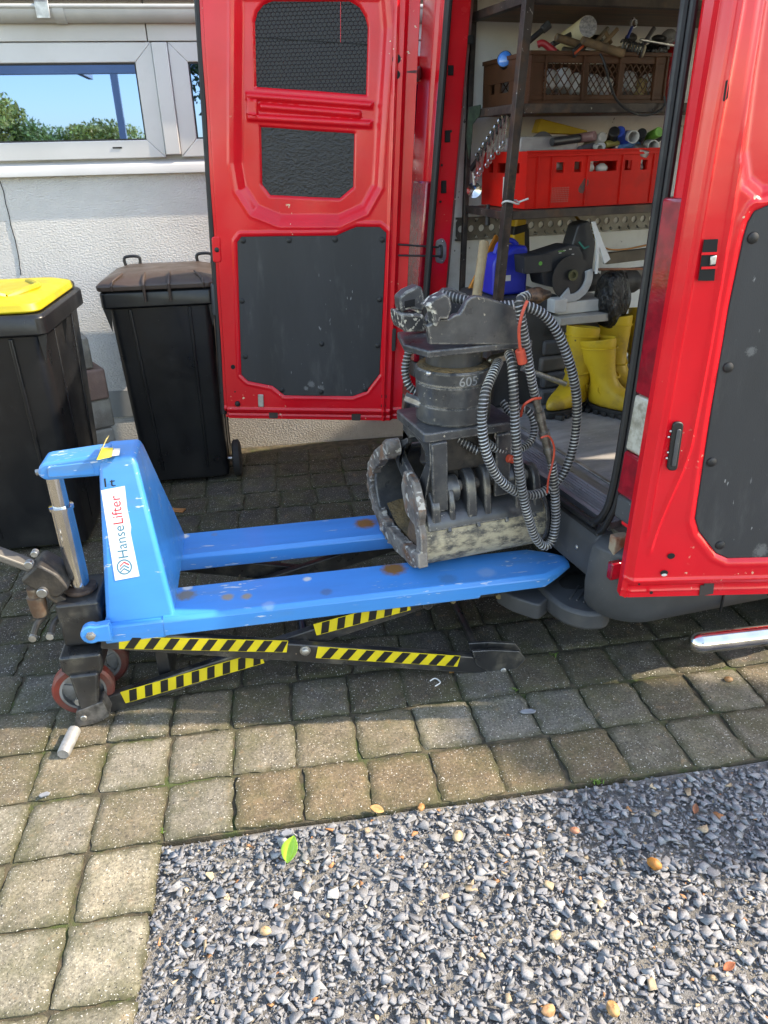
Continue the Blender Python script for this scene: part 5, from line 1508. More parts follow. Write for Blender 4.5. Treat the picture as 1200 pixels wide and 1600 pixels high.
hose(hp([(862, 722, -.05), (867, 770, -.055), (868, 815, -.06), (862, 845, -.065), (850, 853, -.07), (836, 838, -.07), (822, 795, -.07), (812, 740, -.068), (806, 680, -.06), (803, 620, -.05), (800, 570, -.02), (795, 552, .02)]), .0125)
hose(hp([(648, 532, .22), (638, 552, .22), (633, 580, .22), (640, 604, .21), (655, 615, .2)]), .011)
hose(hp([(700, 672, .10), (722, 690, .07), (748, 706, .04)]), .011)
hose(hp([(786, 628, .18), (800, 648, .14), (822, 640, .1), (834, 660, .08), (830, 688, .06), (806, 704, .03), (778, 702, .02), (756, 688, .02)]), .011)
# rigid fitting between two hoses
a, b = gl(836, 618, -.05), gl(862, 726, -.05)
ff = MB()
for s0, s1, r_ in ((0, .22, .0115), (.22, .34, .0155), (.34, .5, .0125), (.5, .62, .017), (.62, .74, .0135), (.74, .82, .016), (.82, 1.0, .0125)):
    ff.cyl(a.lerp(b, s0), a.lerp(b, s1), r_, n=14)
ff.build('hose_coupling', mat('oily_coupling', (.33, .33, .31), .4, .85, (.16, .15, .13), vs=30), grab, smooth=40)
# orange ties
M_TIE = mat('orange_tie', (.55, .07, .03), .5, 0, (.42, .05, .03), vs=20)
MB().tube(smoothpath(hp([(824, 470, -.085), (816, 490, -.088), (811, 515, -.085), (813, 545, -.08), (818, 555, -.075)]), 5), .0045, 8).build('cable_tie', M_TIE, grab)
MB().cyl(gl(812, 546, -.07), gl(817, 568, -.07), .014, n=16).build('orange_plug', M_TIE, grab, bevel=.003)
MB().tube(smoothpath(hp([(814, 650, .0), (818, 634, -.06), (832, 624, -.075), (845, 622, -.07)]), 5), .004, 8).build('cable_tie', M_TIE, grab)
MB().tube(smoothpath(hp([(845, 684, -.072), (858, 682, -.075), (866, 700, -.07), (863, 725, -.07), (857, 748, -.07), (855, 770, -.06)]), 5), .0032, 8).build('cable_tie', M_TIE, grab)
MB().cyl(gl(793, 716, .0), gl(803, 718, .0), .013, n=14).build('orange_plug', M_TIE, grab, bevel=.003)

# ================================================================== WHEELED BINS
M_BIN = mat('black_bin_plastic', (.006, .0065, .008), .36, 0, (.009, .0095, .011), vs=3, chip=(.2, .2, .19), cs=120, ct=.72, chipmask=(4, .55), dirt=(.035, .034, .032), ds=5, dlo=.5, dhi=.75, da=.5, rvar=.1, bump=.15, bs=180, bdist=.0015)
M_BINY = mat('yellow_lid', (.42, .35, .012), .45, 0, (.34, .28, .012), vs=4, dirt=(.2, .17, .05), ds=9, dlo=.5, dhi=.72, da=.5, bump=.1, bs=30, rvar=.1)
M_BINB = mat('brown_lid', (.055, .037, .029), .4, 0, (.042, .029, .023), vs=4, dirt=(.12, .09, .07), ds=5, dlo=.5, dhi=.75, da=.5, rvar=.12)
def ringrr(cx, cy, hx, hy, r, z, n=5): return [(x, y, z) for x, y in rrect(cx - hx, cx + hx, cy - hy, cy + hy, r, n)]
def wheel_bin(loc, wb, db, yb, wt, dt, yt, h, lidmat, label, style):
    """origin at ground under the middle of the top front edge; y grows away from the front"""
    t = thing('wheeled_bin', label, 'wheeled bin', loc)
    b = MB()
    b.loft([ringrr(0, yb + db / 2, wb / 2, db / 2, .03, .03), ringrr(0, yb + db / 2, wb / 2 + .005, db / 2 + .004, .035, .06)] +
           [ringrr(0, (yb + (yt - yb) * f) + (db + (dt - db) * f) / 2, (wb + (wt - .05 - wb) * f) / 2, (db + (dt - .05 - db) * f) / 2, .04, .06 + (h - .12) * f) for f in (.05, .35, .7, .92, 1.0)])
    b.build('body', M_BIN, t)
    rim = MB().loft([ringrr(0, yt + dt / 2, wt / 2 - .02, dt / 2 - .02, .03, h - .085), ringrr(0, yt + dt / 2, wt / 2, dt / 2, .03, h - .075), ringrr(0, yt + dt / 2, wt / 2, dt / 2, .03, h - .012), ringrr(0, yt + dt / 2, wt / 2 - .01, dt / 2 - .01, .03, h)])
    rim.build('rim', M_BIN, t, bevel=.003)
    # pressed ribs down the front and the side
    for fx in (-.27, .26):
        MB().bar((fx * wb * 1.0, yb - .001, .08), (fx * wt * .98, yt + .022, h - .09), .016, .010, up=(0, 1, 0)).build('rib', M_BIN, t, bevel=.004)
    for fy in (.3, .75):
        MB().bar((wb / 2 - .001, yb + db * fy, .08), (wt / 2 - .026, yt + dt * fy, h - .09), .016, .012, up=(1, 0, 0)).build('rib', M_BIN, t, bevel=.004)
    for sx in (-1, 1):
        for yy in (yt + .02, yt + dt * .5):
            MB().prism([(sx * (wt / 2 - .03), h - .19), (sx * (wt / 2 - .005), h - .078), (sx * (wt / 2 - .04), h - .078)], 'y', yy, yy + .012).build('gusset', M_BIN, t)
    if style == 'brown':
        lid = MB().loft([ringrr(0, yt + dt / 2 - .004, wt / 2 + .006, dt / 2 + .012, .035, h + .002), ringrr(0, yt + dt / 2 - .004, wt / 2 + .008, dt / 2 + .014, .035, h + .025), ringrr(0, yt + dt / 2, wt / 2 - .012, dt / 2 - .006, .04, h + .042), ringrr(0, yt + dt / 2 + .03, wt / 2 - .075, dt / 2 - .075, .05, h + .062), ringrr(0, yt + dt / 2 + .03, wt / 2 - .11, dt / 2 - .11, .05, h + .065)])
        lo_ = lid.build('lid', lidmat, t, bevel=.004)
        for fx in (-.055, .06):
            MB().tube([(fx, yt - .021, h - .05), (fx, yt - .022, h + .025), (fx, yt - .002, h + .046), (fx, yt + .085, h + .066)], [.006, .008, .008, .006], 8).build('lid_strap', lidmat, lo_)
        for fx in (-.20, .22):
            MB().tube([(fx, yt - .018, h + .004), (fx, yt - .02, h + .025), (fx * .97, yt, h + .045), (fx * .8, yt + .085, h + .066)], .005, 8).build('lid_strap', lidmat, lo_)
        for fx in (-.17, .2):
            MB().tube(smoothpath([(fx - .035, yt + dt - .05, h + .05), (fx - .035, yt + dt - .05, h + .095), (fx + .035, yt + dt - .05, h + .095), (fx + .035, yt + dt - .05, h + .05)], 5), .008, 8).build('handle', M_BIN, t)
        for sx in (-1, 1):
            x0 = sx * (wb / 2 + .05)
            w_ = MB().lathe([(.02, -.022), (.085, -.022), (.1, -.014), (.1, .014), (.085, .022), (.02, .022)], (x0, yb + .07, .10), (1, 0, 0), 32).build('wheel', M_TYRE, t)
        MB().cyl((-wb / 2 - .06, yb + .07, .10), (wb / 2 + .06, yb + .07, .10), .010, n=14).build('axle', M_STEEL, t)
        MB().prism(roundpoly([(wt / 2 - .02, h - .10), (wt / 2 + .018, h - .085), (wt / 2 + .02, h - .30), (wt / 2 + .05, h - .33), (wt / 2 + .05, h - .36), (wt / 2 + .005, h - .36), (wt / 2 - .012, h - .33)], .01), 'y', yt + .05, yt + .11).build('side_latch', M_BIN, t, bevel=.004)
    else:
        lid = MB().loft([ringrr(0, yt + dt / 2, wt / 2 - .03, dt / 2 - .03, .05, h + .001), ringrr(0, yt + dt / 2, wt / 2 - .016, dt / 2 - .018, .06, h + .008), ringrr(0, yt + dt / 2, wt / 2 - .022, dt / 2 - .024, .07, h + .038), ringrr(0, yt + dt / 2, wt / 2 - .06, dt / 2 - .06, .09, h + .052), ringrr(0, yt + dt / 2, wt / 2 - .14, dt / 2 - .14, .09, h + .058)])
        lo_ = lid.build('lid', lidmat, t, bevel=.004)
        gr = MB().tube(smoothpath([(-.12, yt + .10, h + .05), (-.05, yt + .08, h + .075), (.06, yt + .08, h + .075), (.13, yt + .12, h + .05)], 5), .02, 10)
        gr.build('lid_grip', lidmat, lo_)
        MB().tube(smoothpath([(.14, yt + .12, h + .05), (.19, yt + .2, h + .062), (.2, yt + .34, h + .06), (.12, yt + .5, h + .055)], 5), .014, 8).build('lid_rib', lidmat, lo_)
        MB().box(-.25, .25, yt + dt + .002, yt + dt + .05, h - .02, h + .02).build('hinge_bar', M_BIN, t, bevel=.01)
        for sx in (-1, 1):
            MB().lathe([(.02, -.022), (.085, -.022), (.1, -.014), (.1, .014), (.085, .022), (.02, .022)], (sx * (wb / 2 + .02), yb + db + .01, .10), (1, 0, 0), 32).build('wheel', M_TYRE, t)
        c_ = w2lb = PY(1, 568, loc[1] + yt * .5 + yb * .5) - Vec(loc)
        MB().box(c_.x - .07, c_.x + .006, yb - .012 + (yt - yb) * .55, yb - .008 + (yt - yb) * .55, c_.z - .03, c_.z + .03).build('label_sticker', M_WHITE, t, smooth=0)
    return t
wheel_bin((-.523, 3.70, 0), .44, .42, .09, .535, .54, 0, 1.035, M_BINB, 'black wheeled bin with a brown lid against the white wall', 'brown')
wheel_bin((-1.147, 3.0, 0), .46, .52, .13, .58, .70, 0, 1.068, M_BINY, 'black wheeled bin with a yellow lid at the left edge', 'yellow')
# ---- stack of concrete blocks between the bins
M_BLOCK = mat('concrete_block', (.42, .39, .34), .9, 0, (.3, .28, .24), vs=7, dirt=(.13, .09, .07), ds=4, dlo=.5, dhi=.7, da=.6, bump=.6, bs=120, bdist=.004)
M_BLOCKR = mat('reddish_block', (.36, .24, .2), .9, 0, (.26, .17, .14), vs=7, bump=.6, bs=120, bdist=.004)
zc = 0.0
names = ('lowest dark', 'second', 'third', 'reddish fourth', 'topmost')
for k in range(5):
    hh = (.13, .17, .16, .165, .165)[k]
    o = MB().box(-.10, .10, -.10, .10, 0, hh - .004).build('concrete_block', M_BLOCKR if k == 3 else M_BLOCK, None, bevel=.012, loc=(-1.02 + (.015, .0, .005, .01, -.035)[k], 3.98 + random.uniform(-.01, .01), zc), rot=(0, 0, rad((28, 24, 30, 27, 22)[k])),
                                                  label='%s concrete block of the stack between the two bins' % names[k], cat='block', group='concrete blocks stacked between the bins')
    zc += hh
MB().tube(smoothpath([(-1.10, 3.96, zc + .02), (-1.05, 3.93, zc + .045), (-1.0, 3.95, zc + .03), (-1.02, 4.0, zc + .02), (-1.09, 4.01, zc + .02)], 6), .016, 10).build('pipe_offcut', M_RUBBER, label='bent black pipe offcut lying on top of the block stack', cat='pipe')
MB().box(-1.05, -.72, 4.13, 4.25, .0, .06).build('timber', mat('weathered_timber', (.16, .09, .04), .8, 0, (.1, .06, .03), vs=10, stretch=(1, 6, 6), bump=.4), None, bevel=.004, label='short brown timber lying at the wall foot between the bins', cat='timber')

# ================================================================== SMALL THINGS ON THE GROUND
def leaf_mesh(L_, W_, curl, n=8):
    mb = MB(); rows = []
    for i in range(n + 1):
        t = i / n; w_ = W_ * math.sin(math.pi * min(1, t * 1.02)) ** .75 * (1 - .25 * t) + .0006
        x = L_ * t; z = curl * L_ * (t * t)
        rows.append([(x, -w_, z + abs(w_) * .55), (x, -w_ * .5, z + w_ * .14), (x, 0, z), (x, w_ * .5, z + w_ * .14), (x, w_, z + abs(w_) * .55)])
    mb.loft(rows, closed=False, caps=False)
    return mb
M_GREENLEAF = mat('fresh_leaf', (.36, .58, .04), .4, 0, (.28, .48, .03), vs=30)
p = G(449, 1350, -.002)
lo_ = leaf_mesh(.062, .027, .35).build('leaf', M_GREENLEAF, None, smooth=60, loc=(p.x, p.y, .0), rot=(rad(-14), rad(-16), rad(60)), label='fresh bright green leaf curled on the grey gravel', cat='leaf')
lo_.modifiers.new('solid', 'SOLIDIFY').thickness = .0006
def flat_leaf(u, v, size, rz, col, label, z=.004, cat='leaf'):
    p = G(u, v, z)
    m = mat('dead_leaf_%02d' % len(MATS), col, .7, 0, tuple(c * .6 for c in col), vs=60)
    o = leaf_mesh(size, size * .3, .25).build('leaf', m, None, smooth=60, loc=(p.x, p.y, z), rot=(rad(random.uniform(-15, 15)), rad(-6), rz), label=label, cat=cat)
    o.modifiers.new('solid', 'SOLIDIFY').thickness = .0008
flat_leaf(702, 1052, .032, .4, (.42, .2, .05), 'curled orange brown leaf under the right end of the lower striped leg')
flat_leaf(600, 1268, .04, 2.8, (.5, .27, .1), 'torn tan leaf at the front edge of the pavers')
flat_leaf(1085, 1272, .03, 1.0, (.25, .09, .04), 'dark red brown leaf on the gravel near the right side', -.006)
flat_leaf(1130, 1516, .03, .2, (.45, .14, .06), 'orange red leaf low in the gravel at the right', -.006)
# brown scrap of wood behind the mast
p = G(272, 799, 0)
MB().box(-.055, .055, -.018, .018, .002, .008).build('wood_scrap', mat('orange_wood', (.4, .18, .06), .7, 0, (.3, .12, .04), vs=20), None, bevel=.001, loc=(p.x, p.y, .003), rot=(0, 0, rad(-18)), label='small flat orange wood scrap on the dark pavers behind the mast', cat='wood scrap')
def pebble(u, v, r, col, label, z=-.004, cat='pebble', sc=(1.3, 1, .7), name='pebble'):
    p = G(u, v, z + r * .4)
    q = np.random.default_rng(int(u * 7 + v))
    mb = MB().ball((0, 0, 0), r, sc, 10, 7)
    mb.v = [(a + q.normal(0, r * .05), b + q.normal(0, r * .05), c + q.normal(0, r * .05)) for a, b, c in mb.v]
    mb.build(name, mat('stone_%d_%d' % (u, v), col, .6, 0, tuple(c * .6 for c in col), vs=60, bump=.2), None, smooth=50, loc=(p.x, p.y, z + r * sc[2] * .8), rot=(0, 0, random.uniform(0, 3)), label=label, cat=cat, group='coloured pebbles in the gravel' if cat == 'pebble' else None)
pebble(1022, 1352, .013, (.42, .17, .03), 'shiny orange brown acorn on the dark part of the gravel', cat='acorn', sc=(1.5, 1, 1), name='acorn')
pebble(715, 1307, .014, (.45, .33, .2), 'flat tan pebble near the top middle of the gravel')
pebble(868, 1462, .011, (.5, .36, .19), 'tan pebble in the middle of the gravel below the dark patch')
pebble(658, 1262, .010, (.42, .2, .07), 'round orange pebble touching the front pavers', z=-.002)
pebble(415, 1455, .011, (.5, .34, .18), 'tan pebble in the gravel below the green leaf')
pebble(958, 1577, .013, (.48, .26, .1), 'orange pebble at the bottom edge of the gravel')
pebble(857, 1579, .012, (.5, .26, .12), 'round pinkish orange pebble near the bottom middle of the gravel')
pebble(898, 1298, .010, (.4, .17, .1), 'small rust red pebble in the shaded gravel')
pebble(1138, 1062, .011, (.32, .17, .07), 'brown nut on the pavers below the steel tube', z=.0, cat='nut', name='nut')
pebble(808, 1285, .012, (.32, .33, .36), 'broad grey slate pebble in the shaded gravel', sc=(1.6, 1.1, .4))
def chip_on(u, v, L_, w_, rz, label):
    p = G(u, v, .003)
    poly = [(-L_ / 2, -w_ * .1), (-L_ * .3, -w_ / 2), (L_ * .35, -w_ * .4), (L_ / 2, w_ * .05), (L_ * .2, w_ / 2), (-L_ * .35, w_ * .35)]
    MB().prism(poly, 'z', 0, .006).build('slate_chip', mat('loose_slate', (.2, .215, .24), .6, 0, (.14, .15, .17), vs=40, bump=.2), None, bevel=.001, smooth=20, loc=(p.x, p.y, .004), rot=(.05, .03, rz), label=label, cat='stone chip')
chip_on(825, 1113, .052, .018, -.1, 'long grey slate chip on the pavers in front of the van')
chip_on(70, 1243, .03, .014, .2, 'small grey slate chip on the pavers at the left edge')
chip_on(448, 1303, .03, .018, .1, 'grey slate chip on the paver edge above the gravel')
# pale plastic scrap on the paving
p = G(682, 1068, 0)
MB().tube(smoothpath([G(672, 1064, .006), G(680, 1060, .007), G(688, 1066, .007), G(680, 1072, .006)], 5), .0022, 6).build('plastic_scrap', M_WHITE, label='curled white plastic scrap on the dark pavers', cat='scrap')
# grass tufts in the joints
M_GRASS = mat('joint_grass', (.08, .17, .02), .6, 0, (.13, .2, .03), vs=40)
def tuft(u, v, s, label):
    p = G(u, v, -.01); mb = MB()
    for k in range(16):
        a = random.uniform(0, 6.28); l_ = s * random.uniform(.5, 1); w_ = .0016
        bx, by = random.gauss(0, s * .25), random.gauss(0, s * .12)
        tx, ty_ = bx + math.cos(a) * l_ * .7, by + math.sin(a) * l_ * .5
        n_ = Vec((-math.sin(a), math.cos(a), 0)) * w_
        b0 = Vec((bx, by, 0)); m0 = Vec(((bx + tx) / 2, (by + ty_) / 2, l_ * .55)); t0 = Vec((tx, ty_, l_ * .6))
        mb.add([b0 - n_, b0 + n_, m0 + n_ * .8, m0 - n_ * .8, t0], [(0, 1, 2, 3), (3, 2, 4)])
    mb.build('grass_tuft', M_GRASS, None, smooth=0, loc=(p.x, p.y, -.012), label=label, cat='grass', group='grass tufts in the paving joints', kind='stuff')
tuft(860, 1027, .03, 'small grass tuft in the joint behind the toe of the lift')
tuft(803, 1081, .026, 'low grass tuft in the joint in front of the lift toe')
tuft(521, 757, .04, 'grass tuft in the dark pavers below the open far door')
tuft(252, 1302, .026, 'small grass tuft at the inner corner of the gravel')
tuft(935, 1224, .026, 'tiny grass tuft at the front paver edge on the right')
tuft(46, 1334, .02, 'tiny moss tuft in the paver joint at the left edge')

# ================================================================== INSIDE THE VAN
YF = 1.14                                  # front plane of the rack
M_RACK = mat('rusty_angle_iron', (.075, .06, .052), .55, .5, (.035, .03, .028), vs=14, dirt=(.12, .07, .045), ds=12, dlo=.5, dhi=.68, da=.7, chip=(.3, .29, .27), cs=60, ct=.70, bump=.3, bs=80)
M_PLY = mat('brown_plywood', (.16, .075, .035), .6, 0, (.11, .05, .025), vs=6, stretch=(1, 6, 1), dirt=(.07, .04, .025), ds=5)
rack = thing('shelf_rack', 'rusty brown steel shelf rack along the far wall of the van', 'shelf', tuple(v2w((0, 0, FZ))), VYAW)
def R_(p): return (p[0], p[1], p[2] - FZ)
zsh = vl(900, 162, YF).z                   # shelf tops
zsl = vl(900, 324, YF).z
zst = vl(900, 25, YF + .2).z + .03
pt, pb_ = vl(822, 0, YF), vl(778, 440, YF)
RXE = 1.95
def rbar(p, q, w_, h_, name, m=M_RACK):
    return MB().bar(R_(p), R_(q), w_, h_).build(name, m, rack, bevel=.002)
# near upright carries on to the floor
dd = (pt - pb_) / (pt.z - pb_.z)
base_ = pb_ + dd * (FZ - pb_.z)
rbar((base_.x, YF - .016, FZ + .002), (pt.x + dd.x * .2, YF - .016, pt.z + .2), .034, .034, 'upright')
l0, l1 = vl(738, 60, 1.55), vl(722, 455, 1.56)
rbar((l1.x - .01, 1.56, FZ + .002), (l0.x + .005, 1.55, 2.2), .022, .022, 'upright')
for y_ in (YF - .016, 1.55): rbar((RXE, y_, FZ + .002), (RXE, y_, 2.2), .03, .03, 'upright')
for z_ in (zsh, zsl, zst):
    xs = pb_.x + dd.x * (z_ - pb_.z)
    rbar((xs + .02, YF - .012, z_ - .016), (RXE - .017, YF - .012, z_ - .016), .03, .032, 'front_rail')
    rbar((l0.x - .0, 1.535, z_ - .016), (xs + .0, YF + .006, z_ - .016), .03, .03, 'end_rail')
    MB().prism([(xs + .03, YF + .004), (RXE, YF + .004), (RXE, 1.555), (l0.x + .02, 1.555)], 'z', z_ - FZ - .026, z_ - FZ - .004).build('shelf_board', M_PLY, rack, bevel=.002)
# ---- lashing rail with round holes on the far wall
rl = vl(712, 350, 1.64); rr_ = vl(1010, 349, 1.64)
lr = MB(); zc_ = (rl.z + rr_.z) / 2; pitch = .052; hR = .015; hh = .042
x = rl.x
cells = int(1.7 / pitch)
for k in range(cells):
    cx = x + pitch * (k + .5)
    n_ = 16; sq, ci = [], []
    for j in range(n_):
        a = 2 * math.pi * j / n_ + math.pi / n_
        ca, sa = math.cos(a), math.sin(a)
        m_ = max(abs(ca), abs(sa))
        sq.append((cx + ca / m_ * pitch / 2, zc_ + sa / m_ * hh)); ci.append((cx + ca * hR, zc_ + sa * hR))
    vs = [(p[0], 1.638, p[1]) for p in sq] + [(p[0], 1.638, p[1]) for p in ci] + [(p[0], 1.652, p[1]) for p in ci]
    fs = [(j, (j + 1) % n_, n_ + (j + 1) % n_, n_ + j) for j in range(n_)] + [(n_ + j, n_ + (j + 1) % n_, 2 * n_ + (j + 1) % n_, 2 * n_ + j) for j in range(n_)]
    lr.add(vs, fs)
    lr.ball((cx + pitch * .4, 1.636, zc_ + hh * .75), .004, n=6, m=4); lr.ball((cx + pitch * .4, 1.636, zc_ - hh * .75), .004, n=6, m=4)
lr.box(x, x + pitch * cells, 1.632, 1.652, zc_ + hh, zc_ + hh + .008).box(x, x + pitch * cells, 1.632, 1.652, zc_ - hh - .008, zc_ - hh)
lr.build('lashing_rail', mat('galvanised_rail', (.2, .195, .18), .5, .7, (.12, .115, .105), vs=12), van, smooth=30)
def vt(name, label, cat, p, rz=0.0, group=None):
    return thing(name, label, cat, tuple(v2w(p)), VYAW + rz, group)
# ---- crates
def crate_common(t, W_, D_, H_, m, th=.012):
    MB().box(0, W_, 0, D_, 0, th).build('crate_floor', m, t)
    return t
M_CRB = mat('brown_crate_plastic', (.085, .034, .016), .5, 0, (.06, .026, .013), vs=7, spec=.25)
M_CRR = mat('red_crate_plastic', (.68, .014, .008), .5, 0, (.55, .012, .008), vs=5, dirt=(.3, .02, .015), ds=6, dlo=.55, dhi=.75, da=.4, spec=.2)
def lattice_panel(t, x0, x1, z0, z1, y, m, along='x', n=5):
    """diamond grid inside a rectangle"""
    lt = MB(); s = (x1 - x0) / n; H_ = z1 - z0
    def clip(x0_, z0_, x1_, z1_):
        # clip segment in x to [x0,x1]
        pts = []
        for (a, b, c, d) in ((x0_, z0_, x1_, z1_),):
            dx, dz = c - a, d - b
            ts = [0, 1]
            if dx > 0: ts = [max(0, (x0 - a) / dx), min(1, (x1 - a) / dx)]
            elif dx < 0: ts = [max(0, (x1 - a) / dx), min(1, (x0 - a) / dx)]
            if ts[1] - ts[0] < .02: return None
            return (a + dx * ts[0], b + dz * ts[0], a + dx * ts[1], b + dz * ts[1])
    k = -int(H_ / s) - 2
    while x0 + k * s < x1 + H_:
        for sg in (1, -1):
            a = x0 + k * s
            seg = clip(a, z0, a + H_ * .8, z1) if sg == 1 else clip(a + H_ * .8, z0, a, z1)
            if seg:
                if along == 'x': p_, q_ = (seg[0], y, seg[1]), (seg[2], y, seg[3])
                else: p_, q_ = (y, seg[0], seg[1]), (y, seg[2], seg[3])
                lt.bar(p_, q_, .0032, .0032, up=(0, 1, 0) if along == 'x' else (1, 0, 0))
        k += 1
    lt.build('lattice', m, t, smooth=0, kind='stuff')
b0, b1 = vl(826, 148, YF + .02), vl(1036, 165, YF + .02)
bh = vl(822, 80, YF + .02).z - zsh
BW = b1.x - b0.x
cr = vt('crate', 'brown plastic crate with diamond lattice sides on the upper shelf', 'crate', (b0.x, YF + .02, zsh + .001))
crate_common(cr, BW, .39, bh, M_CRB)
for y_ in (0, .39 - .012):
    MB().box(0, BW, y_, y_ + .012, bh - .036, bh).build('top_band', M_CRB, cr, bevel=.002)
    MB().box(0, BW, y_, y_ + .012, .012, .03).build('bottom_band', M_CRB, cr, bevel=.002)
    ps = [0, .30, .62, 1.0]
    ed_ = [(0, .10), (.37, .045), (.63, .045), (.90, .10)]
    for f_, w_ in ed_:
        MB().box(BW * f_ + .0005, BW * f_ + BW * w_, y_ + .0005, y_ + .0115, .03, bh - .036).build('post', M_CRB, cr)
    for xa, xb in ((.10, .37), (.415, .63), (.675, .90)):
        lattice_panel(cr, BW * xa, BW * xb, .03, bh - .036, y_ + .006, M_CRB)
for f_ in (0, .10, .37, .63, .90, .985):
    MB().box(BW * f_, BW * f_ + .008, -.006, .0, .01, bh).build('rib', M_CRB, cr, bevel=.001)
for x_ in (0, BW - .012):
    MB().box(x_, x_ + .012, .012, .378, .085, bh - .001).build('end_band', M_CRB, cr, bevel=.002)
    MB().box(x_ + .001, x_ + .011, .012, .378, .012, .05).build('end_panel', M_CRB, cr)
    for yy in (.012, .12, .24, .33): MB().box(x_ + .001, x_ + .011, yy, yy + .045, .05, .085).build('end_post', M_CRB, cr)
    MB().box(x_ - .006, x_, .0, .39, bh - .012, bh + .002).build('end_lip', M_CRB, cr)
MB().box(-.006, BW + .006, -.008, 0, bh - .012, bh + .002).build('front_lip', M_CRB, cr, bevel=.002)
r0, r1 = vl(820, 318, YF + .02), vl(1034, 322, YF + .02)
rh = vl(822, 237, YF + .02).z - zsl
RW = r1.x - r0.x
cr2 = vt('crate', 'red plastic crate full of cans and bottles on the lower shelf', 'crate', (r0.x, YF + .02, zsl + .001))
crate_common(cr2, RW, .39, rh, M_CRR)
hz0, hz1 = rh * .62, rh * .80
holes = [(.20, .255), (.325, .375), (.435, .63), (.685, .735), (.80, .85)]
for y_ in (0, .378):
    MB().box(0, RW, y_, y_ + .012, .012, hz0).build('wall_panel', M_CRR, cr2)
    MB().box(0, RW, y_, y_ + .012, hz1, rh).build('top_band', M_CRR, cr2)
    ed_ = [0.0] + [e for h_ in holes for e in h_] + [1.0]
    for a, b in zip(ed_[0::2], ed_[1::2]):
        MB().box(RW * a, RW * b, y_ + .0004, y_ + .0116, hz0, hz1).build('hole_web', M_CRR, cr2)
for x_ in (0, RW - .012):
    MB().box(x_, x_ + .012, .0122, .3778, .012, hz0).build('end_panel', M_CRR, cr2)
    MB().box(x_, x_ + .012, .0122, .3778, hz1, rh).build('end_band', M_CRR, cr2)
    for a, b in ((.012, .06), (.10, .15), (.25, .29), (.33, .378)): MB().box(x_ + .0005, x_ + .0115, a, b, hz0, hz1).build('end_web', M_CRR, cr2)
for f_ in (.07, .165, .41, .66, .89, .988):
    MB().box(RW * f_, RW * f_ + .005, -.006, 0, .004, rh - .02).build('rib', M_CRR, cr2, bevel=.001)
MB().box(-.006, RW + .006, -.009, 0, rh - .02, rh - .012).box(-.006, RW + .006, -.007, 0, rh - .004, rh + .002).build('front_lip', M_CRR, cr2, bevel=.001)
# fine pressed square field and a dark smudge on the red crate
gmb = MB()
for i in range(12):
    for j in range(8):
        gmb.box(RW * .17 + i * .0072, RW * .17 + i * .0072 + .005, -.0015, 0, .02 + j * .0072, .025 + j * .0072)
gmb.build('pressed_grid', mat('worn_red_plastic', (.58, .08, .06), .5), cr2, smooth=0, kind='stuff')
sm_ = [(RW * .40 + .018 * math.cos(a) + .004 * math.sin(3 * a) + .008 * math.sin(a), rh * .37 + .028 * math.sin(a)) for a in [i * .3927 for i in range(16)]]
MB().prism(sm_, 'y', -.0008, 0).build('smudge', mat('grey_smudge', (.09, .06, .055), .8, 0, (.18, .05, .04), vs=60), cr2, smooth=0)
q_ = vl(804, 297, YF + .2); MB().box(-.0015, -.0005, .10, .19, rh * .12, rh * .55).build('crate_label', M_WHITE, cr2, smooth=0)

# ---- loose things: helpers in the van frame
def vcyl(name, label, cat, p, q, r, m, r2=None, n=18, bevel=.002, prof=None, capm=None):
    p, q = Vec(p), Vec(q)
    t = thing(name, label, cat, tuple(v2w(p)), VYAW)
    d = q - p
    if prof: MB().lathe(prof, (0, 0, 0), d, n).build('body', m, t)
    else: MB().cyl((0, 0, 0), d, r, r2, n).build('body', m, t, bevel=bevel)
    return t, d
ZB = zsh + bh - .02                      # level of goods in the brown crate
def V_(u, v, y): return vl(u, v, y)
M_WOODH = mat('old_wood_handle', (.22, .14, .07), .7, 0, (.11, .07, .035), vs=12, stretch=(1, 1, 1), dirt=(.06, .04, .03), ds=14, bump=.3)
M_PAPER = mat('cream_paper_roll', (.68, .62, .45), .8, 0, (.6, .5, .25), vs=10)
# paper roll
a, b = V_(892, 60, YF + .22), V_(915, 44, YF + .10)
dirr = (b - a).normalized()
t, d = vcyl('paper_roll', 'cream paper roll on top of the brown crate', 'paper roll', a - dirr * .06, b + dirr * .02, .038, M_PAPER, n=24)
MB().lathe([(.037, d.length + .0005), (.012, d.length + .0015), (.012, d.length - .02)], (0, 0, 0), d, 20).build('roll_end', mat('grey_roll_end', (.42, .42, .44), .8, 0, (.2, .2, .22), vs=90), t)
for u0, v0, u1, v1, y0, y1, r, lab in ((868, 58, 915, 73, YF + .06, YF + .05, .014, 'short grubby wooden handle behind the paper roll'), (908, 63, 975, 84, YF + .03, YF + .0, .015, 'long grubby wooden handle lying over the brown crate rim')):
    vcyl('wooden_handle', lab, 'handle', V_(u0, v0, y0), V_(u1, v1, y1), r, M_WOODH, n=14, bevel=.005)
# torch
a, b = V_(820, 70, YF + .1), V_(858, 38, YF + .08)
t, d = vcyl('torch', 'black torch sticking out of the brown crate beside the upright', 'torch', a, b, .010, M_RUBBER, n=14)
MB().cyl(d * .72, d * 1.02, .014, .015, 16).build('torch_head', M_PANEL, t, bevel=.002)
# blue lens lamp at left
a = V_(788, 92, 1.35)
t, d = vcyl('lamp', 'small round lamp with a blue face behind the upright', 'lamp', a + Vec((.06, .06, -.02)), a, .03, M_RUBBER)
MB().lathe([(.027, d.length), (.02, d.length + .006), (.001, d.length + .008)], (0, 0, 0), d, 18).build('lens', mat('blue_lens', (.03, .2, .6), .15, coat=.5), t)
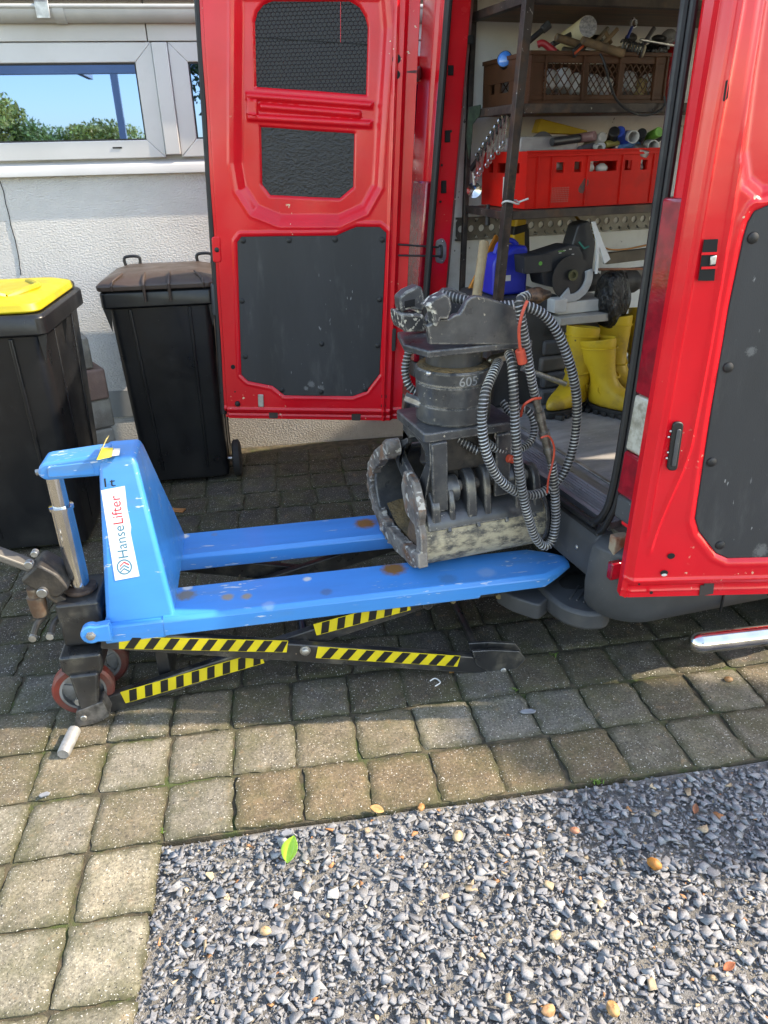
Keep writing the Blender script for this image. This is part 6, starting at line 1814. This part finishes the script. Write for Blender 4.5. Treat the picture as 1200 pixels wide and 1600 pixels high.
# red-handled pliers and black/orange tool
a, b = V_(840, 70, YF + .08), V_(868, 82, YF + .05)
t = vt('pliers', 'red handled tool in the left of the brown crate', 'tool', a)
MB().tube(smoothpath([Vec((0, 0, 0)), (b - a) * .3 + Vec((0, 0, .012)), (b - a) * .8 + Vec((0, 0, .004)), (b - a)], 5), [.012] * 16, 10).build('grip', mat('red_grip', (.45, .02, .03), .4), t)
MB().tube([(b - a), (b - a) * 1.6 + Vec((0, 0, -.01))], [.013, .011], 10).build('shank', M_RUBBER, t)
a, b = V_(896, 84, YF + .01), V_(912, 70, YF + .04)
t = vt('knife', 'black and orange knife grip leaning on the crate rim', 'knife', a)
MB().bar((0, 0, 0), (b - a) * 1.3, .012, .03).build('grip', M_RUBBER, t, bevel=.004)
MB().bar(Vec((0, -.008, 0)), (b - a) * .9 + Vec((0, -.008, 0)), .005, .008).build('orange_insert', mat('orange_insert', (.6, .08, .02), .4), t, bevel=.001)
# spanner, springs, twine
a, b = V_(990, 36, YF + .1), V_(980, 60, YF + .09)
t = vt('spanner', 'blue handled spanner with a bright ring end above the brown crate', 'spanner', b)
MB().bar((0, 0, 0), (a - b) * .8, .010, .008).build('shaft', mat('blue_handle', (.02, .04, .2), .4), t, bevel=.002)
MB().tube([(a - b) + Vec((.012 * math.cos(k * .5236), 0, .014 * math.sin(k * .5236))) for k in range(12)], .005, 8, closed=True).build('ring_end', M_STEEL, t)
a, b = V_(970, 72, YF + .05), V_(1004, 80, YF + .02)
t = vt('coil_spring', 'dark coil of wire with a pale end in the brown crate', 'coil', a)
dv = b - a; e1 = dv.normalized(); e2 = e1.orthogonal().normalized(); e3 = e1.cross(e2)
MB().tube([dv * (k / 70) + (e2 * math.cos(k * .63) + e3 * math.sin(k * .63)) * .022 for k in range(71)], .004, 6).build('wire', mat('dark_wire', (.1, .095, .09), .4, .6), t)
MB().cyl(dv * .98, dv * 1.06, .022, n=16).build('pale_end', mat('tan_end', (.4, .33, .22), .7), t)
for k, (u0, v0, u1, v1, r) in enumerate(((1000, 62, 1058, 72, .005), (940, 72, 965, 45, .008), (955, 68, 946, 50, .007), (915, 84, 1000, 70, .007))):
    vcyl('rod', ('thin pale rod running right out of the brown crate', 'forked brown prong standing up in the brown crate', 'short grey prong standing up in the brown crate', 'slim straw coloured stick across the brown crate')[k], 'rod', V_(u0, v0, YF + .06 + .01 * k), V_(u1, v1, YF + .08), r, (M_ZINC, M_WOODH, M_WOODH, mat('straw', (.4, .3, .17), .7))[k], n=10)
M_BAG = mat('black_film', (.007, .007, .008), .22, 0, (.012, .012, .013), vs=20, bump=1.0, bs=22, bdist=.03, stretch=(1.6, 1.6, .6))
def lump(name, label, cat, p, r, sc, m, seed, n=18, amp=.18):
    q = np.random.default_rng(seed)
    mb = MB().ball((0, 0, 0), r, sc, n, n // 2)
    ph = q.uniform(0, 6, 9)
    mb.v = [(x * (1 + amp * math.sin(21 / r * .02 * z + ph[0] + 3 * math.sin(x / r * 3 + ph[1]))), y * (1 + amp * math.sin(4 * x / r + ph[2])), z * (1 + amp * math.sin(5 * y / r + ph[3]) * .6)) for x, y, z in mb.v]
    return mb.build(name, m, None, smooth=70, loc=tuple(v2w(p)), rot=(0, 0, VYAW), label=label, cat=cat)
lump('wire_bundle', 'dark tangle of wire in the right end of the brown crate', 'wire', V_(1022, 82, YF + .12), .045, (1.4, 1, .8), M_BAG, 3)
lump('plastic_bag', 'clear grey plastic bag at the right end of the brown crate', 'bag', V_(1046, 68, YF + .22), .045, (1, .7, 1.1), mat('grey_film', (.3, .3, .31), .25, 0, (.2, .2, .21), vs=20, bump=.8, bs=30), 4)
# white goods seen through the lattice
for k, (u, v, r) in enumerate(((856, 126, .030), (880, 125, .034), (900, 132, .03), (925, 135, .032), (945, 138, .03), (980, 130, .036), (1000, 140, .03), (1012, 132, .028))):
    vcyl('white_bottle', ('leftmost', 'second', 'third', 'fourth', 'fifth', 'sixth', 'seventh', 'rightmost')[k] + ' white bottle from the left behind the brown crate lattice', 'bottle', V_(u, v, YF + .085) - Vec((0, 0, .035)), V_(u + 3, v, YF + .10) + Vec((0, .01, .03)), r, M_WHITE if k != 6 else mat('pale_yellow_tub', (.6, .45, .2), .5), n=16, bevel=.01, )
# red extinguisher
a = V_(1042, 152, YF + .12)
t = vt('fire_extinguisher', 'red fire extinguisher at the right end of the upper shelf', 'fire extinguisher', (a.x, a.y, zsh))
MB().lathe([(.03, .001), (.045, .004), (.048, .02), (.048, .15), (.04, .18), (.015, .20), (.012, .215), (.001, .215)], n=24).build('cylinder', mat('extinguisher_red', (.5, .01, .012), .25, coat=.4), t)
MB().tube(smoothpath([(0, 0, .21), (.02, -.02, .24), (.0, -.04, .235)], 5), .008, 8).build('valve', mat('red_valve', (.45, .02, .02), .4), t)
# drooping cable
cp = [V_(938, 84, YF - .01), V_(945, 100, YF - .03), V_(953, 130, YF - .035), V_(965, 158, YF - .04), V_(985, 174, YF - .045), V_(1005, 180, YF - .045), V_(1025, 176, YF - .045), V_(1038, 165, YF - .045), V_(1038, 150, YF - .04)]
MB().tube([v2w(p) for p in smoothpath(cp, 6)], .0045, 8).build('cable', M_RUBBER, label='black cable drooping over the front of the brown crate', cat='cable')
# ---- goods in the red crate
ZR = zsl + rh
t = vt('wedge_box', 'yellow wedge shaped box behind the red crate goods', 'box', V_(838, 207, YF + .28))
a, b, c, d2 = V_(838, 208, YF + .28), V_(845, 186, YF + .28), V_(918, 205, YF + .22), V_(918, 212, YF + .22)
o_ = a
MB().add([p - o_ for p in (a, b, c, d2)] + [p - o_ + Vec((.02, .08, 0)) for p in (a, b, c, d2)], [(0, 1, 2, 3), (4, 7, 6, 5), (0, 4, 5, 1), (1, 5, 6, 2), (2, 6, 7, 3), (3, 7, 4, 0)]).build('carton', mat('yellow_card', (.6, .4, .03), .6, 0, (.5, .32, .03), vs=5), t, bevel=.003)
M_CLEARP = mat('cloudy_plastic', (.62, .6, .6), .2, 0, (.5, .47, .48), vs=14, coat=.3, bump=.4, bs=30, alpha=.62)
a, b = V_(812, 238, YF + .12), V_(905, 212, YF + .12)
t = vt('plastic_box', 'cloudy clear plastic box in the left of the red crate', 'box', (a.x, a.y, a.z))
MB().box(0, b.x - a.x, 0, .14, 0, b.z - a.z).build('box', M_CLEARP, t, bevel=.008)
MB().lathe([(.030, -.012), (.052, -.012), (.052, .012), (.030, .012), (.030, -.012)], ((b.x - a.x) * .42, .02, .02), (0, -1, .25), 28).build('tape_roll', mat('grey_tape', (.09, .085, .09), .45), t)
cans = [((905, 216), (930, 212), .018, 'pink and grey tube lying across the red crate', (.36, .2, .2)), ((928, 222), (942, 214), .020, 'clear topped can beside the pink tube', (.5, .48, .45)), ((955, 222), (960, 205), .022, 'black nozzle can in the middle of the red crate', (.03, .03, .032)), ((975, 222), (968, 205), .022, 'bright blue bottle cap can in the red crate', (.03, .09, .55)), ((994, 222), (988, 208), .0, '', None), ((1000, 216), (1003, 208), .020, 'black lidded can behind the white cup', (.02, .02, .022)), ((935, 240), (940, 228), .017, 'white and blue tube end at the front of the red crate', (.6, .6, .62)), ((958, 236), (985, 244), .014, 'blue and white cartridge lying at the front of the red crate', (.3, .45, .6)), ((1015, 214), (1030, 206), .02, 'green ended can at the right of the red crate', (.2, .5, .08)), ((1030, 214), (1040, 208), .018, 'black can at the right end of the red crate', (.02, .02, .02))]
for k, (p0, p1, r, lab, c_) in enumerate(cans):
    if c_ is None: continue
    a, b = V_(*p0, YF + .14), V_(*p1, YF + .08)
    t, d = vcyl('can', lab, 'can', a - (b - a).normalized() * .05, b, r, mat('can_%d' % k, c_, .35, 0, tuple(x * .7 for x in c_), vs=30), n=18, bevel=.003)
for u, v, r, lab in ((990, 214, .024, 'open white cup lying left in the red crate'), (1021, 228, .022, 'open white cup lying right in the red crate'), (938, 232, .014, 'small white spout in the red crate')):
    a = V_(u, v, YF + .04); t = vt('cup', lab, 'cup', a)
    MB().lathe([(r * .8, .07), (r, .0), (r * .88, .0), (r * .7, .062), (.001, .062)], (0, 0, 0), (.25, .9, .1), 24).build('cup_wall', M_WHITE, t)
    MB().lathe([(r * .68, .058), (.001, .0585)], (0, 0, 0), (.25, .9, .1), 20).build('cup_floor', mat('cup_inside', (.45, .45, .43), .6), t)
a = V_(1000, 236, YF + .05)
vcyl('tin', 'flat round tin lying in the red crate', 'tin', a + Vec((0, 0, -.01)), a + Vec((.005, -.01, .012)), .036, M_ZINC, n=28)
for k, (u, v) in enumerate(((866, 258), (920, 262), (940, 263), (997, 262))):
    lump('white_rag', ('leftmost', 'second', 'third', 'rightmost')[k] + ' white rag showing through a hole of the red crate', 'rag', V_(u, v, YF + .06), .022, (1.2, .8, .8), M_WHITE, 60 + k)
# ---- things hanging at the rack end
t = vt('spanner_set', 'bunch of bright spanners hanging at the end of the rack', 'spanner set', V_(790, 175, 1.30))
o_ = V_(790, 175, 1.30)
rk = [V_(798, 172, 1.22) - o_, V_(736, 265, 1.48) - o_]
MB().bar(rk[0], rk[1], .012, .02).build('holder', M_RUBBER, t, bevel=.002)
for k in range(9):
    f_ = .12 + k * .095
    p = rk[0].lerp(rk[1], f_) + Vec((0, -.018, .02))
    L_ = .10 - k * .004
    q = p + Vec((-.015 + .004 * (k % 3), -.01, -L_))
    s_ = MB().bar(p, q, .008, .005)
    s_.tube([p + Vec((.008 * math.cos(j * .7854), 0, .008 + .009 * math.sin(j * .7854))) for j in range(8)], .004, 6, closed=True)
    s_.tube([q + Vec((.007 * math.cos(j * .7854), 0, -.008 + .008 * math.sin(j * .7854))) for j in range(8)], .0035, 6, closed=True)
    s_.build('spanner', M_STEEL, t)
p = V_(741, 297, 1.46)
t = vt('work_lamp', 'small chrome work lamp hanging at the rack end', 'lamp', p)
MB().lathe([(.008, .03), (.02, .02), (.03, .0), (.031, -.006), (.026, -.003), (.001, .012)], (0, 0, 0), (.5, .85, 0), 24).build('reflector', M_CHROME, t)
MB().cyl((-.005, -.01, .02), (-.012, -.01, .07), .008, n=10).build('clip', M_ZINC, t)
rag = [V_(733, 168, 1.44), V_(752, 164, 1.40), V_(750, 180, 1.42), V_(739, 195, 1.44), V_(737, 225, 1.46), V_(733, 250, 1.46), V_(729, 215, 1.46)]
mb = MB(); k = len(rag)
mb.add([v2w(p) for p in rag] + [v2w(p + Vec((.006, .02, .003))) for p in rag], [tuple(range(k)), tuple(range(2 * k - 1, k - 1, -1))] + [(i, (i + 1) % k, k + (i + 1) % k, k + i) for i in range(k)])
mb.build('rag', mat('dark_green_cloth', (.035, .06, .035), .9, 0, (.02, .03, .02), vs=30, bump=.6), bevel=.002, label='dark green rag tied to the rear corner of the rack', cat='rag')
p = V_(798, 316, YF - .02)
t = vt('cable_tie', 'white cable tie round the near upright of the rack', 'cable tie', p)
MB().tube([(.033 * math.cos(j * .3927), .028 * math.sin(j * .3927), .006 * math.sin(j * .8)) for j in range(16)], .004, 6, closed=True).build('loop', M_WHITE, t)
MB().tube([(.03, -.01, 0), (.06, -.03, .012)], .0035, 6).build('tail', M_WHITE, t)
p = V_(762, 340, 1.30)
vcyl('dark_funnel', 'slim black funnel hanging below the rack rail', 'funnel', p + Vec((0, 0, .05)), p + Vec((0, 0, -.03)), .008, M_RUBBER, .011, n=12)
# ---- floor goods behind the grab
p0, p1 = V_(757, 376, 1.02), V_(745, 462, .98)
dn = (p1 - p0).normalized()
t, d = vcyl('mallet', 'mallet with a thick pale wooden handle standing upright behind the grab', 'mallet', p0, p1 + dn * .05, .0185, mat('pale_ash_wood', (.38, .29, .17), .7, 0, (.28, .2, .11), vs=10), n=16, bevel=.006)
MB().box(d.x - .05, d.x + .05, d.y - .04, d.y + .04, d.z - .06, d.z + .01).build('head', M_RUBBER, t, bevel=.012)
zb0 = V_(745, 500, 1.02).z
MB().box(0, .30, 0, .36, FZ + .002, V_(745, 470, 1.15).z).build('tool_case', mat('dark_case', (.03, .03, .032), .55, 0, (.05, .05, .052), vs=6), None, bevel=.015, loc=tuple(v2w((.16, 1.13, 0))), rot=(0, 0, VYAW), label='dark tool case on the van floor under the saw and canister', cat='tool case')
zcase = V_(745, 470, 1.15).z
# orange level / board
a, b = V_(735, 462, 1.45), V_(780, 372, 1.5)
MB().bar(v2w(a), v2w(b), .012, .06).build('orange_board', mat('orange_paint', (.6, .22, .03), .5, 0, (.5, .17, .03), vs=8), bevel=.003, label='orange board leaning against the van wall behind the mallet', cat='board')
# blue canister
a = V_(790, 455, 1.2)
t = vt('canister', 'bright blue plastic canister behind the rack upright', 'canister', (V_(770, 455, 1.2).x, 1.2, zcase + .002))
cw = V_(823, 455, 1.2).x - V_(770, 455, 1.2).x; chh = V_(800, 386, 1.2).z - zcase
cpoly = roundpoly([(0, 0), (cw, 0), (cw, chh * .8), (cw * .95, chh), (cw * .62, chh), (cw * .4, chh * .86), (cw * .15, chh * .86), (0, chh * .7)], .015)
M_CANB = mat('blue_canister_plastic', (.012, .03, .42), .35, 0, (.01, .022, .3), vs=6)
MB().prism(cpoly, 'y', 0, .11).build('body', M_CANB, t, bevel=.012, seg=3)
MB().tube(smoothpath([(cw * .18, .05, chh * .84), (cw * .3, .05, chh * 1.05), (cw * .6, .05, chh * 1.1), (cw * .8, .05, chh)], 5), .011, 10).build('handle', M_CANB, t)
MB().box(cw * .2, cw * .5, -.0012, -.0002, chh * .3, chh * .42).build('label_patch', M_WHITE, t)
# yellow and black nailer
a, b = V_(806, 340, 1.45), V_(812, 388, 1.4)
t = vt('nail_gun', 'yellow and black power tool hanging behind the canister', 'power tool', b)
MB().prism(roundpoly([(-.03, -.02), (.03, -.02), (.025, .06), (.03, .12), (-.02, .13), (-.035, .05)], .012), 'y', 0, .05).build('body', mat('tool_yellow', (.55, .33, .015), .45), t, bevel=.008)
MB().prism(roundpoly([(-.036, .055), (.034, .07), (.034, .10), (-.034, .09)], .006), 'y', -.003, .053).build('band', M_RUBBER, t, bevel=.003)
MB().prism(roundpoly([(.03, -.08), (.06, -.08), (.045, .08), (.02, .09)], .008), 'y', .005, .045).build('grip', M_RUBBER, t, bevel=.006)
# disc cutter
a = V_(893, 448, 1.13)
t = vt('disc_cutter', 'black battery disc cutter with a pale blade guard', 'disc cutter', (a.x, 1.13, 0))
def D_(u, v, y=1.13): p = V_(u, v, y); return (p.x - a.x, p.z)
M_TOOL = mat('charcoal_tool_plastic', (.022, .024, .028), .42, 0, (.032, .034, .038), vs=8)
MB().prism(roundpoly([D_(824, 402), D_(850, 396), D_(890, 383), D_(905, 384), D_(912, 400), D_(914, 428), D_(900, 430), D_(880, 440), D_(868, 450), D_(850, 446), D_(845, 425), D_(824, 424)], .008), 'y', .0, .11).build('motor_body', M_TOOL, t, bevel=.01, seg=3)
MB().prism(roundpoly([D_(816, 400), D_(858, 396), D_(862, 424), D_(818, 428)], .006), 'y', -.012, .10).build('battery', M_PANEL, t, bevel=.006)
c0 = D_(888, 433); rr0 = abs(D_(914, 433)[0] - c0[0])
MB().lathe([(.001, 0), (rr0 * 1.1, 0), (rr0 * 1.1, .004), (.001, .004)], (c0[0], -.018, c0[1]), (0, -1, 0), 40).build('blade', mat('dark_disc', (.05, .05, .052), .4, .5), t)
MB().lathe([(.006, 0), (.016, 0), (.022, -.004), (.022, -.012), (.012, -.012), (.012, -.004), (.006, -.004)], (c0[0], -.026, c0[1] + .012), (0, 1, 0), 24).build('flange', mat('olive_flange', (.1, .1, .05), .45, .4), t)
arc = [(c0[0] + rr0 * 1.22 * math.cos(rad(g)), c0[1] + rr0 * 1.22 * math.sin(rad(g))) for g in range(-125, 21, 8)]
arc += [(c0[0] + rr0 * .80 * math.cos(rad(g)), c0[1] + rr0 * .80 * math.sin(rad(g))) for g in range(20, -100, -8)] + [(c0[0] - .012, c0[1] - rr0 * .45)]
MB().prism(arc, 'y', -.034, -.02).build('blade_guard', mat('pale_grey_guard', (.42, .43, .43), .45, 0, (.34, .35, .35), vs=10), t, bevel=.004)
MB().prism(roundpoly([D_(898, 385), D_(908, 352), D_(925, 345), D_(935, 380), D_(930, 425), D_(915, 440), D_(908, 410)], .01), 'y', .02, .10).build('rear_grip', M_TOOL, t, bevel=.012)
MB().tube([(D_(905, 378)[0], .0, D_(905, 378)[1]), (D_(912, 388)[0], -.004, D_(912, 388)[1]), (D_(920, 385)[0], .0, D_(920, 385)[1])], .004, 6).build('teal_line', mat('teal_trim', (.02, .2, .16), .4), t)
gd = D_(842, 411); MB().cyl((gd[0], -.0125, gd[1]), (gd[0], -.014, gd[1]), .008, n=16).build('green_dot', mat('green_dot', (.12, .4, .06), .5), t)
for u, v in ((873, 396), (880, 392), (889, 390), (893, 398)):
    q_ = D_(u, v); MB().box(q_[0], q_[0] + .012, -.0012, 0, q_[1], q_[1] + .003).build('print_mark', M_WHITE, t, smooth=0)
q_ = D_(872, 396); MB().box(q_[0], q_[0] + .03, -.0012, 0, q_[1] + .006, q_[1] + .010).build('green_mark', mat('green_print', (.15, .4, .08), .5), t, smooth=0)
# yellow rope end, white strip and card tags
MB().tube([v2w(p) for p in smoothpath([V_(895, 332, 1.5), V_(905, 345, 1.42), V_(920, 362, 1.3), V_(936, 376, 1.15)], 5)], .006, 8).build('rope', mat('yellow_black_rope', (.5, .3, .03), .7, 0, (.06, .05, .03), vs=90), label='yellow and black rope running down to the saw', cat='rope')
wq = [V_(925, 347, 1.12), V_(930, 346, 1.12), V_(942, 378, 1.10), V_(954, 405, 1.08), V_(945, 412, 1.08), V_(937, 385, 1.10), V_(934, 428, 1.08), V_(931, 428, 1.08), V_(933, 380, 1.1)]
MB().add([v2w(p) for p in wq] + [v2w(p + Vec((0, .008, 0))) for p in wq], [tuple(range(9)), tuple(range(17, 8, -1))] + [(i, (i + 1) % 9, 9 + (i + 1) % 9, 9 + i) for i in range(9)]).build('white_strap', M_WHITE, label='white plastic strap with tag hanging on the saw', cat='strap')
MB().tube([v2w(p) for p in smoothpath([V_(938, 384, 1.3), V_(955, 390, 1.3), V_(980, 389, 1.3), V_(1010, 383, 1.3)], 5)], .004, 8).build('copper_wire', mat('copper_wire', (.45, .2, .06), .4, .6), label='bent copper wire behind the white strap', cat='wire')
MB().tube([v2w(V_(935, 421, 1.12)), v2w(V_(1012, 420, 1.12))], .0055, 10).build('copper_pipe', mat('copper_pipe', (.3, .14, .09), .4, .7), label='straight copper pipe lying above the black sack', cat='pipe')
MB().bar(v2w(V_(945, 404, 1.4)), v2w(V_(1030, 394, 1.4)), .03, .05).build('timber', mat('grey_timber', (.16, .13, .09), .8, 0, (.1, .08, .06), vs=8), bevel=.003, label='grey brown timber lying behind the copper pipe', cat='timber')
MB().bar(v2w(V_(945, 440, 1.4)), v2w(V_(1040, 430, 1.4)), .08, .09).build('carton', mat('dull_card', (.2, .18, .15), .8), bevel=.003, label='dull flattened carton behind the black sack', cat='carton')
lump('sack', 'crumpled shiny black plastic sack beside the boots', 'sack', V_(958, 468, 1.10), .12, (.72, .55, 1.15), M_BAG, 9, 40, .2)
# pale box and board
a, b = V_(872, 498, 1.10), V_(956, 466, 1.10)
zt2 = V_(888, 472, 1.10).z
t = vt('pale_box', 'long pale grey box under the disc cutter', 'box', (a.x, 1.10, 0))
MB().box(0, b.x - a.x, 0, .18, zt2 - .05, zt2).build('box', mat('pale_grey_card', (.6, .6, .57), .6, 0, (.52, .52, .49), vs=8), t, bevel=.004)
MB().box(-.04, .02, -.03, .12, zt2 - .035, zt2 + .02).build('bracket', mat('white_bracket', (.62, .62, .6), .5), t, bevel=.003)
MB().box(-.02, b.x - a.x - .01, -.05, .24, zt2 - .085, zt2 - .052).build('board', mat('pale_board', (.42, .41, .38), .7), t, bevel=.003)
# dark cases piled below
NC = 5; hc = (zt2 - .088 - FZ) / NC
for k in range(NC):
    c_ = ((.10, .10, .105), (.075, .075, .08), (.11, .10, .09), (.07, .07, .075), (.09, .09, .09))[k]
    MB().box(0, .48 - .02 * k, 0, .28, FZ + k * hc + .002, FZ + (k + 1) * hc - .002).build('flat_case', mat('flat_case_%d' % k, c_, .6, 0, tuple(x * .7 for x in c_), vs=8, bump=.3, bs=40), None, bevel=.012, loc=tuple(v2w((a.x - .06 + .012 * (k % 2), 1.09 + .01 * k, 0))), rot=(0, 0, VYAW + rad(2 * (k % 3) - 2)), label=('lowest', 'second', 'middle', 'fourth', 'topmost')[k] + ' dark flat case of the pile under the pale board', cat='case', group='flat cases piled on the van floor')
MB().tube([v2w(V_(815, 575, 1.0)), v2w(V_(884, 600, .96))], .012, 12).build('steel_tube', M_ZINC, label='grey steel tube pointing at the front boot', cat='tube')
# copper ball-valve bundle on the bracket side
lump('pipe_fittings', 'bundle of copper and rubber pipe fittings behind the hoses', 'fittings', V_(838, 462, .95), .042, (1.3, .8, .7), mat('copper_bits', (.3, .17, .1), .45, .5, (.06, .05, .05), vs=28), 12, 16, .25)

# ---- rubber boots
M_BOOT = mat('yellow_rubber_boot', (.58, .38, .018), .5, 0, (.46, .29, .018), vs=5, dirt=(.2, .13, .04), ds=11, dlo=.5, dhi=.72, da=.7, chip=(.1, .07, .02), cs=30, ct=.72, chipmask=(8, .5), bump=.15, bs=40, bdist=.004)
M_SOLE = mat('black_boot_sole', (.015, .015, .015), .7)
def boot(u, v, ang, h, label, lean=(0, 0)):
    """u,v: heel-side foot point on the floor; ang: direction of the toe in the van frame"""
    p = vz(u, v, FZ + .001)
    t = thing('rubber_boot', label, 'boot', tuple(v2w((p.x, p.y, FZ + .001))), VYAW + ang, 'yellow rubber boots on the van floor')
    t.scale = (1.12, 1.18, 1.06)
    n = 20
    def ring(cx, z, lx_, wy, tilt=0.0, front=1.0):
        out = []
        for k in range(n):
            a = 2 * math.pi * k / n
            x = math.cos(a); y = math.sin(a)
            out.append((cx + x * lx_ * (front if x > 0 else 1), y * wy * (1 - .18 * max(0, x) ** 2), z + tilt * x))
        return out
    R = [ring(.075, .026, .125, .043), ring(.075, .045, .128, .047), ring(.07, .07, .122, .047), ring(.052, .092, .10, .046, -.012), ring(.03, .115, .075, .046, -.022), ring(.012, .14, .06, .045, -.02), ring(.002, .175, .055, .046, -.008), ring(-.002, .22, .060, .05), ring(-.004, .27, .066, .054), ring(-.006, h - .03, .070, .057, .006), ring(-.007, h, .071, .058, .012)]
    Ri = [ring(-.007, h, .067, .054, .012), ring(-.006, h - .06, .064, .051), ring(-.004, h - .14, .058, .047)]
    for k, r_ in enumerate(R + Ri):
        f = min(1, r_[0][2] / h) ** 1.3
        for i, q in enumerate(r_): r_[i] = (q[0] + lean[0] * f, q[1] + lean[1] * f, q[2])
    MB().loft(R + Ri).build('upper', M_BOOT, t, smooth=60, subsurf=1)
    s_ = MB().loft([ring(.075, .0, .128, .045), ring(.075, .012, .131, .048), ring(.075, .030, .131, .049)])
    for k in range(7):
        s_.box(-.04 + k * .034, -.02 + k * .034, -.051, .051, .0, .018)
    s_.build('sole', M_SOLE, t, bevel=.003)
    band = MB().tube([(q[0], q[1], q[2] + .0) for q in [(x * 1.0, y * 1.02, z) for x, y, z in ring(.006 + lean[0] * .35, .163, .058, .047, -.014)]], .004, 6, closed=True)
    band.build('ankle_ridge', M_BOOT, t)
    b2_ = MB().tube([(x + lean[0] * .8, y * 1.01 + lean[1] * .8, z) for x, y, z in ring(-.005, h - .035, .0705, .0575, .006)], .003, 6, closed=True)
    b2_.build('cuff_ridge', M_BOOT, t)
    # round emblem with a W on the outer ankle
    for sg in (-1, 1):
        e_ = MB().tube([(.022 + .018 * math.cos(j * .3927), sg * (.0475 - .004 * math.cos(j * .3927)), .105 + .018 * math.sin(j * .3927)) for j in range(16)], .0014, 5, closed=True)
        w0 = [(.010, .113), (.015, .098), (.021, .108), (.027, .098), (.033, .113)]
        e_.tube([(x, sg * .0485, z) for x, z in w0], .0013, 5)
        e_.build('emblem', M_BOOT, t)
    return t
boot(902, 636, rad(204), .335, 'yellow rubber boot farthest left, toe pointing out of the van', (.02, .0))
boot(938, 642, rad(300), .30, 'slumped yellow rubber boot in front with its open top facing out', (-.02, -.035))
boot(950, 618, rad(285), .34, 'yellow rubber boot standing close behind the slumped one', (.0, .0))
boot(992, 606, rad(255), .35, 'yellow rubber boot half hidden by the door opening', (.0, .0))

# ---- further clutter on the two shelves
for k, (u, v, r, sc, c_, lab) in enumerate(((930, 62, .022, (1.4, 1, .7), (.05, .05, .055), 'dark grinder head behind the wooden handles'), (985, 60, .02, (1.2, 1, .9), (.09, .08, .075), 'dull metal fitting beside the blue spanner'), (1030, 60, .02, (1.5, .8, .7), (.04, .04, .04), 'black bundle of cable ends above the extinguisher'), (948, 66, .016, (1.0, 1, 1), (.3, .27, .22), 'tan wooden block in the middle of the brown crate'))):
    lump('tool_clutter', lab, 'tool', V_(u, v, YF + .18), r, sc, mat('clutter_%d' % k, c_, .5, .2, tuple(x * .6 for x in c_), vs=40), 80 + k, 14, .25)
for k, (u0, v0, u1, v1, r, c_, lab) in enumerate(((862, 222, 905, 216, .016, (.05, .05, .055), 'black tube lying behind the clear plastic box'), (944, 226, 965, 222, .014, (.4, .36, .1), 'yellow striped tube in the middle of the red crate'), (905, 234, 928, 228, .014, (.1, .1, .12), 'dark tape roll beside the clear plastic box'), (968, 232, 998, 226, .013, (.1, .25, .5), 'blue labelled tube right of the middle in the red crate'))):
    vcyl('tube', lab, 'tube', V_(u0, v0, YF + .10), V_(u1, v1, YF + .12), r, mat('tube_%d' % k, c_, .4), n=14)

for k, (u0, v0, u1, v1, r, c_, lab) in enumerate(((862, 70, 900, 50, .010, (.05, .05, .055), 'black tool shaft behind the short wooden handle'), (925, 72, 950, 44, .008, (.25, .2, .14), 'thin wooden stick rising behind the paper roll'), (1005, 70, 1022, 44, .009, (.12, .12, .13), 'grey steel bar rising right of the blue spanner'), (1012, 84, 1050, 62, .007, (.3, .3, .3), 'bright steel rod sloping up at the right end'), (880, 78, 930, 86, .012, (.07, .06, .05), 'dark hammer handle lying along the crate rim'), (965, 82, 1010, 88, .013, (.03, .03, .032), 'black hose piece on the right of the brown crate'))):
    vcyl('hand_tool', lab, 'tool', V_(u0, v0, YF + .13), V_(u1, v1, YF + .16), r, mat('tool_handle_%d' % k, c_, .5, .2 if k > 1 else 0, tuple(x * .6 for x in c_), vs=30), n=12)
for k, (u, v, y, r, sc, c_, lab) in enumerate(((770, 420, 1.5, .05, (1, .6, 1.2), (.04, .04, .045), 'black tool bag behind the mallet handle'), (985, 440, 1.35, .06, (1.2, .7, .8), (.05, .045, .04), 'dark crumpled cloth behind the black sack'), (925, 440, 1.3, .05, (1.2, .7, .8), (.03, .03, .033), 'black power tool case corner behind the saw guard'))):
    lump('tool_bag', lab, 'bag', V_(u, v, y), r, sc, mat('bag_%d' % k, c_, .6, 0, tuple(x * .6 for x in c_), vs=20, bump=.6, bs=30), 90 + k, 18, .2)
